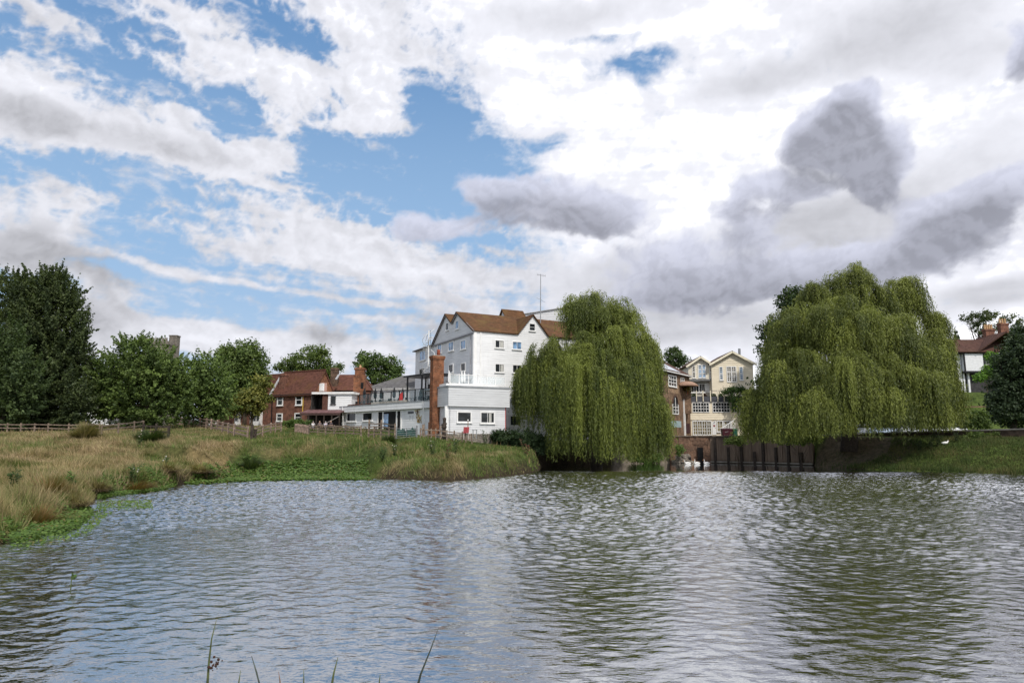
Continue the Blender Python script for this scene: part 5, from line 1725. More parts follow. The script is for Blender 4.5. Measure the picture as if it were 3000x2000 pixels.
# ------------------------------------------------------------------ right hand side
def brown_building():
    A = np.array([gx(1932, 96.8), 98.0]); B = np.array([at(2023, 1200, 110.2)[0], 110.2])
    W = Wall(A, B)
    root = thing("brown_brick_house", "old brown brick house with solar panels and an arched window above the river wall", "house", (*A, 3.6))
    ea = W.hit(1945, 1084)[1]
    m = MB(); W.flat(m, [(-3, 2.8), (W.L, 2.8), (W.L, ea), (-3, ea)]); q = W.P(-3, 0)[:2]; r2 = q - W.n * 8; m.poly([(*q, 2.8), (*r2, 2.8), (*r2, ea), (*q, ea)])
    m.build("wall", M_brickbrown, root)
    m = MB(); W.flat(m, [(W.L * .30, ea - 3.2), (W.L * .66, ea - 3.2), (W.L * .66, ea - 1.9), (W.L * .30, ea - 1.9)], o=.02); m.build("pale_brick_patch", brick_mat("pale patched brick", (.36, .25, .16), (.26, .17, .11)), root)
    rz = ea + 2.5
    rf = MB(); rf.slab([W.P(-3.4, ea, .4), W.P(W.L + .1, ea, .4), W.P(W.L + .1, rz, -4), W.P(-3.4, rz, -4)], .16); rf.slab([W.P(-3.4, ea, -8.4), W.P(W.L + .1, ea, -8.4), W.P(W.L + .1, rz, -4), W.P(-3.4, rz, -4)], .16)
    roof = rf.build("roof", M_darktile, root)
    k = (rz - ea) / 4.4
    for i in range(7):
        a = -3.0 + i * 1.85
        for j in range(2):
            o0 = .2 - j * 1.95
            o1 = o0 - 1.85
            p = MB(); p.slab([W.P(a, ea + k * (.4 - o0) + .12, o0), W.P(a + 1.78, ea + k * (.4 - o0) + .12, o0), W.P(a + 1.78, ea + k * (.4 - o1) + .12, o1), W.P(a, ea + k * (.4 - o1) + .12, o1)], .05)
            p.build("solar_panel", M_solar, root)
    g = MB(); g.beam(W.P(-3.2, ea - .12, .42), W.P(W.L, ea - .12, .42), .16, .16); g.build("gutter", plain("white gutter", (.75, .75, .74), .5), root)
    g = MB(); g.beam(W.P(-3.2, ea - .26, .22), W.P(W.L, ea - .26, .22), .3, .1); g.build("dark_soffit", M_dtrim, root)
    box_window(W, root, W.px_rect(1958, 1102, 1980, 1130), M_trim, M_glass, 3, 3, fw=.14, bar=.09)
    box_window(W, root, W.px_rect(1994, 1108, 2003, 1122), M_trim, M_glass, 2, 2, fw=.1, bar=.07)
    # round headed window
    s0, s1, z0, z1 = W.px_rect(1971, 1184, 1986, 1211)
    r = (s1 - s0) / 2; c = (s0 + s1) / 2
    arc = [(c + r * math.cos(t), z1 + r * 1.1 * math.sin(t)) for t in np.linspace(0, math.pi, 9)]
    g = MB(); W.flat(g, [(s0, z0), (s1, z0)] + arc[0:], o=.03); win = g.build("arched_window", M_glass, root)
    f = MB(); W.box(f, s0 - .16, s0, z0 - .12, z1, -.02, .1); W.box(f, s1, s1 + .16, z0 - .12, z1, -.02, .1); W.box(f, s0, s1, z0 - .14, z0, -.02, .12); W.box(f, c - .05, c + .05, z0, z1 + r * .9, 0, .08)
    for z in (z0 + (z1 - z0) * .35, z0 + (z1 - z0) * .7): W.box(f, s0, s1, z - .04, z + .04, 0, .08)
    f.build("frame", M_trim, win)
    ar = MB()
    for a, b in zip(arc, arc[1:]): ar.beam(W.P(a[0], a[1] + .12, .05), W.P(b[0], b[1] + .12, .05), .12, .26)
    ar.build("brick_arch", plain("dark arch brick", (.10, .06, .045), .9), win)
    s0, s1, z0, z1 = W.px_rect(1956, 1232, 1995, 1251)
    W.box(MB(), s0, s1, z0, z1, 0, .05).build("blue_panel", plain("pale blue board", (.30, .40, .42), .5, .1, 2), root)
    s, z1 = W.hit(2001, 1170); z0 = W.hit(2004, 1276)[1]
    W.box(MB(), s - .16, s + .16, z0, z1, .02, .25).build("white_post", M_trim, root)
    s, z = W.hit(1953, 1083); MB().ball(W.P(s, z - 1.2, .3), .16).build("wall_lamp", M_trim, root)
    s0, s1, z0, z1 = W.px_rect(2005, 1240, 2020, 1268); W.box(MB(), s0, s1, z0, z1, .01, .08).build("dark_door", plain("maroon door", (.05, .018, .02), .6), root)


def _solar():
    m, t, bs = new_mat("pale glazed panel")
    bs.inputs["Base Color"].default_value = (.68, .71, .75, 1); bs.inputs["Roughness"].default_value = .14; bs.inputs["Specular IOR Level"].default_value = .9
    return m


M_solar = _solar()
brown_building()


def yellow_house():
    Y = 110.0
    W = Wall((at(2022, 1200, Y)[0], Y), (at(2250, 1200, Y - .5)[0], Y - .5))
    z0 = W.hit(2060, 1276)[1]
    root = thing("cream_house", "cream weatherboarded house with two gables and white windows facing the water", "house", W.P(0, z0))
    zb = W.hit(2060, 1229)[1]; zm = W.hit(2060, 1178)[1]; zp = W.hit(2060, 1161)[1]
    L = W.hit(2195, 1200)[0]
    lo = MB(); W.boards(lo, [(0, z0), (L, z0), (L, zb), (0, zb)], .3, .02, -.12); W.boards(lo, [(0, zb), (L, zb), (L, zm), (0, zm)], .36, .03); W.box(lo, 0, L, zb - .02, zb + .02, -.12, .03)
    lo.poly([W.P(0, z0), W.P(0, z0, -9), W.P(0, zm, -9), W.P(0, zm)])
    lo.build("lower_wall", M_cream, root)
    m = MB(); W.box(m, -.05, L, zm + .02, zp, -.5, .12); m.build("dark_parapet", plain("blue grey parapet", (.075, .08, .095), .7, .15, 2), root)
    m = MB(); W.box(m, 0, L, zm - .1, zm + .02, -6.5, .1); m.build("terrace_floor", M_concrete, root)
    # first floor strip windows
    for x0, x1, n in ((2029, 2077, 3), (2088, 2137, 3), (2143, 2190, 3)):
        s0, s1, a, b = W.px_rect(x0, 1180, x1, 1206)
        for i in range(n):
            box_window(W, root, (s0 + (s1 - s0) * (i + .06) / n, s0 + (s1 - s0) * (i + .94) / n, a, b), M_trim, M_glass, 2, 3, fw=.1, bar=.075, sill=False)
    # ground floor french windows and door
    Wg = Wall(W.P(0, 0), W.P(1, 0), off=-.10)
    s0, s1, a, b = Wg.px_rect(2030, 1234, 2084, 1272)
    for i in range(4):
        box_window(Wg, root, (s0 + (s1 - s0) * (i + .1) / 4, s0 + (s1 - s0) * (i + .9) / 4, a, b), M_trim, M_glasswarm, 2, 4, fw=.14, bar=.06, sill=False, name="french_window")
    s0, s1, a, b = Wg.px_rect(2087, 1234, 2098, 1273); d = MB(); Wg.box(d, s0, s1, a, b, 0, .06); d = d.build("door", M_trim, root); q = MB(); Wg.box(q, s0 + .12, s1 - .12, b - .85, b - .55, .061, .07); q.build("plaque", plain("dull red plaque", (.25, .08, .08), .6), d)
    Wg.box(MB(), s1 - .16, s1 - .10, (a + b) / 2 - .05, (a + b) / 2 + .05, .061, .11).build("handle", M_black, d)
    box_window(Wg, root, Wg.px_rect(2102, 1234, 2116, 1263), M_trim, M_glasswarm, 2, 3, fw=.12)
    box_window(Wg, root, Wg.px_rect(2122, 1234, 2138, 1260), M_trim, M_glasswarm, 2, 3, fw=.12)
    lm = MB(); s, z = Wg.hit(2093, 1229); lm.ball(Wg.P(s, z - .25, .25), .12); lm.build("door_lamp", M_trim, root)
    # balustrade with planting boxes
    for px in (2039, 2058, 2080, 2101, 2120, 2140, 2160):
        s, zt = W.hit(px, 1144); b = W.hit(px, 1176)[1]; W.box(MB(), s - .07, s + .07, b, zt, .13, .27).build("terrace_post", M_creamtrim, root)
    m = MB(); W.box(m, 0, L, W.hit(2080, 1145)[1], W.hit(2080, 1145)[1] + .06, .16, .22); m.build("top_rail", M_dtrim, root)
    # upper storey set back
    W2 = Wall(W.P(0, 0, -4.5), W.P(1, 0, -4.5))
    zf = zm
    B0, B1 = W2.hit(2085, 1100)[0], W2.hit(2207, 1100)[0]; ap = W2.hit(2140, 1028); e0 = W2.hit(2086, 1063)[1]; e1 = e0
    cx = (B0 + B1) / 2
    m = MB(); W2.boards(m, [(B0, zf), (B1, zf), (B1, e0), (B0, e0)], .34, .045); W2.boards(m, [(B0, e0), (B1, e0), (cx, ap[1] - .25)], .34, .045)
    m.poly([W2.P(B0, zf), W2.P(B0, zf, -9), W2.P(B0, e0, -9), W2.P(B0, e0)]); m.poly([W2.P(B1, zf), W2.P(B1, zf, -9), W2.P(B1, e0, -9), W2.P(B1, e0)])
    m.build("large_gable_wall", M_cream, root)
    W3 = Wall(W.P(0, 0, -5.2), W.P(1, 0, -5.2))
    S0, S1 = W3.hit(2017, 1100)[0], W3.hit(2088, 1100)[0]; bp = W3.hit(2053, 1043); f0 = W3.hit(2018, 1068)[1]; cb = W3.hit(2053, 1100)[0]
    fb = W3.hit(2050, 1110)[1]
    m = MB(); W3.boards(m, [(S0, fb), (S1, fb), (S1, f0), (S0, f0)], .34, .045); W3.boards(m, [(S0, f0), (S1, f0), (cb, bp[1] - .2)], .34, .045)
    m.poly([W3.P(S0, zf), W3.P(S0, zf, -8), W3.P(S0, f0, -8), W3.P(S0, f0)])
    m.build("small_gable_wall", boards_mat("pale cream boards", (.76, .70, .57), (.45, .41, .32)), root)
    m = MB(); W3.box(m, S0 - .1, S1, fb - .3, fb, -1, .3); m.build("dark_band", plain("grey band", (.18, .18, .18), .7), root)
    m = MB(); W3.box(m, S0, S1, zf, fb - .3, -1.2, -1.1); m.build("recess_wall", plain("recess render", (.45, .43, .38), .8), root)
    Wr = Wall(W3.P(0, 0, -1.1), W3.P(1, 0, -1.1))
    for x0, x1 in ((2050, 2064), (2026, 2046)): box_window(Wr, root, Wr.px_rect(x0, 1125, x1, 1148), M_trim, M_glass, 3, 1, fw=.1, bar=.08)
    s0, s1, a, b = Wr.px_rect(2066, 1122, 2084, 1150); Wr.box(MB(), s0, s1, a, b, 0, .06).build("white_door", M_trim, root)

    def gable_roof(Wq, a, b, apx, e, dep, nm):
        rf = MB(); ov = .45; k = (apx[1] - e) / ((b - a) / 2)
        c = (a + b) / 2
        for s, sg in ((a, -1), (b, 1)):
            rf.slab([Wq.P(s + sg * ov, e - k * ov + .1, .55), Wq.P(c, apx[1], .55), Wq.P(c, apx[1], -dep), Wq.P(s + sg * ov, e - k * ov + .1, -dep)], .14)
        r_ = rf.build(nm, M_darktile, root)
        bb = MB()
        for s, sg in ((a, -1), (b, 1)): bb.beam(Wq.P(s + sg * ov, e - k * ov - .12, .6), Wq.P(c, apx[1] - .22, .6), .08, .32)
        bb.build("bargeboard", M_creamtrim, r_)
    gable_roof(W2, B0, B1, ap, e0, 9, "large_gable_roof"); gable_roof(W3, S0, S1, bp, f0, 8, "small_gable_roof")
    c = MB(); q = at(2166, 1040, 117); c.tube([q - [0, 0, 2], at(2166, 1021, 117)], .22, 8); c.build("flue", M_steel, root)
    for x0, x1, n in ((2131, 2141, 2), (2145, 2155, 2)): box_window(W2, root, W2.px_rect(x0, 1075, x1, 1117), M_trim, M_glass, 2, 3, fw=.14, bar=.09, sill=False)
    for x0, x1 in ((2109, 2116), (2168, 2175)): box_window(W2, root, W2.px_rect(x0, 1076, x1, 1112), M_trim, M_glasssky, 1, 2, fw=.12, bar=.09)
    box_window(W2, root, W2.px_rect(2168, 1132, 2177, 1140), M_trim, M_glass, 1, 1)
    for x0, x1 in ((2047, 2056), (2057, 2066)): box_window(W3, root, W3.px_rect(x0, 1070, x1, 1106), M_trim, M_glasssky, 1, 3, fw=.12, bar=.08, sill=False)
    for x0, x1 in ((2030, 2035), (2080, 2084)): box_window(W3, root, W3.px_rect(x0, 1072, x1, 1106), M_trim, M_glass, 1, 2, fw=.09, bar=.09)
    # things on the terrace
    for i, (px, rx) in enumerate(((2034, 12), (2066, 9), (2092, 10), (2112, 9))):
        s, _ = W.hit(px, 1155)
        c = W.P(s, zm, -.5)
        rt = thing("planter_bush", ["low dark bush on the cream house terrace, beside the parasol", "small russet bush on the cream house terrace, second from the parasol", "low dark bush on the cream house terrace, third from the parasol", "low bush on the cream house terrace next to the climbing vine"][i], "bush", c, "bushes along the cream house terrace")
        MB().box(c[0] - rx * .05, c[0] + rx * .05, c[1] - .25, c[1] + .25, c[2], c[2] + .45).build("planter", M_dtrim, rt)
        n = 380; u = norm(rng.normal(size=(n, 3))) * rng.random((n, 1)) ** .4 * [rx * .055, .4, .55] + [c[0], c[1], c[2] + .9]
        N = norm(rng.normal(size=(n, 3)) + [0, -.4, .6]); U = rng.normal(size=(n, 3)); U -= (U * N).sum(1, keepdims=True) * N
        cc = np.array([.07, .035, .02] if i == 1 else [.03, .055, .015]) * rng.uniform(.6, 1.6, (n, 1))
        V, F = leaf_quads(u, U, N, np.full(n, .2), np.full(n, .12)); mesh_np("foliage", V, F, leaf_mat("leaves"), rt, cols=np.repeat(cc, 4, 0))
    return W, zm, z0


M_glasswarm = glass_mat("warm dim glass", (.10, .085, .05), .1, .5)
YH_W, YH_ZM, YH_Z0 = yellow_house()


def cream_house_goods():
    W = YH_W
    # tan parasol
    Y = 107.0
    c = at(2012, 1147, Y); zt = at(2012, 1117, Y)[2]
    c[2] = zt - 2.4
    root = thing("open_parasol", "open tan parasol with a drooping rim on the terrace between the brown and cream houses", "parasol", c)
    MB().tube([c, (c[0], c[1], zt)], .04, 6).build("pole", M_wood, root)
    m = MB(); n = 8; R = at(2046, 1130, Y)[0] - c[0]; i0 = len(m.v)
    top = np.array([c[0], c[1], zt + .05])
    rim = [np.array([c[0] + R * math.cos(k * 2 * math.pi / n), c[1] + R * math.sin(k * 2 * math.pi / n), zt - .55]) for k in range(n)]
    mid = [np.array([c[0] + R * .62 * math.cos(k * 2 * math.pi / n), c[1] + R * .62 * math.sin(k * 2 * math.pi / n), zt - .14]) for k in range(n)]
    for k in range(n):
        j = (k + 1) % n; m.poly([top, mid[k], mid[j]]); m.poly([mid[k], rim[k], rim[j], mid[j]]); m.poly([rim[k], rim[k] - [0, 0, .22], rim[j] - [0, 0, .22], rim[j]])
    m.build("canopy", plain("tan canvas", (.34, .215, .155), .9, .15, 2), root)
    m = MB()
    for k in range(n): m.beam((c[0], c[1], zt - .5), rim[k] * .9 + top * .1 - [0, 0, .1], .03)
    m.build("rib", M_wood, root)
    # terrace under it (brown wall top)
    o = MB().box(at(1984, 1150, 108)[0], at(2020, 1150, 108)[0], 107.2, 109.0, 7.2, at(2000, 1146, 108)[2]).build("terrace_wall", M_brickbrown, org=(at(2000, 1150, 108)[0], 108, 7.2))
    tag(o, "small brown brick terrace wall below the tan parasol", "wall")
    # plant
    n = 700; q = at(2013, 1137, 107.4)
    rt = thing("potted_plant", "yellow green leafy plant under the tan parasol", "plant", (q[0], q[1], q[2] - 1.0))
    MB().tube([(q[0], q[1], q[2] - 1.0), (q[0], q[1], q[2] - .5)], [.2, .28], 8).build("pot", M_redpot, rt)
    u = rng.normal(size=(n, 3)) * [.30, .3, .42] + q
    N = norm(rng.normal(size=(n, 3)) + [0, -.4, .6]); U = rng.normal(size=(n, 3)); U -= (U * N).sum(1, keepdims=True) * N
    V, F = leaf_quads(u, U, N, np.full(n, .22), np.full(n, .13)); mesh_np("foliage", V, F, leaf_mat("leaves"), rt, cols=np.repeat(np.array([.20, .17, .02]) * rng.uniform(.5, 1.5, (n, 1)), 4, 0))
    # outdoor stair
    Ws = Wall(W.P(0, 0, 1.6), W.P(1, 0, 1.6))
    s0, zb = Ws.hit(2112, 1272); s1, zt = Ws.hit(2152, 1229)
    root = thing("outdoor_stair", "white wooden stair with slatted rails climbing beside the cream house", "stair", Ws.P(s0, zb))
    n = 9
    st = (s1 - s0)
    for k in range(n):
        m = MB(); Ws.box(m, s0 + st * k / n, s0 + st * (k + 1) / n + .05, zb + (zt - 1.1 - zb) * (k + 1) / n - .06, zb + (zt - 1.1 - zb) * (k + 1) / n, -1.0, 0); m.build("tread", M_trim, root)
    m = MB(); m.beam(Ws.P(s0, zb + .9, .02), Ws.P(s1, zt, .02), .09, .12); m.beam(Ws.P(s0, zb + .1, .02), Ws.P(s1, zt - 1.2, .02), .06, .25); m.build("handrail", M_trim, root)
    for k in range(10):
        f = k / 9; m = MB(); Ws.box(m, s0 + st * f - .045, s0 + st * f + .045, zb + .05 + (zt - 1.25 - zb) * f, zb + .95 + (zt - .95 - zb) * f, -.01, .05); m.build("baluster", M_trim, root)
    # bins in front
    def crate(label, x0, y0, x1, y1, Y, mat, cat, nm):
        a, b = at(x0, y1, Y), at(x1, y0, Y)
        z0 = 3.7
        r = thing(nm, label, cat, ((a[0] + b[0]) / 2, Y, z0))
        MB().hexa([(a[0] + .06, Y, z0 + .1), (b[0] - .06, Y, z0 + .1), (b[0] - .06, Y + .9, z0 + .1), (a[0] + .06, Y + .9, z0 + .1)], [(a[0], Y - .04, b[2] - .12), (b[0], Y - .04, b[2] - .12), (b[0], Y + .95, b[2] - .12), (a[0], Y + .95, b[2] - .12)]).build("body", mat, r)
        MB().hexa([(a[0] - .05, Y - .1, b[2] - .115), (b[0] + .05, Y - .1, b[2] - .115), (b[0] + .05, Y + 1.0, b[2] - .115), (a[0] - .05, Y + 1.0, b[2] - .115)], [(a[0] + .05, Y + .02, b[2]), (b[0] - .05, Y + .02, b[2]), (b[0] - .05, Y + .98, b[2] + .06), (a[0] + .05, Y + .98, b[2] + .06)]).build("lid", mat, r)
        for x in (a[0] + .15, b[0] - .15): MB().tube([(x - .04, Y + .1, z0 + .08), (x + .04, Y + .1, z0 + .08)], .08, 8).build("wheel", M_black, r)
        return r
    r = crate("dark maroon waste bin in front of the white stair", 2117, 1255, 2146, 1272, 103, plain("maroon plastic", (.055, .012, .02), .5, .1), "bin", "waste_bin")
    m = MB(); a = at(2124, 1266, 102.9); m.beam(a, a + [.5, 0, .14], .03, .07); m.build("pale_mark", plain("pale mark", (.3, .26, .26)), r)
    crate("green waste bin beside the maroon bin at the willow's edge", 2149, 1256, 2161, 1272, 103, plain("green plastic", (.015, .09, .06), .5, .1), "bin", "waste_bin")
    # climbing vine on a hoop beside the terrace
    root = thing("climbing_vine", "dark green vine trained over a hoop at the end of the cream house terrace", "vine", at(2160, 1230, 108.5))
    arc = [at(2124 + 66 * f, 1150 - 9 * math.sin(math.pi * f), 108.5) for f in np.linspace(0, 1, 9)]
    MB().tube(arc, .04, 5).build("hoop", M_steel, root)
    P = np.concatenate([a + rng.normal(size=(220, 3)) * [.35, .3, .28] for a in arc] + [at(px, py, 108.5) + rng.normal(size=(240, 3)) * [.35, .3, .5] for px, py in ((2140, 1160), (2152, 1172), (2168, 1170), (2182, 1180), (2150, 1190))])
    n = len(P); N = norm(rng.normal(size=(n, 3)) + [0, -.4, .6]); U = rng.normal(size=(n, 3)); U -= (U * N).sum(1, keepdims=True) * N
    V, F = leaf_quads(P, U, N, np.full(n, .24), np.full(n, .16)); mesh_np("foliage", V, F, leaf_mat("leaves"), root, cols=np.repeat(np.array([.04, .075, .018]) * rng.uniform(.5, 1.7, (n, 1)), 4, 0))


cream_house_goods()


def river_walls():
    a, b = np.array([22.0, 96.2]), np.array([27.6, 96.0])
    c, d = np.array([33.2, 92.7]), np.array([37.9, 87.0])
    top = 3.62
    # old brick stretch
    W = Wall(a, b)
    root = thing("old_brick_wall", "weathered old brick river wall behind the swans", "wall", (*a, 0))
    m = MB(); n = 14
    # uneven face
    for i in range(n):
        for j in range(8):
            s0, s1 = W.L * i / n, W.L * (i + 1) / n; z0, z1 = -.8 + (top + .8) * j / 8, -.8 + (top + .8) * (j + 1) / 8
            W.box(m, s0, s1, z0, z1, -.6, rng.uniform(-.04, .07) + (.25 if j < 2 else 0))
    m.build("brickwork", M_brickold2, root)
    m = MB(); W.box(m, -.5, W.L - .05, top, top + .13, -.7, .16); m.build("coping", plain("brown stone coping", (.20, .165, .135), .9, .25, 2), root)
    m = MB(); W.box(m, W.L * .66, W.L * .80, -.1, 2.1, .2, .30); m.build("dark_arch", M_dark, root)
    m = MB(); W.box(m, W.L * .28, W.L * .50, -.1, .9, .26, .30); m.build("low_culvert", M_dark, root)
    # sheet piles
    for k, (p, q) in enumerate(((b, c), (c, d))):
        W = Wall(p, q)
        if k == 0:
            root = thing("sheet_pile_wall", "rusty brown sheet pile river wall with upright ribs and a pale ledge at the waterline", "wall", (*b, 0))
        m = MB(); step = 1.1
        s = 0.0; i = 0
        while s < W.L - .05:
            s1 = min(s + step, W.L); o = .0 if i % 2 else .14
            W.box(m, s, s1, -.9, top - .05, -.4, o); s = s1; i += 1
        m.build("pile_face", M_rust, root)
        m = MB(); W.box(m, 0, W.L, top - .05, top + .12, -.55, .3); m.build("coping", plain("dark stained coping", (.085, .07, .058), .9, .3, 2), root)
        m = MB(); W.box(m, 0, W.L, .10, .26, .15, .42); m.build("waterline_ledge", plain("pale concrete ledge", (.27, .25, .22), .9, .25, 1), root)
        s = .7
        j = 0
        while s < W.L - .3:
            h = (top - .1, 2.2, top - .1, 1.6)[j % 4]
            W.box(MB(), s - .16, s + .16, -.8, h, .14, .48).build("timber_pile", M_darkpile, root); s += 1.55 + .3 * rng.random(); j += 1
    return top


def _rust():
    m, t, bs = new_mat("rusty stained piling")
    p = t.geo_pos()
    n1 = t.noise(t.vscale(p, (1.2, 1.2, .16)), 1.6, 6, .65)
    c = t.mix(t.smooth(n1, .3, .7), (.12, .090, .070), (.23, .175, .135))
    c = t.mix(t.smooth(t.noise(t.vscale(p, (2.2, 2.2, .10)), 2, 4, .6), .60, .72, 0, .7), c, (.26, .23, .19))
    sx = t.n("ShaderNodeSeparateXYZ"); t.l(p, sx.inputs[0])
    c = t.mix(t.smooth(sx.outputs[2], .6, .0, 0, .7), c, (.03, .028, .018))
    t.l(c, bs.inputs["Base Color"]); bs.inputs["Roughness"].default_value = .9; bs.inputs["Specular IOR Level"].default_value = .15
    return m


M_rust = _rust()
M_darkpile = plain("wet dark timber", (.045, .036, .03), .9, .3, 3)
M_brickold2 = brick_mat("weathered river brick", (.17, .095, .065), (.12, .075, .055), (.20, .17, .14), speckle=.7)
river_walls()


def rocks():
    r = np.random.default_rng(9)
    root = None
    for i, (px, py, sz) in enumerate([(1968, 1345, .9), (1985, 1349, .6), (1978, 1335, .7), (1955, 1350, .7), (2000, 1351, .45), (1960, 1336, .5)]):
        q = on_water(px, 1352); c = np.array([q[0], 95.2, (1352 - py) * .048 + .05])
        m = MB().ball(c, (sz, sz * .7, sz * .6), 9, 6)
        m.v = [tuple(c + (np.array(v) - c) * (1 + .22 * math.sin(7 * v[0] + 5 * v[2] + i) + r.normal(0, .05))) for v in m.v]
        o = m.build("rock", M_stone, org=c)
        tag(o, ["largest pale rock tumbled at the foot of the old brick wall", "rock at the water touching the largest pale rock", "rock resting on top of the pile by the brick wall", "rock at the water nearest the tall willow", "smallest rock, nearest the swans", "upper rock on the willow side of the pile"][i], "rock", "rocks at the foot of the brick wall")


rocks()


def lawn_wall():
    pts = [np.array([gx(2392, 89.5), 89.5]), np.array([gx(2533, 88), 88.0]), np.array([gx(2760, 82), 82.0]), np.array([gx(3060, 74), 74.0])]
    root = thing("garden_wall", "long low dark wall with a pale coping above the far bank", "wall", (*pts[1], gz(*pts[1])))
    tops = [at(2392, 1275, 89.5)[2], at(2533, 1269, 88)[2], at(2760, 1262, 82)[2], at(3060, 1254, 74)[2]]
    m = MB(); cp = MB()
    for i in range(3):
        W = Wall(pts[i], pts[i + 1])
        z = (tops[i], tops[i + 1])
        m.hexa([W.P(0, 1.5, -.2), W.P(W.L, 1.5, -.2), W.P(W.L, 1.5, .15), W.P(0, 1.5, .15)], [W.P(0, z[0] - .1, -.2), W.P(W.L, z[1] - .1, -.2), W.P(W.L, z[1] - .1, .15), W.P(0, z[0] - .1, .15)])
        cp.hexa([W.P(0, z[0] - .097, -.28), W.P(W.L, z[1] - .097, -.28), W.P(W.L, z[1] - .097, .24), W.P(0, z[0] - .097, .24)], [W.P(0, z[0] + .05, -.28), W.P(W.L, z[1] + .05, -.28), W.P(W.L, z[1] + .05, .24), W.P(0, z[0] + .05, .24)])
    m.build("brickwork", plain("dark mossy brick", (.075, .052, .040), .95, .35, 2), root); cp.build("coping", plain("grey stone coping", (.24, .23, .21), .9, .2, 2), root)
    q = at(2884, 1210, 112)
    o = MB().box(at(2790, 1200, 112)[0], at(3040, 1200, 112)[0], 112, 112.5, 5.5, at(2850, 1189, 112)[2]).build("retaining_wall", M_brickbrown, org=(q[0], 112, 6)); tag(o, "brick retaining wall below the sloping lawn of the timbered house", "wall")


lawn_wall()


def timber_house():
    Y = 122.0
    z0 = at(2840, 1147, Y)[2]
    W = Wall((at(2770, 1100, Y)[0], Y), (at(2960, 1100, Y)[0], Y))
    root = thing("timbered_house", "old white timbered house with a jettied storey on posts and a dark red tiled roof", "house", W.P(0, z0))
    e = W.hit(2850, 1031)[1]; rz = W.hit(2850, 994)[1] + .5
    sB0, sB1 = W.hit(2826, 1060)[0], W.hit(2883, 1060)[0]; jb = W.hit(2850, 1086)[1]
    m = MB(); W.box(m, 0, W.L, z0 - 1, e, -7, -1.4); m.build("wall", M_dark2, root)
    m = MB(); W.box(m, W.hit(2806, 1060)[0], sB0 - .15, z0 - .5, e, -1.39, -.8); m.build("white_side_wall", M_render, root)
    m = MB(); W.box(m, sB0, sB1, jb, W.hit(2850, 1036)[1], -1.3, 0); m.build("jettied_room", M_render, root)
    m = MB()
    for px in (2826, 2883): s = W.hit(px, 1060)[0]; W.box(m, s - .12, s + .12, jb - .1, e, -.1, .06)
    W.box(m, sB0 - .1, sB1 + .1, jb - .35, jb - .02, -1.3, .05); W.box(m, sB0 - 1.5, sB1 + 2, e - .3, e - .02, -1.3, .07)
    m.build("timber_frame", M_black, root)
    for px in (2812, 2820, 2834, 2848): s = W.hit(px, 1110)[0]; W.box(MB(), s - .16, s + .16, z0 - .3, jb - .35, -1.2, -.85).build("post", M_render, root)
    for px in (2817, 2830): s = W.hit(px, 1110)[0]; W.box(MB(), s - .14, s + .14, z0 - .3, jb - .35, -1.2, -.9).build("dark_post", M_black, root)
    s0, s1, a, b = W.px_rect(2888, 1040, 2910, 1064); box_window(Wall(W.P(0, 0, -1.38), W.P(1, 0, -1.38)), root, (s0, s1, a, b), M_trim, M_glass, 3, 3, bar=.05)
    rf = MB(); rf.slab([W.P(-.6, e, .5), W.P(W.L + .5, e, .5), W.P(W.L + .5, rz, -3.6), W.P(-.6, rz, -3.6)], .2); rf.slab([W.P(-.6, e, -7.6), W.P(W.L + .5, e, -7.6), W.P(W.L + .5, rz, -3.6), W.P(-.6, rz, -3.6)], .2); rf.build("roof", M_darktile, root)
    # cross gable rising on the right
    rf = MB(); c = W.hit(2944, 1000)[0]; tz = W.hit(2944, 972)[1]
    rf.slab([W.P(c - 5.5, e, .55), W.P(c, tz, .55), W.P(c, tz, -7), W.P(c - 5.5, e, -7)], .2); rf.slab([W.P(c + 5.5, e, .55), W.P(c, tz, .55), W.P(c, tz, -7), W.P(c + 5.5, e, -7)], .2); rf.build("cross_roof", M_darktile, root)
    for x0, x1, y1, yp, dp in ((2888, 2914, 963, 949, -4.2), (2933, 2956, 946, 932, -6)):
        Wc = Wall(W.P(0, 0, dp), W.P(1, 0, dp)); s0, s1 = Wc.hit(x0, 970)[0], Wc.hit(x1, 970)[0]; zt = Wc.hit(x0, y1)[1]; zp = Wc.hit(x0, yp)[1]
        m = MB(); Wc.box(m, s0, s1, e, zt, -1, 0); Wc.box(m, s0 - .1, s1 + .1, zt - .35, zt - .1, -1.1, .1); ch = m.build("chimney", M_brick, root)
        for k in range(4 if x0 < 2900 else 3):
            q = Wc.P(s0 + (s1 - s0) * (k + .5) / (4 if x0 < 2900 else 3), zt, -.5); MB().tube([q, (q[0], q[1], zp)], [.19, .15], 8).build("chimney_pot", M_pot, ch)


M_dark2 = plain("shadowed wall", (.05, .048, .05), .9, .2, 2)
M_render = plain("white render", (.74, .75, .78), .8, .06, 2)
timber_house()
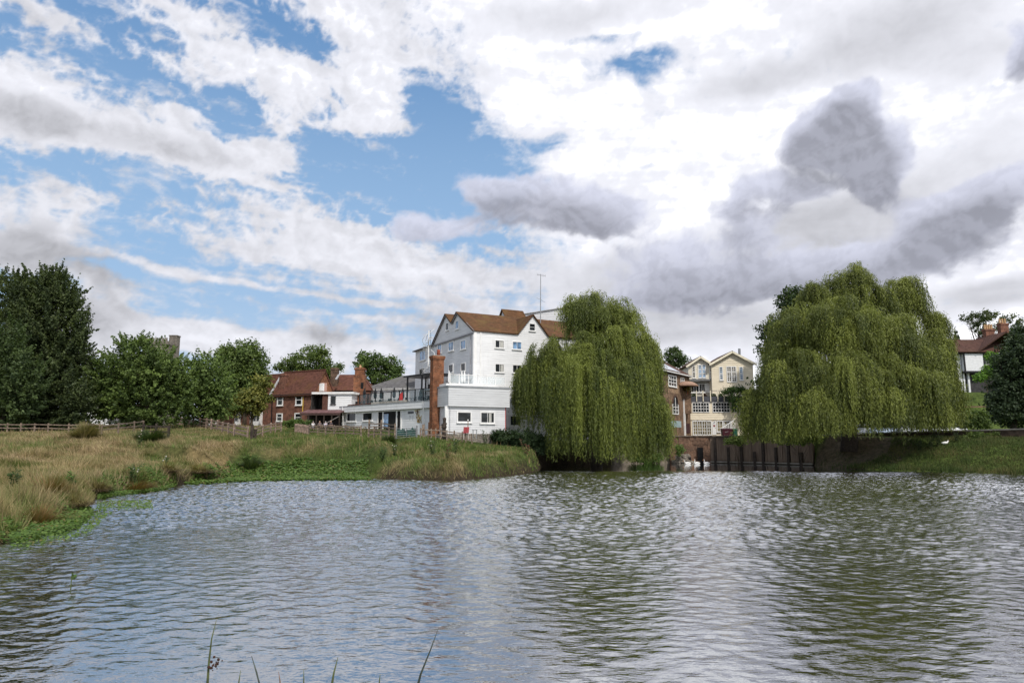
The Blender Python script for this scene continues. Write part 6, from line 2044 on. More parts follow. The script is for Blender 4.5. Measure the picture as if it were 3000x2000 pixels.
# ------------------------------------------------------------------ fences
def rail_fence(label, pts, rails, post=.13, height=1.15, mat=None, rail_h=.12, group=None, postmat=None, name="rail_fence"):
    """posts at (px, Y[, extra height]) with rails at the given fractions of the height"""
    P = []
    for q in pts:
        x = gx(q[0], q[1]); P.append((np.array([x, q[1], gz(x, q[1])]), q[2] if len(q) > 2 else 0))
    root = thing(name, label, "fence", P[0][0], group)
    for p, ex in P:
        w = post * rng.uniform(.85, 1.15)
        tilt = rng.normal(0, .03, 2)
        MB().beam(p - [0, 0, .4], p + [tilt[0], tilt[1], height + .1 + ex + rng.uniform(-.05, .08)], w, w).build("post", postmat or mat, root)
    for (a, _), (b, _) in zip(P, P[1:]):
        for f in rails:
            j = rng.normal(0, .025, 2)
            a_ = a + [0, -.08, height * f + j[0]]; b_ = b + [0, -.08, height * f + j[1]]
            MB().beam(a_, b_, .05, rail_h).build("rail", mat, root)
    return root


rail_fence("three rail pinkish timber fence running away from the meadow corner to the trees",
           [(497, 106), (509, 104), (525, 101.5), (552, 98), (564, 95.5), (583, 92.5), (603, 89.5), (619, 87), (634, 84), (650, 81.5), (668, 78.5), (686, 75.5), (725, 71)], (.28, .60, .92), .17, 1.22, M_wood2, .17)
rail_fence("thick dark corner post with short rails at the bend of the meadow fence", [(737, 69.5, .25), (746, 70.2, -.1)], (.15, .42, .7, .95), .24, 1.1, M_darkwood, .1, name="corner_post_fence")
rail_fence("brown timber fence behind the nettles in front of the brick house", [(748, 71), (768, 76), (792, 82), (806, 84), (823, 86)], (.35, .65, .92), .14, 1.15, M_wood2, .13)
x0, x1 = gx(862, 86), gx(905, 83)
root = thing("board_fence", "short close boarded fence panel below the low green bush", "fence", (x0, 86, gz(x0, 86)))
n = 16
for k in range(n):
    f = k / n; x = x0 + (x1 - x0) * f; y = 86 - 3 * f; z = gz(x, y)
    MB().box(x, x + (x1 - x0) / n * .9, y, y + .04, z - .1, z + 1.05 + rng.uniform(-.03, .03)).build("board", M_wood2, root)
MB().beam((x0, 86.08, gz(x0, 86) + .8), (x1, 83.08, gz(x1, 83) + .8), .05, .1).build("rail", M_wood, root)
rail_fence("long weathered fence with close posts along the beer garden", [(905, 83), (930, 82), (954, 81), (978, 80), (1011, 78.5), (1036, 77.5), (1058, 76.5)], (.30, .62, .95), .13, 1.12, M_wood, .11)
rail_fence("taller gateway section with high end posts in the garden fence", [(1079, 75.5, .75), (1096, 75, .0), (1116, 74, .75), (1139, 72.5, .0), (1157, 70, .5)], (.35, .72, 1.05, 1.38), .16, 1.1, M_wood, .12)
rail_fence("picket like fence in front of the brick chimney", [(1231, 73), (1240, 73.5), (1254, 74), (1264, 74.3), (1277, 74.7), (1290, 75, .3), (1310, 75.3), (1330, 75.7), (1353, 76), (1366, 76), (1383, 76.2)], (.45, .95), .12, 1.05, M_wood, .10)
rail_fence("dark timber barrier with a broken end post beside the round rush clump", [(419, 68.5), (456, 68), (493, 67.5)], (.55, .95), .2, 1.25, M_darkwood, .14)
rail_fence("sloping grey rail fence dropping towards the tall grass clump", [(296, 70), (345, 74), (391, 80), (418, 84)], (.55, .95), .15, 1.15, M_wood, .13)
rail_fence("low grey fence along the far edge of the dry meadow under the dark trees", [(-30, 77), (20, 77), (60, 77), (100, 76.5), (140, 76), (200, 76), (250, 76), (290, 76)], (.55, .92), .12, 1.0, M_wood, .1)


def field_gate():
    a = np.array([gx(1160, 70.3), 70.3]); b = np.array([gx(1221, 72.5), 72.5])
    za, zb = gz(*a), gz(*b)
    root = thing("field_gate", "galvanised five bar metal field gate in the garden fence", "gate", (*a, za))
    for p, z in ((a, za), (b, zb)): MB().tube([(*p, z - .3), (*p, z + 1.35)], .08, 8).build("gate_post", M_steel, root)
    q = lambda f, h: np.array([*(a + (b - a) * f), za + (zb - za) * f + h])
    for h in (.2, .42, .64, .88, 1.14): MB().tube([q(.03, h), q(.97, h)], .026, 6).build("bar", M_steel, root)
    for f in (.04, .5, .96): MB().tube([q(f, .2), q(f, 1.14)], .026, 6).build("upright", M_steel, root)


field_gate()


# ------------------------------------------------------------------ garden things
def carved_post():
    p = np.array([gx(1301, 76), 76.0]); z = gz(*p)
    zt = at(1301, 1222, 76)[2]
    root = thing("carved_post", "dark carved timber post standing taller than the fence beside the chimney", "post", (*p, z))
    h = zt - z
    MB().tube([(p[0], p[1], z - .2), (p[0], p[1], z + h * .5), (p[0], p[1], z + h * .55), (p[0] + .03, p[1], z + h * .8), (p[0] + .03, p[1], zt - .12), (p[0] + .06, p[1], zt)], [.24, .22, .30, .17, .20, .10], 9).build("shaft", M_darkwood, root)
    MB().beam((p[0] - .32, p[1], z + h * .66), (p[0] + .3, p[1], z + h * .72), .12, .16).build("carved_arm", M_darkwood, root)


carved_post()


def plain_post():
    p = np.array([gx(1240, 77), 77.0]); z = gz(*p); zt = at(1240, 1242, 77)[2]
    root = thing("timber_post", "broad grey timber post behind the metal gate", "post", (*p, z))
    MB().hexa([(p[0] - .16, p[1] - .1, z - .2), (p[0] + .16, p[1] - .1, z - .2), (p[0] + .16, p[1] + .1, z - .2), (p[0] - .16, p[1] + .1, z - .2)], [(p[0] - .14, p[1] - .09, zt), (p[0] + .14, p[1] - .09, zt), (p[0] + .14, p[1] + .09, zt - .05), (p[0] - .14, p[1] + .09, zt - .05)]).build("shaft", M_wood, root)


plain_post()


def red_board():
    c = at(1365, 1262, 75.5)
    a, b = at(1357, 1250, 75.5), at(1373, 1268, 75.5)
    root = thing("red_board", "faded red board on a pale stand leaning at the garden fence", "board", (c[0], 75.5, gz(c[0], 75.5)))
    m = MB(); m.hexa([(a[0], 75.5, b[2]), (b[0], 75.5, b[2]), (b[0], 75.54, b[2]), (a[0], 75.54, b[2])], [(a[0] + .04, 75.8, a[2]), (b[0] + .05, 75.8, a[2]), (b[0] + .05, 75.84, a[2]), (a[0] + .04, 75.84, a[2])]); m.build("panel", plain("dull red", (.26, .035, .04), .7, .2, 4), root)
    for x in (a[0] + .05, b[0] - .05): MB().beam((x, 75.6, c[2] - .9), (x, 75.7, b[2] + .1), .07).build("leg", plain("pale leg", (.45, .40, .36)), root)
    p = at(1371, 1248, 76); root = thing("slim_post", "slim grey post with a white top just behind the red board", "post", (p[0], 76, gz(p[0], 76)))
    zt = at(1371, 1232, 76)[2]; MB().beam((p[0], 76, p[2] - 1.4), (p[0], 76, zt), .1).build("shaft", M_wood, root); MB().box(p[0] - .06, p[0] + .06, 75.94, 76.06, zt + .002, zt + .15).build("white_tip", M_trim, root)


red_board()


def garden_table():
    # table and two tubs near the red board; green covered furniture by the gate
    a, b = at(1386, 1258, 77), at(1396, 1275, 77)
    root = thing("garden_table", "small grey table frame at the end of the fence by the red board", "table", ((a[0] + b[0]) / 2, 77, gz(a[0], 77)))
    z = a[2]; MB().box(a[0] - .1, b[0] + .1, 76.6, 77.4, z - .05, z).build("tabletop", M_steel, root)
    for x in (a[0], b[0]):
        for y in (76.7, 77.3): MB().beam((x, y, z - 1.0), (x, y, z - .05), .05).build("leg", M_steel, root)
    M_green = plain("dark green cover", (.012, .055, .045), .6, .25, 2)
    for i, (x0, x1, y0, Y) in enumerate(((1163, 1186, 1256, 76), (1188, 1218, 1255, 76.4))):
        a, b = at(x0, y0, Y), at(x1, 1274, Y); zg = gz(a[0], Y)
        root = thing("covered_table", ["low table under a dark green cover behind the field gate, nearer the high gateway", "longer table under a dark green cover with a raised peak behind the field gate"][i], "table", ((a[0] + b[0]) / 2, Y, zg), "covered tables behind the gate")
        m = MB(); zt = a[2]; xm = (a[0] + b[0]) / 2
        m.hexa([(a[0] - .05, Y - .5, zg + .1), (b[0] + .05, Y - .5, zg + .1), (b[0] + .05, Y + .6, zg + .1), (a[0] - .05, Y + .6, zg + .1)], [(a[0] + .12, Y - .4, zt - .12), (b[0] - .1, Y - .4, zt - .06), (b[0] - .1, Y + .5, zt), (a[0] + .12, Y + .5, zt - .1)])
        m.build("cover", M_green, root)
        m = MB(); m.tube([(xm + .2, Y, zt - .12), (xm + .2, Y, zt + .08 + .12 * i)], [.16, .03], 6); m.build("cover_peak", M_green, root)
        for dx in (a[0] + .1, b[0] - .1): MB().beam((dx, Y - .35, zg - .05), (dx, Y - .35, zg + .12), .06).build("foot", M_black, root)


garden_table()


def picnic(px, Y, label):
    x = gx(px, Y); z = gz(x, Y)
    root = thing("picnic_table", label, "table", (x, Y, z), "picnic tables in the beer garden")
    m = MB()
    for k in range(5): m.box(x - .9, x + .9, Y - .36 + .15 * k, Y - .36 + .15 * k + .13, z + .72, z + .76)
    m.build("tabletop_plank", M_wood, root)
    for d in (-.72, .72): MB().box(x - .9, x + .9, Y + d - .13, Y + d + .13, z + .43, z + .47).build("bench", M_wood, root)
    for sx_ in (-.65, .65):
        for d in (-1, 1): MB().beam((x + sx_, Y + d * .68, z), (x + sx_, Y + d * .25, z + .72), .06, .1).build("leg", M_wood, root)
        MB().beam((x + sx_ + .06, Y - .8, z + .39), (x + sx_ + .06, Y + .8, z + .39), .05, .08).build("cross_bar", M_wood, root)
    return root


PT = {}
for i, (px, Y) in enumerate(((925, 91), (960, 90.5), (1000, 90), (1040, 89), (1085, 86.5))):
    picnic(px, Y, ["picnic table with two people, nearest the brick house", "picnic table with two people, next along the shelter", "empty picnic table at the end of the shelter", "empty picnic table below the white wing windows", "empty picnic table by the wide glazed doors"][i])


# ------------------------------------------------------------------ people (seated)
def hand(mb, w, d, side):
    """palm with four bent fingers and a thumb; w wrist, d pointing direction"""
    d = norm(np.array(d, float)); up = np.array([0, 0, 1.0]); x = norm(np.cross(d, up)) * side; n = np.cross(x, d)
    w = np.array(w, float)
    mb.tube([w, w + d * .045, w + d * .09], [.026, .036, .032], 8, squash=[.7, .5, .5])
    for k, ln in enumerate((.072, .082, .076, .060)):
        b = w + d * .085 + x * (-.027 + .018 * k)
        mb.tube([b, b + d * ln * .5 - up * .006, b + d * ln * .8 - up * .025, b + d * ln * .9 - up * .045], [.0095, .009, .008, .006], 6)
    b = w + d * .03 - x * .03
    mb.tube([b, b - x * .03 + d * .03, b - x * .035 + d * .06 - up * .012], [.011, .010, .007], 6)


def person(label, px, Y, ang, shirt, trousers, skin, hair, lean=.1):
    """seated figure on a bench, forearms on the table; built facing +y and turned"""
    x = gx(px, Y); z = gz(x, Y)
    root = thing("person", label, "person", (x, Y, z))
    Ms, Mt, Mk, Mh = plain("cloth %s" % (shirt,), shirt, .9, .12, 6), plain("cloth %s" % (trousers,), trousers, .9, .12, 6), plain("skin %s" % (skin,), skin, .55, .06, 8), plain("hair %s" % (hair,), hair, .7, .2, 12)
    seat = .47
    O = np.array([x, Y, z])
    ca, sa = math.cos(ang), math.sin(ang)

    def T(mb):
        mb.v = [tuple(O + np.array([v[0] * ca - v[1] * sa, v[0] * sa + v[1] * ca, v[2]])) for v in mb.v]; return mb
    hip = np.array([0, 0, seat + .10]); ch = np.array([0, lean, seat + .45]); nk = np.array([0, lean + .03, seat + .60]); hd = np.array([0, lean + .07, seat + .74])
    # body: legs, trunk and arms run into one another at hip and shoulder
    b = MB()
    b.tube([hip + [0, -.02, -.10], hip, hip + [0, lean * .5, .16], ch, ch + [0, .01, .10], nk, nk + [0, .01, .05]], [.13, .165, .145, .17, .13, .06, .055], 12, squash=[.8, .72, .68, .66, .6, .9, .95])
    for sgn in (-1, 1):
        sh = ch + np.array([sgn * .17, 0, .08]); elb = np.array([sgn * .24, lean + .16, seat + .22]); wr = np.array([sgn * .11, lean + .38, seat + .30])
        b.tube([ch + [sgn * .08, 0, .08], sh, (sh + elb) / 2, elb, (elb + wr) / 2, wr], [.07, .062, .05, .042, .038, .027], 8)
        hand(b, wr, (-.12 * sgn, 1, -.05), sgn)
        kn = np.array([sgn * .13, .44, seat + .07]); an = np.array([sgn * .13, .40, .09])
        b.tube([hip + [sgn * .07, -.02, -.01], hip + [sgn * .10, .14, -.01], kn, kn + [0, .01, -.06], (kn + an) / 2 + [0, -.03, 0], an], [.095, .09, .065, .06, .055, .038], 9)
        b.tube([an + [0, -.06, -.05], an + [0, .02, -.045], an + [0, .14, -.065], an + [0, .19, -.07]], [.035, .045, .04, .025], 8, squash=[.9, .9, .6, .5])
    # head with brow, nose, chin and ears
    b.tube([hd + [0, .01, -.11], hd + [0, .015, -.085], hd + [0, .01, -.04], hd + [0, 0, .02], hd + [0, -.01, .07], hd + [0, -.015, .105]], [.04, .062, .075, .082, .07, .03], 12)
    b.tube([hd + [0, .075, .01], hd + [0, .092, -.02], hd + [0, .098, -.035], hd + [0, .08, -.045]], [.008, .012, .016, .006], 6)
    for sgn in (-1, 1): b.ball(hd + [sgn * .080, -.005, -.012], (.012, .02, .032), 6, 5)
    T(b).build("body", Mk, root, smooth=True)
    h = MB(); h.tube([hd + [0, -.035, -.06], hd + [0, -.03, 0], hd + [0, -.02, .05], hd + [0, -.015, .09], hd + [0, -.015, .118]], [.070, .086, .084, .066, .02], 12); T(h).build("hair", Mh, root, smooth=True)
    e = MB()
    for sgn in (-1, 1): e.ball(hd + [sgn * .03, .076, .002], .010, 6, 4)
    T(e).build("eyes", M_dark, root); mo = MB(); mo.beam(hd + [-.022, .072, -.068], hd + [.022, .072, -.068], .008, .008); T(mo).build("mouth", plain("lips", (.25, .09, .08), .6), root)
    s = MB(); s.tube([hip + [0, -.005, -.02], hip + [0, lean * .5, .16], ch, ch + [0, .01, .10], nk + [0, 0, -.015]], [.178, .158, .183, .145, .075], 12, squash=[.73, .7, .68, .64, .9])
    for sgn in (-1, 1):
        sh = ch + np.array([sgn * .17, 0, .08]); elb = np.array([sgn * .24, lean + .16, seat + .22]); s.tube([ch + [sgn * .08, 0, .08], sh, sh + (elb - sh) * .7], [.08, .074, .062], 9)
    T(s).build("shirt", Ms, root, smooth=True)
    t = MB(); t.tube([hip + [0, -.02, -.105], hip + [0, -.01, .0]], [.145, .178], 12, squash=[.8, .73])
    for sgn in (-1, 1):
        kn = np.array([sgn * .13, .44, seat + .07]); an = np.array([sgn * .13, .40, .13]); t.tube([hip + [sgn * .07, -.02, -.01], hip + [sgn * .10, .14, -.01], kn + [0, .01, 0], kn + [0, .015, -.06], (kn + an) / 2 + [0, -.03, 0], an], [.105, .10, .076, .07, .065, .055], 10)
    T(t).build("trousers", Mt, root, smooth=True)
    return root


person("person in a white top seated at the picnic table nearest the brick house", 915, 90.3, math.radians(0), (.62, .60, .60), (.05, .06, .09), (.50, .32, .24), (.36, .33, .30))
person("person in dark clothes sitting across from the white topped person", 936, 91.7, math.radians(180), (.16, .13, .13), (.04, .04, .05), (.48, .30, .22), (.28, .22, .17))
person("person in a pale lilac shirt with grey hair at the second picnic table", 952, 89.8, math.radians(5), (.52, .48, .54), (.10, .10, .12), (.52, .34, .26), (.45, .43, .42))
person("person with fair hair and dark top across the second picnic table", 969, 91.2, math.radians(178), (.06, .05, .06), (.04, .05, .07), (.50, .32, .24), (.34, .24, .15))


# ------------------------------------------------------------------ swans
def swan(label, px, py, face, pose):
    q = on_water(px, py, 0.0)
    f = .72
    c = np.array([q[0], q[1], 0.0])
    root = thing("swan", label, "swan", c, "swans by the old brick wall")
    M_sw = plain("white plumage", (.84, .84, .83), .7, .04, 6)
    S = lambda x, z: c + np.array([face * x * f, 0, z * f])
    b = MB()
    b.tube([S(-.62, .20), S(-.50, .19), S(-.30, .15), S(-.05, .13), S(.22, .14), S(.38, .20), S(.45, .30), S(.44, .42) if pose == "up" else S(.50, .38), S(.38, .58) if pose == "up" else S(.56, .50), S(.36, .72) if pose == "up" else S(.58, .60), S(.42, .80) if pose == "up" else S(.63, .64), S(.50, .80) if pose == "up" else S(.70, .63)],
           [.02, .08, .17, .215, .20, .13, .075, .052, .046, .045, .055, .05], 12)
    b.build("body", M_sw, root, smooth=True)
    h = S(.53, .79) if pose == "up" else S(.73, .62)
    MB().tube([h, h + np.array([face * .06, 0, -.02]), h + np.array([face * .13, 0, -.05])], [.034, .026, .010], 7).build("beak", plain("orange beak", (.62, .22, .03), .5, .1), root)
    for s in (-1, 1):
        w = MB(); w.tube([S(.18, .22) + [0, s * .15, 0], S(-.02, .27) + [0, s * .17, 0], S(-.28, .28) + [0, s * .13, 0], S(-.58, .26) + [0, s * .05, 0]], [.05, .13, .11, .02], 8, squash=[.5, .5, .5, .5]); w.build("wing", M_sw, root, smooth=True)


swan("swan with lowered neck, the one nearest the tall willow", 2015, 1359, -1, "low")
swan("swan with upright neck in the middle of the three", 2042, 1359, -1, "up")
swan("swan with upright neck closest to the sheet pile wall", 2070, 1359, -1, "up")


def white_bird():
    x, Y = gx(2767, 76.5), 76.5; z = gz(x, Y)
    root = thing("white_bird", "small white bird resting on the grassy bank below the low dark wall", "bird", (x, Y, z))
    M_sw = plain("white plumage", (.84, .84, .83))
    c = np.array([x, Y, z])
    MB().tube([c + [-.42, 0, .20], c + [-.2, 0, .19], c + [.05, 0, .20], c + [.22, 0, .24], c + [.30, 0, .34], c + [.33, 0, .42], c + [.40, 0, .43]], [.02, .12, .16, .11, .06, .06, .04], 10).build("body", M_sw, root, smooth=True)
    MB().tube([c + [.42, 0, .43], c + [.52, 0, .40]], [.03, .008], 6).build("beak", plain("orange beak", (.62, .22, .03)), root)


white_bird()


# ------------------------------------------------------------------ parked cars behind the wall
def car(label, px, Y, ang, paint, proto=[None]):
    x = gx(px, Y); z = 3.75
    if proto[0] is None:
        root = thing("parked_car", label, "car", (x, Y, z), "cars parked behind the low wall")
        O = np.array([x, Y, z])
        prof = [(-2.05, .30), (-2.1, .55), (-2.02, .85), (-1.75, .95), (-1.55, 1.02), (-1.15, 1.42), (-.3, 1.50), (.45, 1.46), (1.05, 1.05), (1.75, .92), (2.05, .72), (2.1, .40), (2.0, .28)]
        m = MB(); rows = []
        for yy, k, dz in ((-.86, .97, 0), (-.80, 1, 0), (.80, 1, 0), (.86, .97, 0)):
            rows.append([O + np.array([a * k, yy * (1 if b < 1.0 else .86), b]) for a, b in prof])
        for r0, r1 in zip(rows, rows[1:]):
            for i in range(len(prof) - 1): m.poly([r0[i], r0[i + 1], r1[i + 1], r1[i]])
            m.poly([r0[-1], r0[0], r1[0], r1[-1]])
        m.poly(rows[0]); m.poly(rows[-1][::-1])
        m.build("body", paint, root)
        for s in (-1, 1):
            g = MB(); y = s * .755
            g.poly([O + [-1.32, y * 1.04, 1.04], O + [-1.05, y, 1.36], O + [-.35, y, 1.42], O + [-.35, y * 1.04, 1.04]]); g.poly([O + [-.27, y * 1.04, 1.04], O + [-.27, y, 1.42], O + [.40, y, 1.39], O + [.92, y * 1.04, 1.04]])
            g.build("side_window", M_glass, root)
        MB().hexa([O + [.50, -.66, 1.455], O + [1.06, -.70, 1.07], O + [1.06, .70, 1.07], O + [.50, .66, 1.455]], [O + [.52, -.66, 1.475], O + [1.08, -.70, 1.09], O + [1.08, .70, 1.09], O + [.52, .66, 1.475]]).build("windscreen", M_glass, root)
        MB().hexa([O + [-1.56, -.66, 1.04], O + [-1.17, -.64, 1.43], O + [-1.17, .64, 1.43], O + [-1.56, .66, 1.04]], [O + [-1.58, -.66, 1.06], O + [-1.19, -.64, 1.45], O + [-1.19, .64, 1.45], O + [-1.58, .66, 1.06]]).build("rear_window", M_glass, root)
        for dx in (-1.3, 1.3):
            for s in (-1, 1):
                w = MB().tube([O + [dx, s * .70, .32], O + [dx, s * .88, .32]], .32, 14).build("wheel", M_black, root); MB().tube([O + [dx, s * .87, .32], O + [dx, s * .895, .32]], .2, 10).build("rim", M_steel, w)
        for s in (-1, 1): MB().ball(O + [1.98, s * .62, .72], (.12, .18, .1)).build("headlight", M_trim, root)
        proto[0] = root; root.rotation_euler = (0, 0, ang); return root
    r = proto[0].copy(); COL.objects.link(r); r.location = (x, Y, z); r.rotation_euler = (0, 0, ang); r["label"] = label
    for ch in list(proto[0].children):
        k = ch.copy(); COL.objects.link(k); k.parent = r
        if ch.name.startswith("body"): k.data = ch.data.copy(); k.data.materials[0] = paint
        for g in ch.children: q = g.copy(); COL.objects.link(q); q.parent = k
    return r


P_white = plain("white car paint", (.78, .80, .84), .25, .03, 1, spec=.6); P_blue = plain("pale blue car paint", (.42, .52, .68), .25, .03, 1, spec=.6); P_grey = plain("silver car paint", (.45, .46, .48), .25, .03, 1, metallic=.4, spec=.6)
car("white car parked behind the low wall nearest the willow trunk", 2530, 95, 0, P_white)
car("pale blue car parked beside the white car behind the low wall", 2582, 94.5, math.pi, P_blue)
car("silver car parked behind the low wall under the willow's outer boughs", 2680, 92, 0, P_grey)
car("white car parked at the end of the row by the leafy shrub", 2778, 90, math.pi, P_white)


# ------------------------------------------------------------------ reeds at the photographer's feet, and one stem out in the water
def reed(label, pts, w, col, head=None, name="reed_stem"):
    P = [at(px, py, Y) for px, py, Y in pts]
    b = P[0].copy(); b[2] = max(gz(b[0], b[1]), -.2)
    root = thing(name, label, "reed", b, "reed stems at the near edge")
    mid = (P[0] + b) / 2
    MB().tube([b, mid] + P, [w, w] + list(np.linspace(w, w * .2, len(P))), 6).build("stem", plain("reed %s" % (col,), col, .6, .25, 20), root, smooth=True)
    if head:
        q = at(*head); m = MB(); r = np.random.default_rng(2)
        for k in range(16):
            o = r.normal(0, 1, 3) * [.009, .007, .017] + [k * .0016, 0, k * .003 - .02]; m.ball(q + o, r.uniform(.003, .008), 6, 4)
        m.build("seed_head", plain("brown seed head", (.055, .024, .014), .8, .3, 40), root)
        m = MB(); a = at(head[0] - 12, head[1] + 8, head[2]); m.ball(a, (.010, .008, .007), 6, 4); m.ball(a + [.012, 0, -.004], (.009, .008, .007), 6, 4); m.build("seed_cluster", plain("brown seed head", (.055, .024, .014)), root)


G1, G2, G3 = (.10, .12, .05), (.06, .075, .06), (.22, .12, .07)
reed("tallest reed stem, with a dark brown seed head hanging at its side", [(606, 2030, 3.6), (612, 1940, 3.6), (620, 1870, 3.6), (634, 1815, 3.6)], .0075, G1, (624, 1945, 3.58))
reed("short thin reed tip beside the stem with the seed head", [(697, 2030, 3.7), (700, 1995, 3.7), (705, 1962, 3.7)], .006, G1)
reed("dark reed blade leaning back towards the seed head stem", [(768, 2030, 3.6), (752, 1970, 3.6), (737, 1920, 3.6)], .0065, G2)
reed("shortest reddish reed tip", [(822, 2030, 3.8), (820, 1990, 3.8), (816, 1966, 3.8)], .005, G3)
reed("upright thin green reed tip in the middle of the row", [(889, 2030, 3.7), (890, 1990, 3.7), (890, 1958, 3.7)], .005, G1)
reed("green reed blade leaning outward with a pale tip", [(968, 2030, 3.6), (978, 1970, 3.6), (990, 1924, 3.6)], .0075, G1)
reed("short faint reed tip next to the long leaning blade", [(1109, 2030, 3.8), (1112, 1990, 3.8), (1114, 1972, 3.8)], .005, G1)
reed("long dark reed blade leaning out over the water apart from the others", [(1218, 2030, 3.5), (1232, 1975, 3.5), (1262, 1900, 3.5), (1284, 1840, 3.5)], .0075, G2)


def water_stem():
    q = on_water(207, 1722); c = np.array([q[0], q[1], 0])
    root = thing("water_plant", "single leafy stem standing out of the open water", "plant", c)
    MB().tube([c - [0, 0, .3], c + [0, 0, .18], c + [.02, 0, .30]], [.014, .012, .006], 5).build("stem", plain("green stem", (.07, .09, .03)), root)
    n = 9; P = c + np.stack([rng.uniform(-.02, .10, n), rng.uniform(-.05, .05, n), rng.uniform(.20, .34, n)], 1)
    N = norm(rng.normal(size=(n, 3)) + [0, -.5, .8]); U = rng.normal(size=(n, 3)) + [.6, 0, .1]; U -= (U * N).sum(1, keepdims=True) * N
    V, F = leaf_quads(P, U, N, np.full(n, .11), np.full(n, .06)); mesh_np("leaf", V, F, leaf_mat("weed leaves"), root, cols=np.repeat(np.array([.07, .12, .03]) * rng.uniform(.6, 1.5, (n, 1)), 4, 0))


water_stem()


def far_woods():
    """the tree line beyond the town closes the gaps at the horizon"""
    n = 42000
    X = rng.uniform(-260, 330, n); Y = 215 + rng.normal(0, 6, n) + np.abs(X) * .05
    top = 6.5 + 4.0 * np.clip(.5 + fbm(X / 22, X * 0 + 2, 900, 4), 0, 1.2)
    top = np.where(X > 60, top + 6 * sstep(X, 60, 110), top)
    Z = 4.5 + (top - 3.0) * rng.random(n) ** .7
    P = np.stack([X, Y, Z], 1)
    N = norm(rng.normal(size=(n, 3)) + [0, -.6, .7]); U = rng.normal(size=(n, 3)); U -= (U * N).sum(1, keepdims=True) * N
    s = rng.uniform(.8, 1.7, n); V, F = leaf_quads(P, U, N, s, s * .7)
    C = np.array([.034, .050, .024]) * rng.uniform(.6, 1.6, (n, 1))
    o = mesh_np("far_woods", V, F, leaf_mat("leaves"), cols=np.repeat(C, 4, 0)); tag(o, "dark line of distant trees behind the houses", "woods", kind="stuff")


far_woods()
# ------------------------------------------------------------------ trees, as surveyed
broadleaf("tree", "tallest dark tree, its ragged crown reaching high above all others on the meadow edge", "tree",
          [(150, 985, 95, 195), (90, 1075, 80, 170), (190, 1120, 80, 130), (40, 1090, 95, 190), (20, 900, 55, 130, 3), (170, 880, 60, 95), (100, 880, 62, 85), (60, 860, 40, 60), (140, 850, 50, 60), (235, 965, 28, 26), (205, 1040, 60, 110), (225, 1180, 50, 70, -2), (110, 1190, 110, 70), (190, 1232, 60, 28, -2)],
          86, 120, leaf=.31, density=1.25, col=(.020, .031, .013), col2=(.056, .072, .028), plume=.5, clump=1.0, trunk_r=.5, trunk_mat=bark_dark)
broadleaf("tree", "broad dark tree growing lower in front of the tallest dark tree", "tree",
          [(10, 1060, 62, 125), (60, 1130, 70, 105), (-60, 1080, 80, 140), (30, 1200, 80, 60)],
          79, 10, leaf=.31, density=1.2, col=(.022, .036, .014), col2=(.055, .078, .028), plume=.4, clump=1.0, trunk_r=.45, trunk_mat=bark_dark)
broadleaf("tree", "rounded mid green tree hiding the battlemented church tower", "tree",
          [(400, 1075, 108, 84), (330, 1120, 75, 90), (470, 1085, 70, 70), (485, 1130, 60, 80), (400, 1170, 125, 65), (395, 1005, 34, 26), (300, 1150, 45, 70), (540, 1150, 40, 70), (350, 1205, 70, 36), (450, 1215, 95, 34)],
          88, 447, leaf=.31, density=1.15, col=(.033, .053, .016), col2=(.088, .122, .034), plume=.25, clump=.95, trunk_r=.4)
broadleaf("tree", "pale green tree between the round tree and the brick house", "tree",
          [(605, 1105, 72, 65), (640, 1160, 52, 65), (570, 1165, 60, 65), (600, 1070, 40, 32), (600, 1205, 60, 30)],
          93, 600, leaf=.36, density=1.1, col=(.042, .066, .019), col2=(.098, .135, .040), plume=.25, clump=.95, trunk_r=.35)
broadleaf("tree", "full dark tree rising behind the pale green tree", "tree",
          [(710, 1060, 68, 62), (745, 1090, 42, 60), (670, 1070, 48, 55), (715, 1130, 72, 60), (660, 1035, 26, 22)],
          112, 715, leaf=.42, density=1.1, col=(.030, .050, .015), col2=(.080, .108, .030), clump=1.15, trunk_r=.4)
broadleaf("tree", "small yellowing tree against the brick house wall", "tree",
          [(740, 1175, 46, 42), (765, 1140, 30, 40), (700, 1190, 40, 30)],
          103, 735, leaf=.36, density=1.1, col=(.055, .068, .018), col2=(.145, .140, .035), clump=.9, trunk_r=.25)
broadleaf("tree", "open crowned tree above the red tiled roof", "tree",
          [(905, 1060, 68, 44), (960, 1080, 30, 26), (850, 1072, 36, 20), (925, 1032, 38, 20), (990, 1075, 16, 10), (905, 1100, 80, 34), (822, 1078, 18, 10)],
          135, 905, leaf=.44, density=.9, col=(.032, .052, .015), col2=(.080, .105, .028), clump=1.05, trunk_r=.45, gap=.15)
broadleaf("tree", "spreading tree above the grey slate roof", "tree",
          [(1095, 1068, 52, 34), (1150, 1068, 26, 24), (1060, 1060, 26, 20), (1075, 1042, 22, 14), (1120, 1100, 66, 36), (1160, 1095, 26, 22)],
          128, 1105, leaf=.42, density=.95, col=(.028, .050, .015), col2=(.070, .100, .028), clump=1.0, trunk_r=.4, gap=.1)
broadleaf("tree", "dark small tree above the solar panel roof", "tree",
          [(1975, 1045, 30, 26), (2000, 1062, 26, 20), (1960, 1070, 24, 18), (1978, 1024, 14, 10)],
          150, 1978, leaf=.40, density=1.0, col=(.022, .038, .014), col2=(.05, .07, .024), clump=.8, trunk_r=.3)
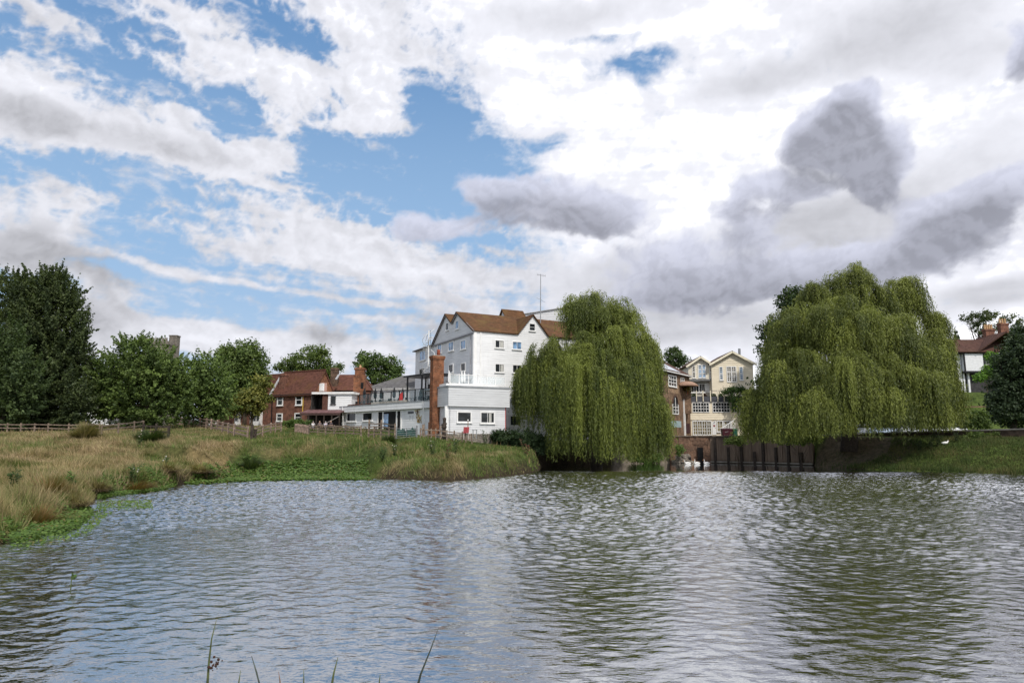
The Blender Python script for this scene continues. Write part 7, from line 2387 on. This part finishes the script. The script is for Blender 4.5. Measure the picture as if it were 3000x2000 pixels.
broadleaf("tree", "dark tree showing over the shoulder of the wide willow", "tree",
          [(2335, 868, 50, 30), (2300, 885, 26, 16), (2360, 900, 50, 50), (2235, 960, 28, 14), (2260, 1000, 40, 60), (2225, 1115, 24, 14), (2330, 960, 80, 70)],
          104, 2330, leaf=.42, density=.9, col=(.014, .026, .011), col2=(.034, .050, .018), clump=1.0, trunk_r=.45)
broadleaf("tree", "sparse tree standing behind the tall chimneys", "tree",
          [(2865, 935, 34, 26), (2900, 925, 30, 14), (2830, 930, 22, 10), (2885, 965, 40, 20), (2960, 945, 34, 26), (2985, 975, 30, 20)],
          165, 2890, leaf=.46, density=.75, col=(.026, .038, .015), col2=(.060, .072, .028), clump=.95, trunk_r=.4, gap=.25)
broadleaf("tree", "dense dark tree on the bank covering the timbered house", "tree",
          [(2985, 1075, 66, 90), (3000, 1010, 40, 56), (2955, 1150, 52, 76), (2990, 1185, 84, 66), (3050, 1080, 90, 120), (2925, 1200, 40, 40), (2935, 1050, 26, 30)],
          92, 2970, leaf=.34, density=1.25, col=(.013, .023, .012), col2=(.036, .052, .026), clump=.85, trunk_r=.45, trunk_mat=bark_dark)
broadleaf("conifer", "thin dark conifer spire behind the tiled roof", "tree",
          [(2802, 985, 4, 24), (2802, 1000, 7, 18)], 150, 2802, leaf=.4, density=1.6, col=(.012, .02, .010), col2=(.03, .04, .018), clump=.5, trunk_r=.15)
broadleaf("bush", "bright green bush beside the timbered house", "bush",
          [(2905, 1045, 16, 14), (2870, 1105, 18, 12), (2895, 1085, 20, 16)], 112, 2900, leaf=.3, density=1.2, col=(.05, .10, .018), col2=(.10, .17, .03), clump=.6, trunk_r=.1)
broadleaf("hedge_bush", "dark clipped hedge below the white mill", "hedge",
          [(1490, 1288, 40, 30), (1530, 1290, 40, 32), (1460, 1278, 22, 18), (1570, 1300, 46, 32), (1510, 1308, 50, 22)], 83.5, 1510, leaf=.24, density=1.5, col=(.010, .020, .009), col2=(.026, .042, .016), clump=.55, trunk_r=.12, trunk_mat=bark_dark)
broadleaf("bush", "low green bush at the foot of the brick house", "bush",
          [(875, 1238, 42, 8), (850, 1242, 24, 7)], 88, 872, leaf=.24, density=1.6, col=(.035, .062, .016), col2=(.075, .105, .028), clump=.5, trunk_r=.06)
broadleaf("bush", "green waterside bush at the foot of the old brick wall", "bush",
          [(1905, 1340, 34, 20), (1870, 1335, 30, 18), (1990, 1320, 10, 16)], 94, 1900, leaf=.24, density=1.5, col=(.035, .065, .016), col2=(.075, .12, .03), clump=.5, trunk_r=.06)
broadleaf("shrub", "bright yellow green shrub under the willow boughs on the wall", "shrub",
          [(2345, 1285, 44, 16), (2300, 1292, 24, 10), (2385, 1282, 24, 14)], 85.5, 2345, leaf=.26, density=1.5, col=(.07, .10, .024), col2=(.15, .18, .05), clump=.5, trunk_r=.06)
broadleaf("shrub", "yellow green shrub hanging over the sheet piles", "shrub",
          [(2165, 1288, 26, 12), (2140, 1292, 18, 8)], 91.5, 2160, leaf=.26, density=1.5, col=(.06, .09, .022), col2=(.13, .16, .045), clump=.5, trunk_r=.06)
broadleaf("shrub", "leafy green shrub behind the coping under the willow's edge", "shrub",
          [(2860, 1225, 34, 24), (2820, 1238, 24, 18), (2880, 1245, 22, 12)], 84, 2850, leaf=.26, density=1.4, col=(.03, .05, .014), col2=(.07, .095, .028), clump=.5, trunk_r=.06)
broadleaf("shrub", "dark leafy weeds against the low wall on the lawn", "shrub",
          [(2865, 1275, 30, 10), (2830, 1285, 16, 8), (2930, 1272, 30, 10)], 77.5, 2865, leaf=.2, density=1.5, col=(.03, .05, .014), col2=(.08, .105, .028), clump=.4, trunk_r=.05)

# weeping willows
willow("tall narrow weeping willow with tiered crown in front of the white mill", [
    (1745, 838, 116, 120, 0, 1.8, 4.2, 1.5), (1868, 955, 58, 70, -1, 3.5, 7.0, .7), (1690, 865, 66, 90, -1, 1.8, 4.4, .7), (1800, 880, 74, 100, 0, 2.0, 4.8, .8), (1852, 905, 34, 60, 1, 1.6, 4.0, .3),
    (1610, 998, 98, 80, -1, 4.5, 9.5, 1.35), (1560, 1040, 62, 70, 0, 5, 9.5, .7), (1700, 985, 70, 60, -4, 4.0, 7.5, .7), (1780, 960, 90, 70, -3, 3.0, 7.0, .9),
    (1740, 1040, 130, 70, -6, 6.5, 11.5, 1.6), (1850, 1030, 85, 90, -3, 7, 11.5, 1.3), (1890, 1000, 40, 60, 0, 6, 10, .6), (1790, 1090, 60, 60, -7, 6, 10.0, .8), (1660, 1080, 70, 60, -6, 6, 9.5, .8), (1920, 1170, 40, 40, -4, 4, 7, .5), (1925, 1225, 36, 30, -3, 3, 5, .35)],
    87, 1745, .45, 1500, 51, trunk_r=.75)
willow("wide domed weeping willow leaning over the river wall", [
    (2480, 800, 124, 130, 0, 1.8, 4.5, 1.0), (2513, 778, 52, 60, 0, 1.2, 3.0, .35), (2384, 815, 71, 80, 0, 2.0, 4.5, .5), (2652, 830, 90, 90, 2, 2.5, 5.0, .6), (2633, 812, 48, 40, 2, 1.5, 3.0, .25), (2724, 890, 38, 40, 1, 3.0, 5.5, .25), (2578, 845, 66, 60, 0, 2.4, 4.4, .5),
    (2337, 890, 114, 110, -1, 3.0, 6.5, 1.2), (2480, 880, 142, 110, -5, 2.5, 5.5, 1.4), (2614, 925, 142, 120, -4, 3.5, 7.0, 1.7, 4.1), (2724, 965, 71, 100, -1, 4.5, 8.5, .9, 4.1), (2275, 960, 57, 90, 1, 4.0, 8.0, .7),
    (2337, 1010, 133, 100, -6, 4.0, 7.5, 1.5), (2480, 1030, 142, 90, -8, 4.0, 7.5, 1.6), (2633, 1050, 142, 100, -7, 4.5, 7.5, 1.6, 4.0), (2747, 1080, 66, 90, -2, 4.5, 7.0, .8, 4.0),
    (2213, 1140, 59, 60, -3, 3.8, 6.0, .9), (2279, 1150, 66, 60, -6, 3.8, 6.0, .8), (2404, 1140, 114, 70, -9, 3.0, 5.6, 1.0, 3.3), (2556, 1140, 104, 70, -9, 2.6, 4.2, .9, 3.9), (2690, 1140, 86, 60, -6, 2.6, 4.2, .7, 4.0)],
    82, 2485, 2.7, 2700, 77, trunk_r=.85, col=(.046, .064, .015), col2=(.116, .130, .031))

meadow_grass()
bank_grass()
water_weed()

# tussocks on the broken bank edge
for px, py, Y, r, h, kind, lab in [
    (232, 1500, 31.2, 1.05, .85, "bank", "largest brown grass tussock slumping into the pond beside the cress"),
    (150, 1500, 31.5, 1.2, 1.15, "russet", "tall russet grass clump behind the largest slumping tussock"),
    (322, 1450, 40.0, 1.0, 1.0, "bank", "dark hollow tussock with drooping straw blades at the inlet"),
    (430, 1436, 43.6, 1.15, .95, "russet", "orange brown tussock above the floating cress"),
    (492, 1428, 45.2, .75, .6, "bank", "small low tussock at the water past the orange brown one"),
    (560, 1412, 49.5, 1.3, .95, "bank", "dark shaggy tussock on the edge before the green weed bed"),
    (640, 1404, 53.5, 1.3, .9, "bank", "rounded dark tussock beside the start of the green weed bed"),
    (60, 1556, 27.5, 1.0, .8, "bank", "green tussock hanging over the cress at the near end of the bank"),
    (15, 1560, 26.5, 1.1, .9, "russet", "brown tussock at the very end of the near bank"),
    (1140, 1394, 56.5, 1.2, .75, "bank", "low dark tussock where the green weed bed ends"),
    (1235, 1400, 55.5, 1.3, .8, "bank", "dark tussock on the middle of the meadow point"),
    (1330, 1408, 54.0, 1.4, 1.0, "russet", "drooping straw coloured tussock at the front of the meadow point"),
    (1410, 1398, 55.5, 1.1, .9, "bank", "bushy green tussock beside the drooping straw one"),
    (1480, 1390, 58.0, 1.2, .8, "bank", "small tussock on the edge near the tip of the point"),
    (1550, 1382, 63.0, 1.5, .9, "bank", "brown tussock at the tip of the meadow point"),
]:
    x = on_water(px, py)[0]
    tussock("grass_tussock", lab, "tussock", px, py, Y, r * 1.1, h * .72, kind, 950, "grass tussocks on the bank edge")
tussock("grass_clump", "tall straw coloured grass clump in front of the far field fence", "grass clump", 248, None, 66, 1.6, 1.35, "straw", 1900, "tall clumps standing in the meadow")
tussock("rush_clump", "round dark green rush clump by the dark gate posts", "rush clump", 440, None, 64, 1.5, 1.1, "rush", 2200, "tall clumps standing in the meadow")
tussock("rush_clump", "upright dark rush clump in front of the fence corner post", "rush clump", 738, None, 60, .85, 1.15, "rush", 900, "tall clumps standing in the meadow")
tussock("rush_clump", "small dark rush clump below the metal field gate", "rush clump", 1140, None, 67.5, .9, .8, "rush", 900, "tall clumps standing in the meadow")
herb("tall leafy weed standing alone in the dry grass near the bank", 57, 33, 1.15, 110)
herb("bright green leafy weed among straw above the slumping tussock", 222, 35, .9, 110, col=(.06, .13, .025))
herb("tall thin weed with white heads on the meadow above the inlet", 400, 44, 1.35, 100, (.5, .48, .4))
herb("pale flowered weed beside the round rush clump", 412, 60, 1.2, 80, (.55, .48, .42))
herb("weed with whitish heads above the dark shaggy tussock", 492, 50, .9, 80, (.5, .48, .42))
herb("tall dark weed on the meadow point nearest the weed bed", 1122, 60, 1.5, 110)
herb("white topped weed on the crown of the meadow point", 1160, 62, 1.2, 90, (.55, .5, .42))
herb("feathery weed with pale tops in the middle of the point", 1270, 62, 1.3, 110, (.4, .38, .3))
herb("brown seeding dock stem on the meadow point", 1312, 58, 1.3, 70, (.12, .05, .03), col=(.10, .06, .03))
herb("tall seeding weed near the tip of the meadow point", 1335, 64, 1.4, 110, (.45, .42, .34))
herb("leafy weed by the stone wall under the restaurant", 1420, 78, 1.5, 120, (.5, .5, .45), col=(.07, .09, .05))
herb("reddish dock standing at the water by the hedge", 1540, 70, 1.6, 80, (.14, .04, .03), col=(.10, .05, .03))
for i, px in enumerate([2690, 2725, 2745, 2800]):
    herb(["dark thistle on the bank beside the white bird", "taller dark thistle between two others on the bank", "dark weed in a group of three on the bank", "bushy dark weed below the low wall"][i], px, 76.5, [1.3, 1.5, 1.3, 1.2][i], 120, col=(.025, .042, .015), group="dark weeds on the far bank")
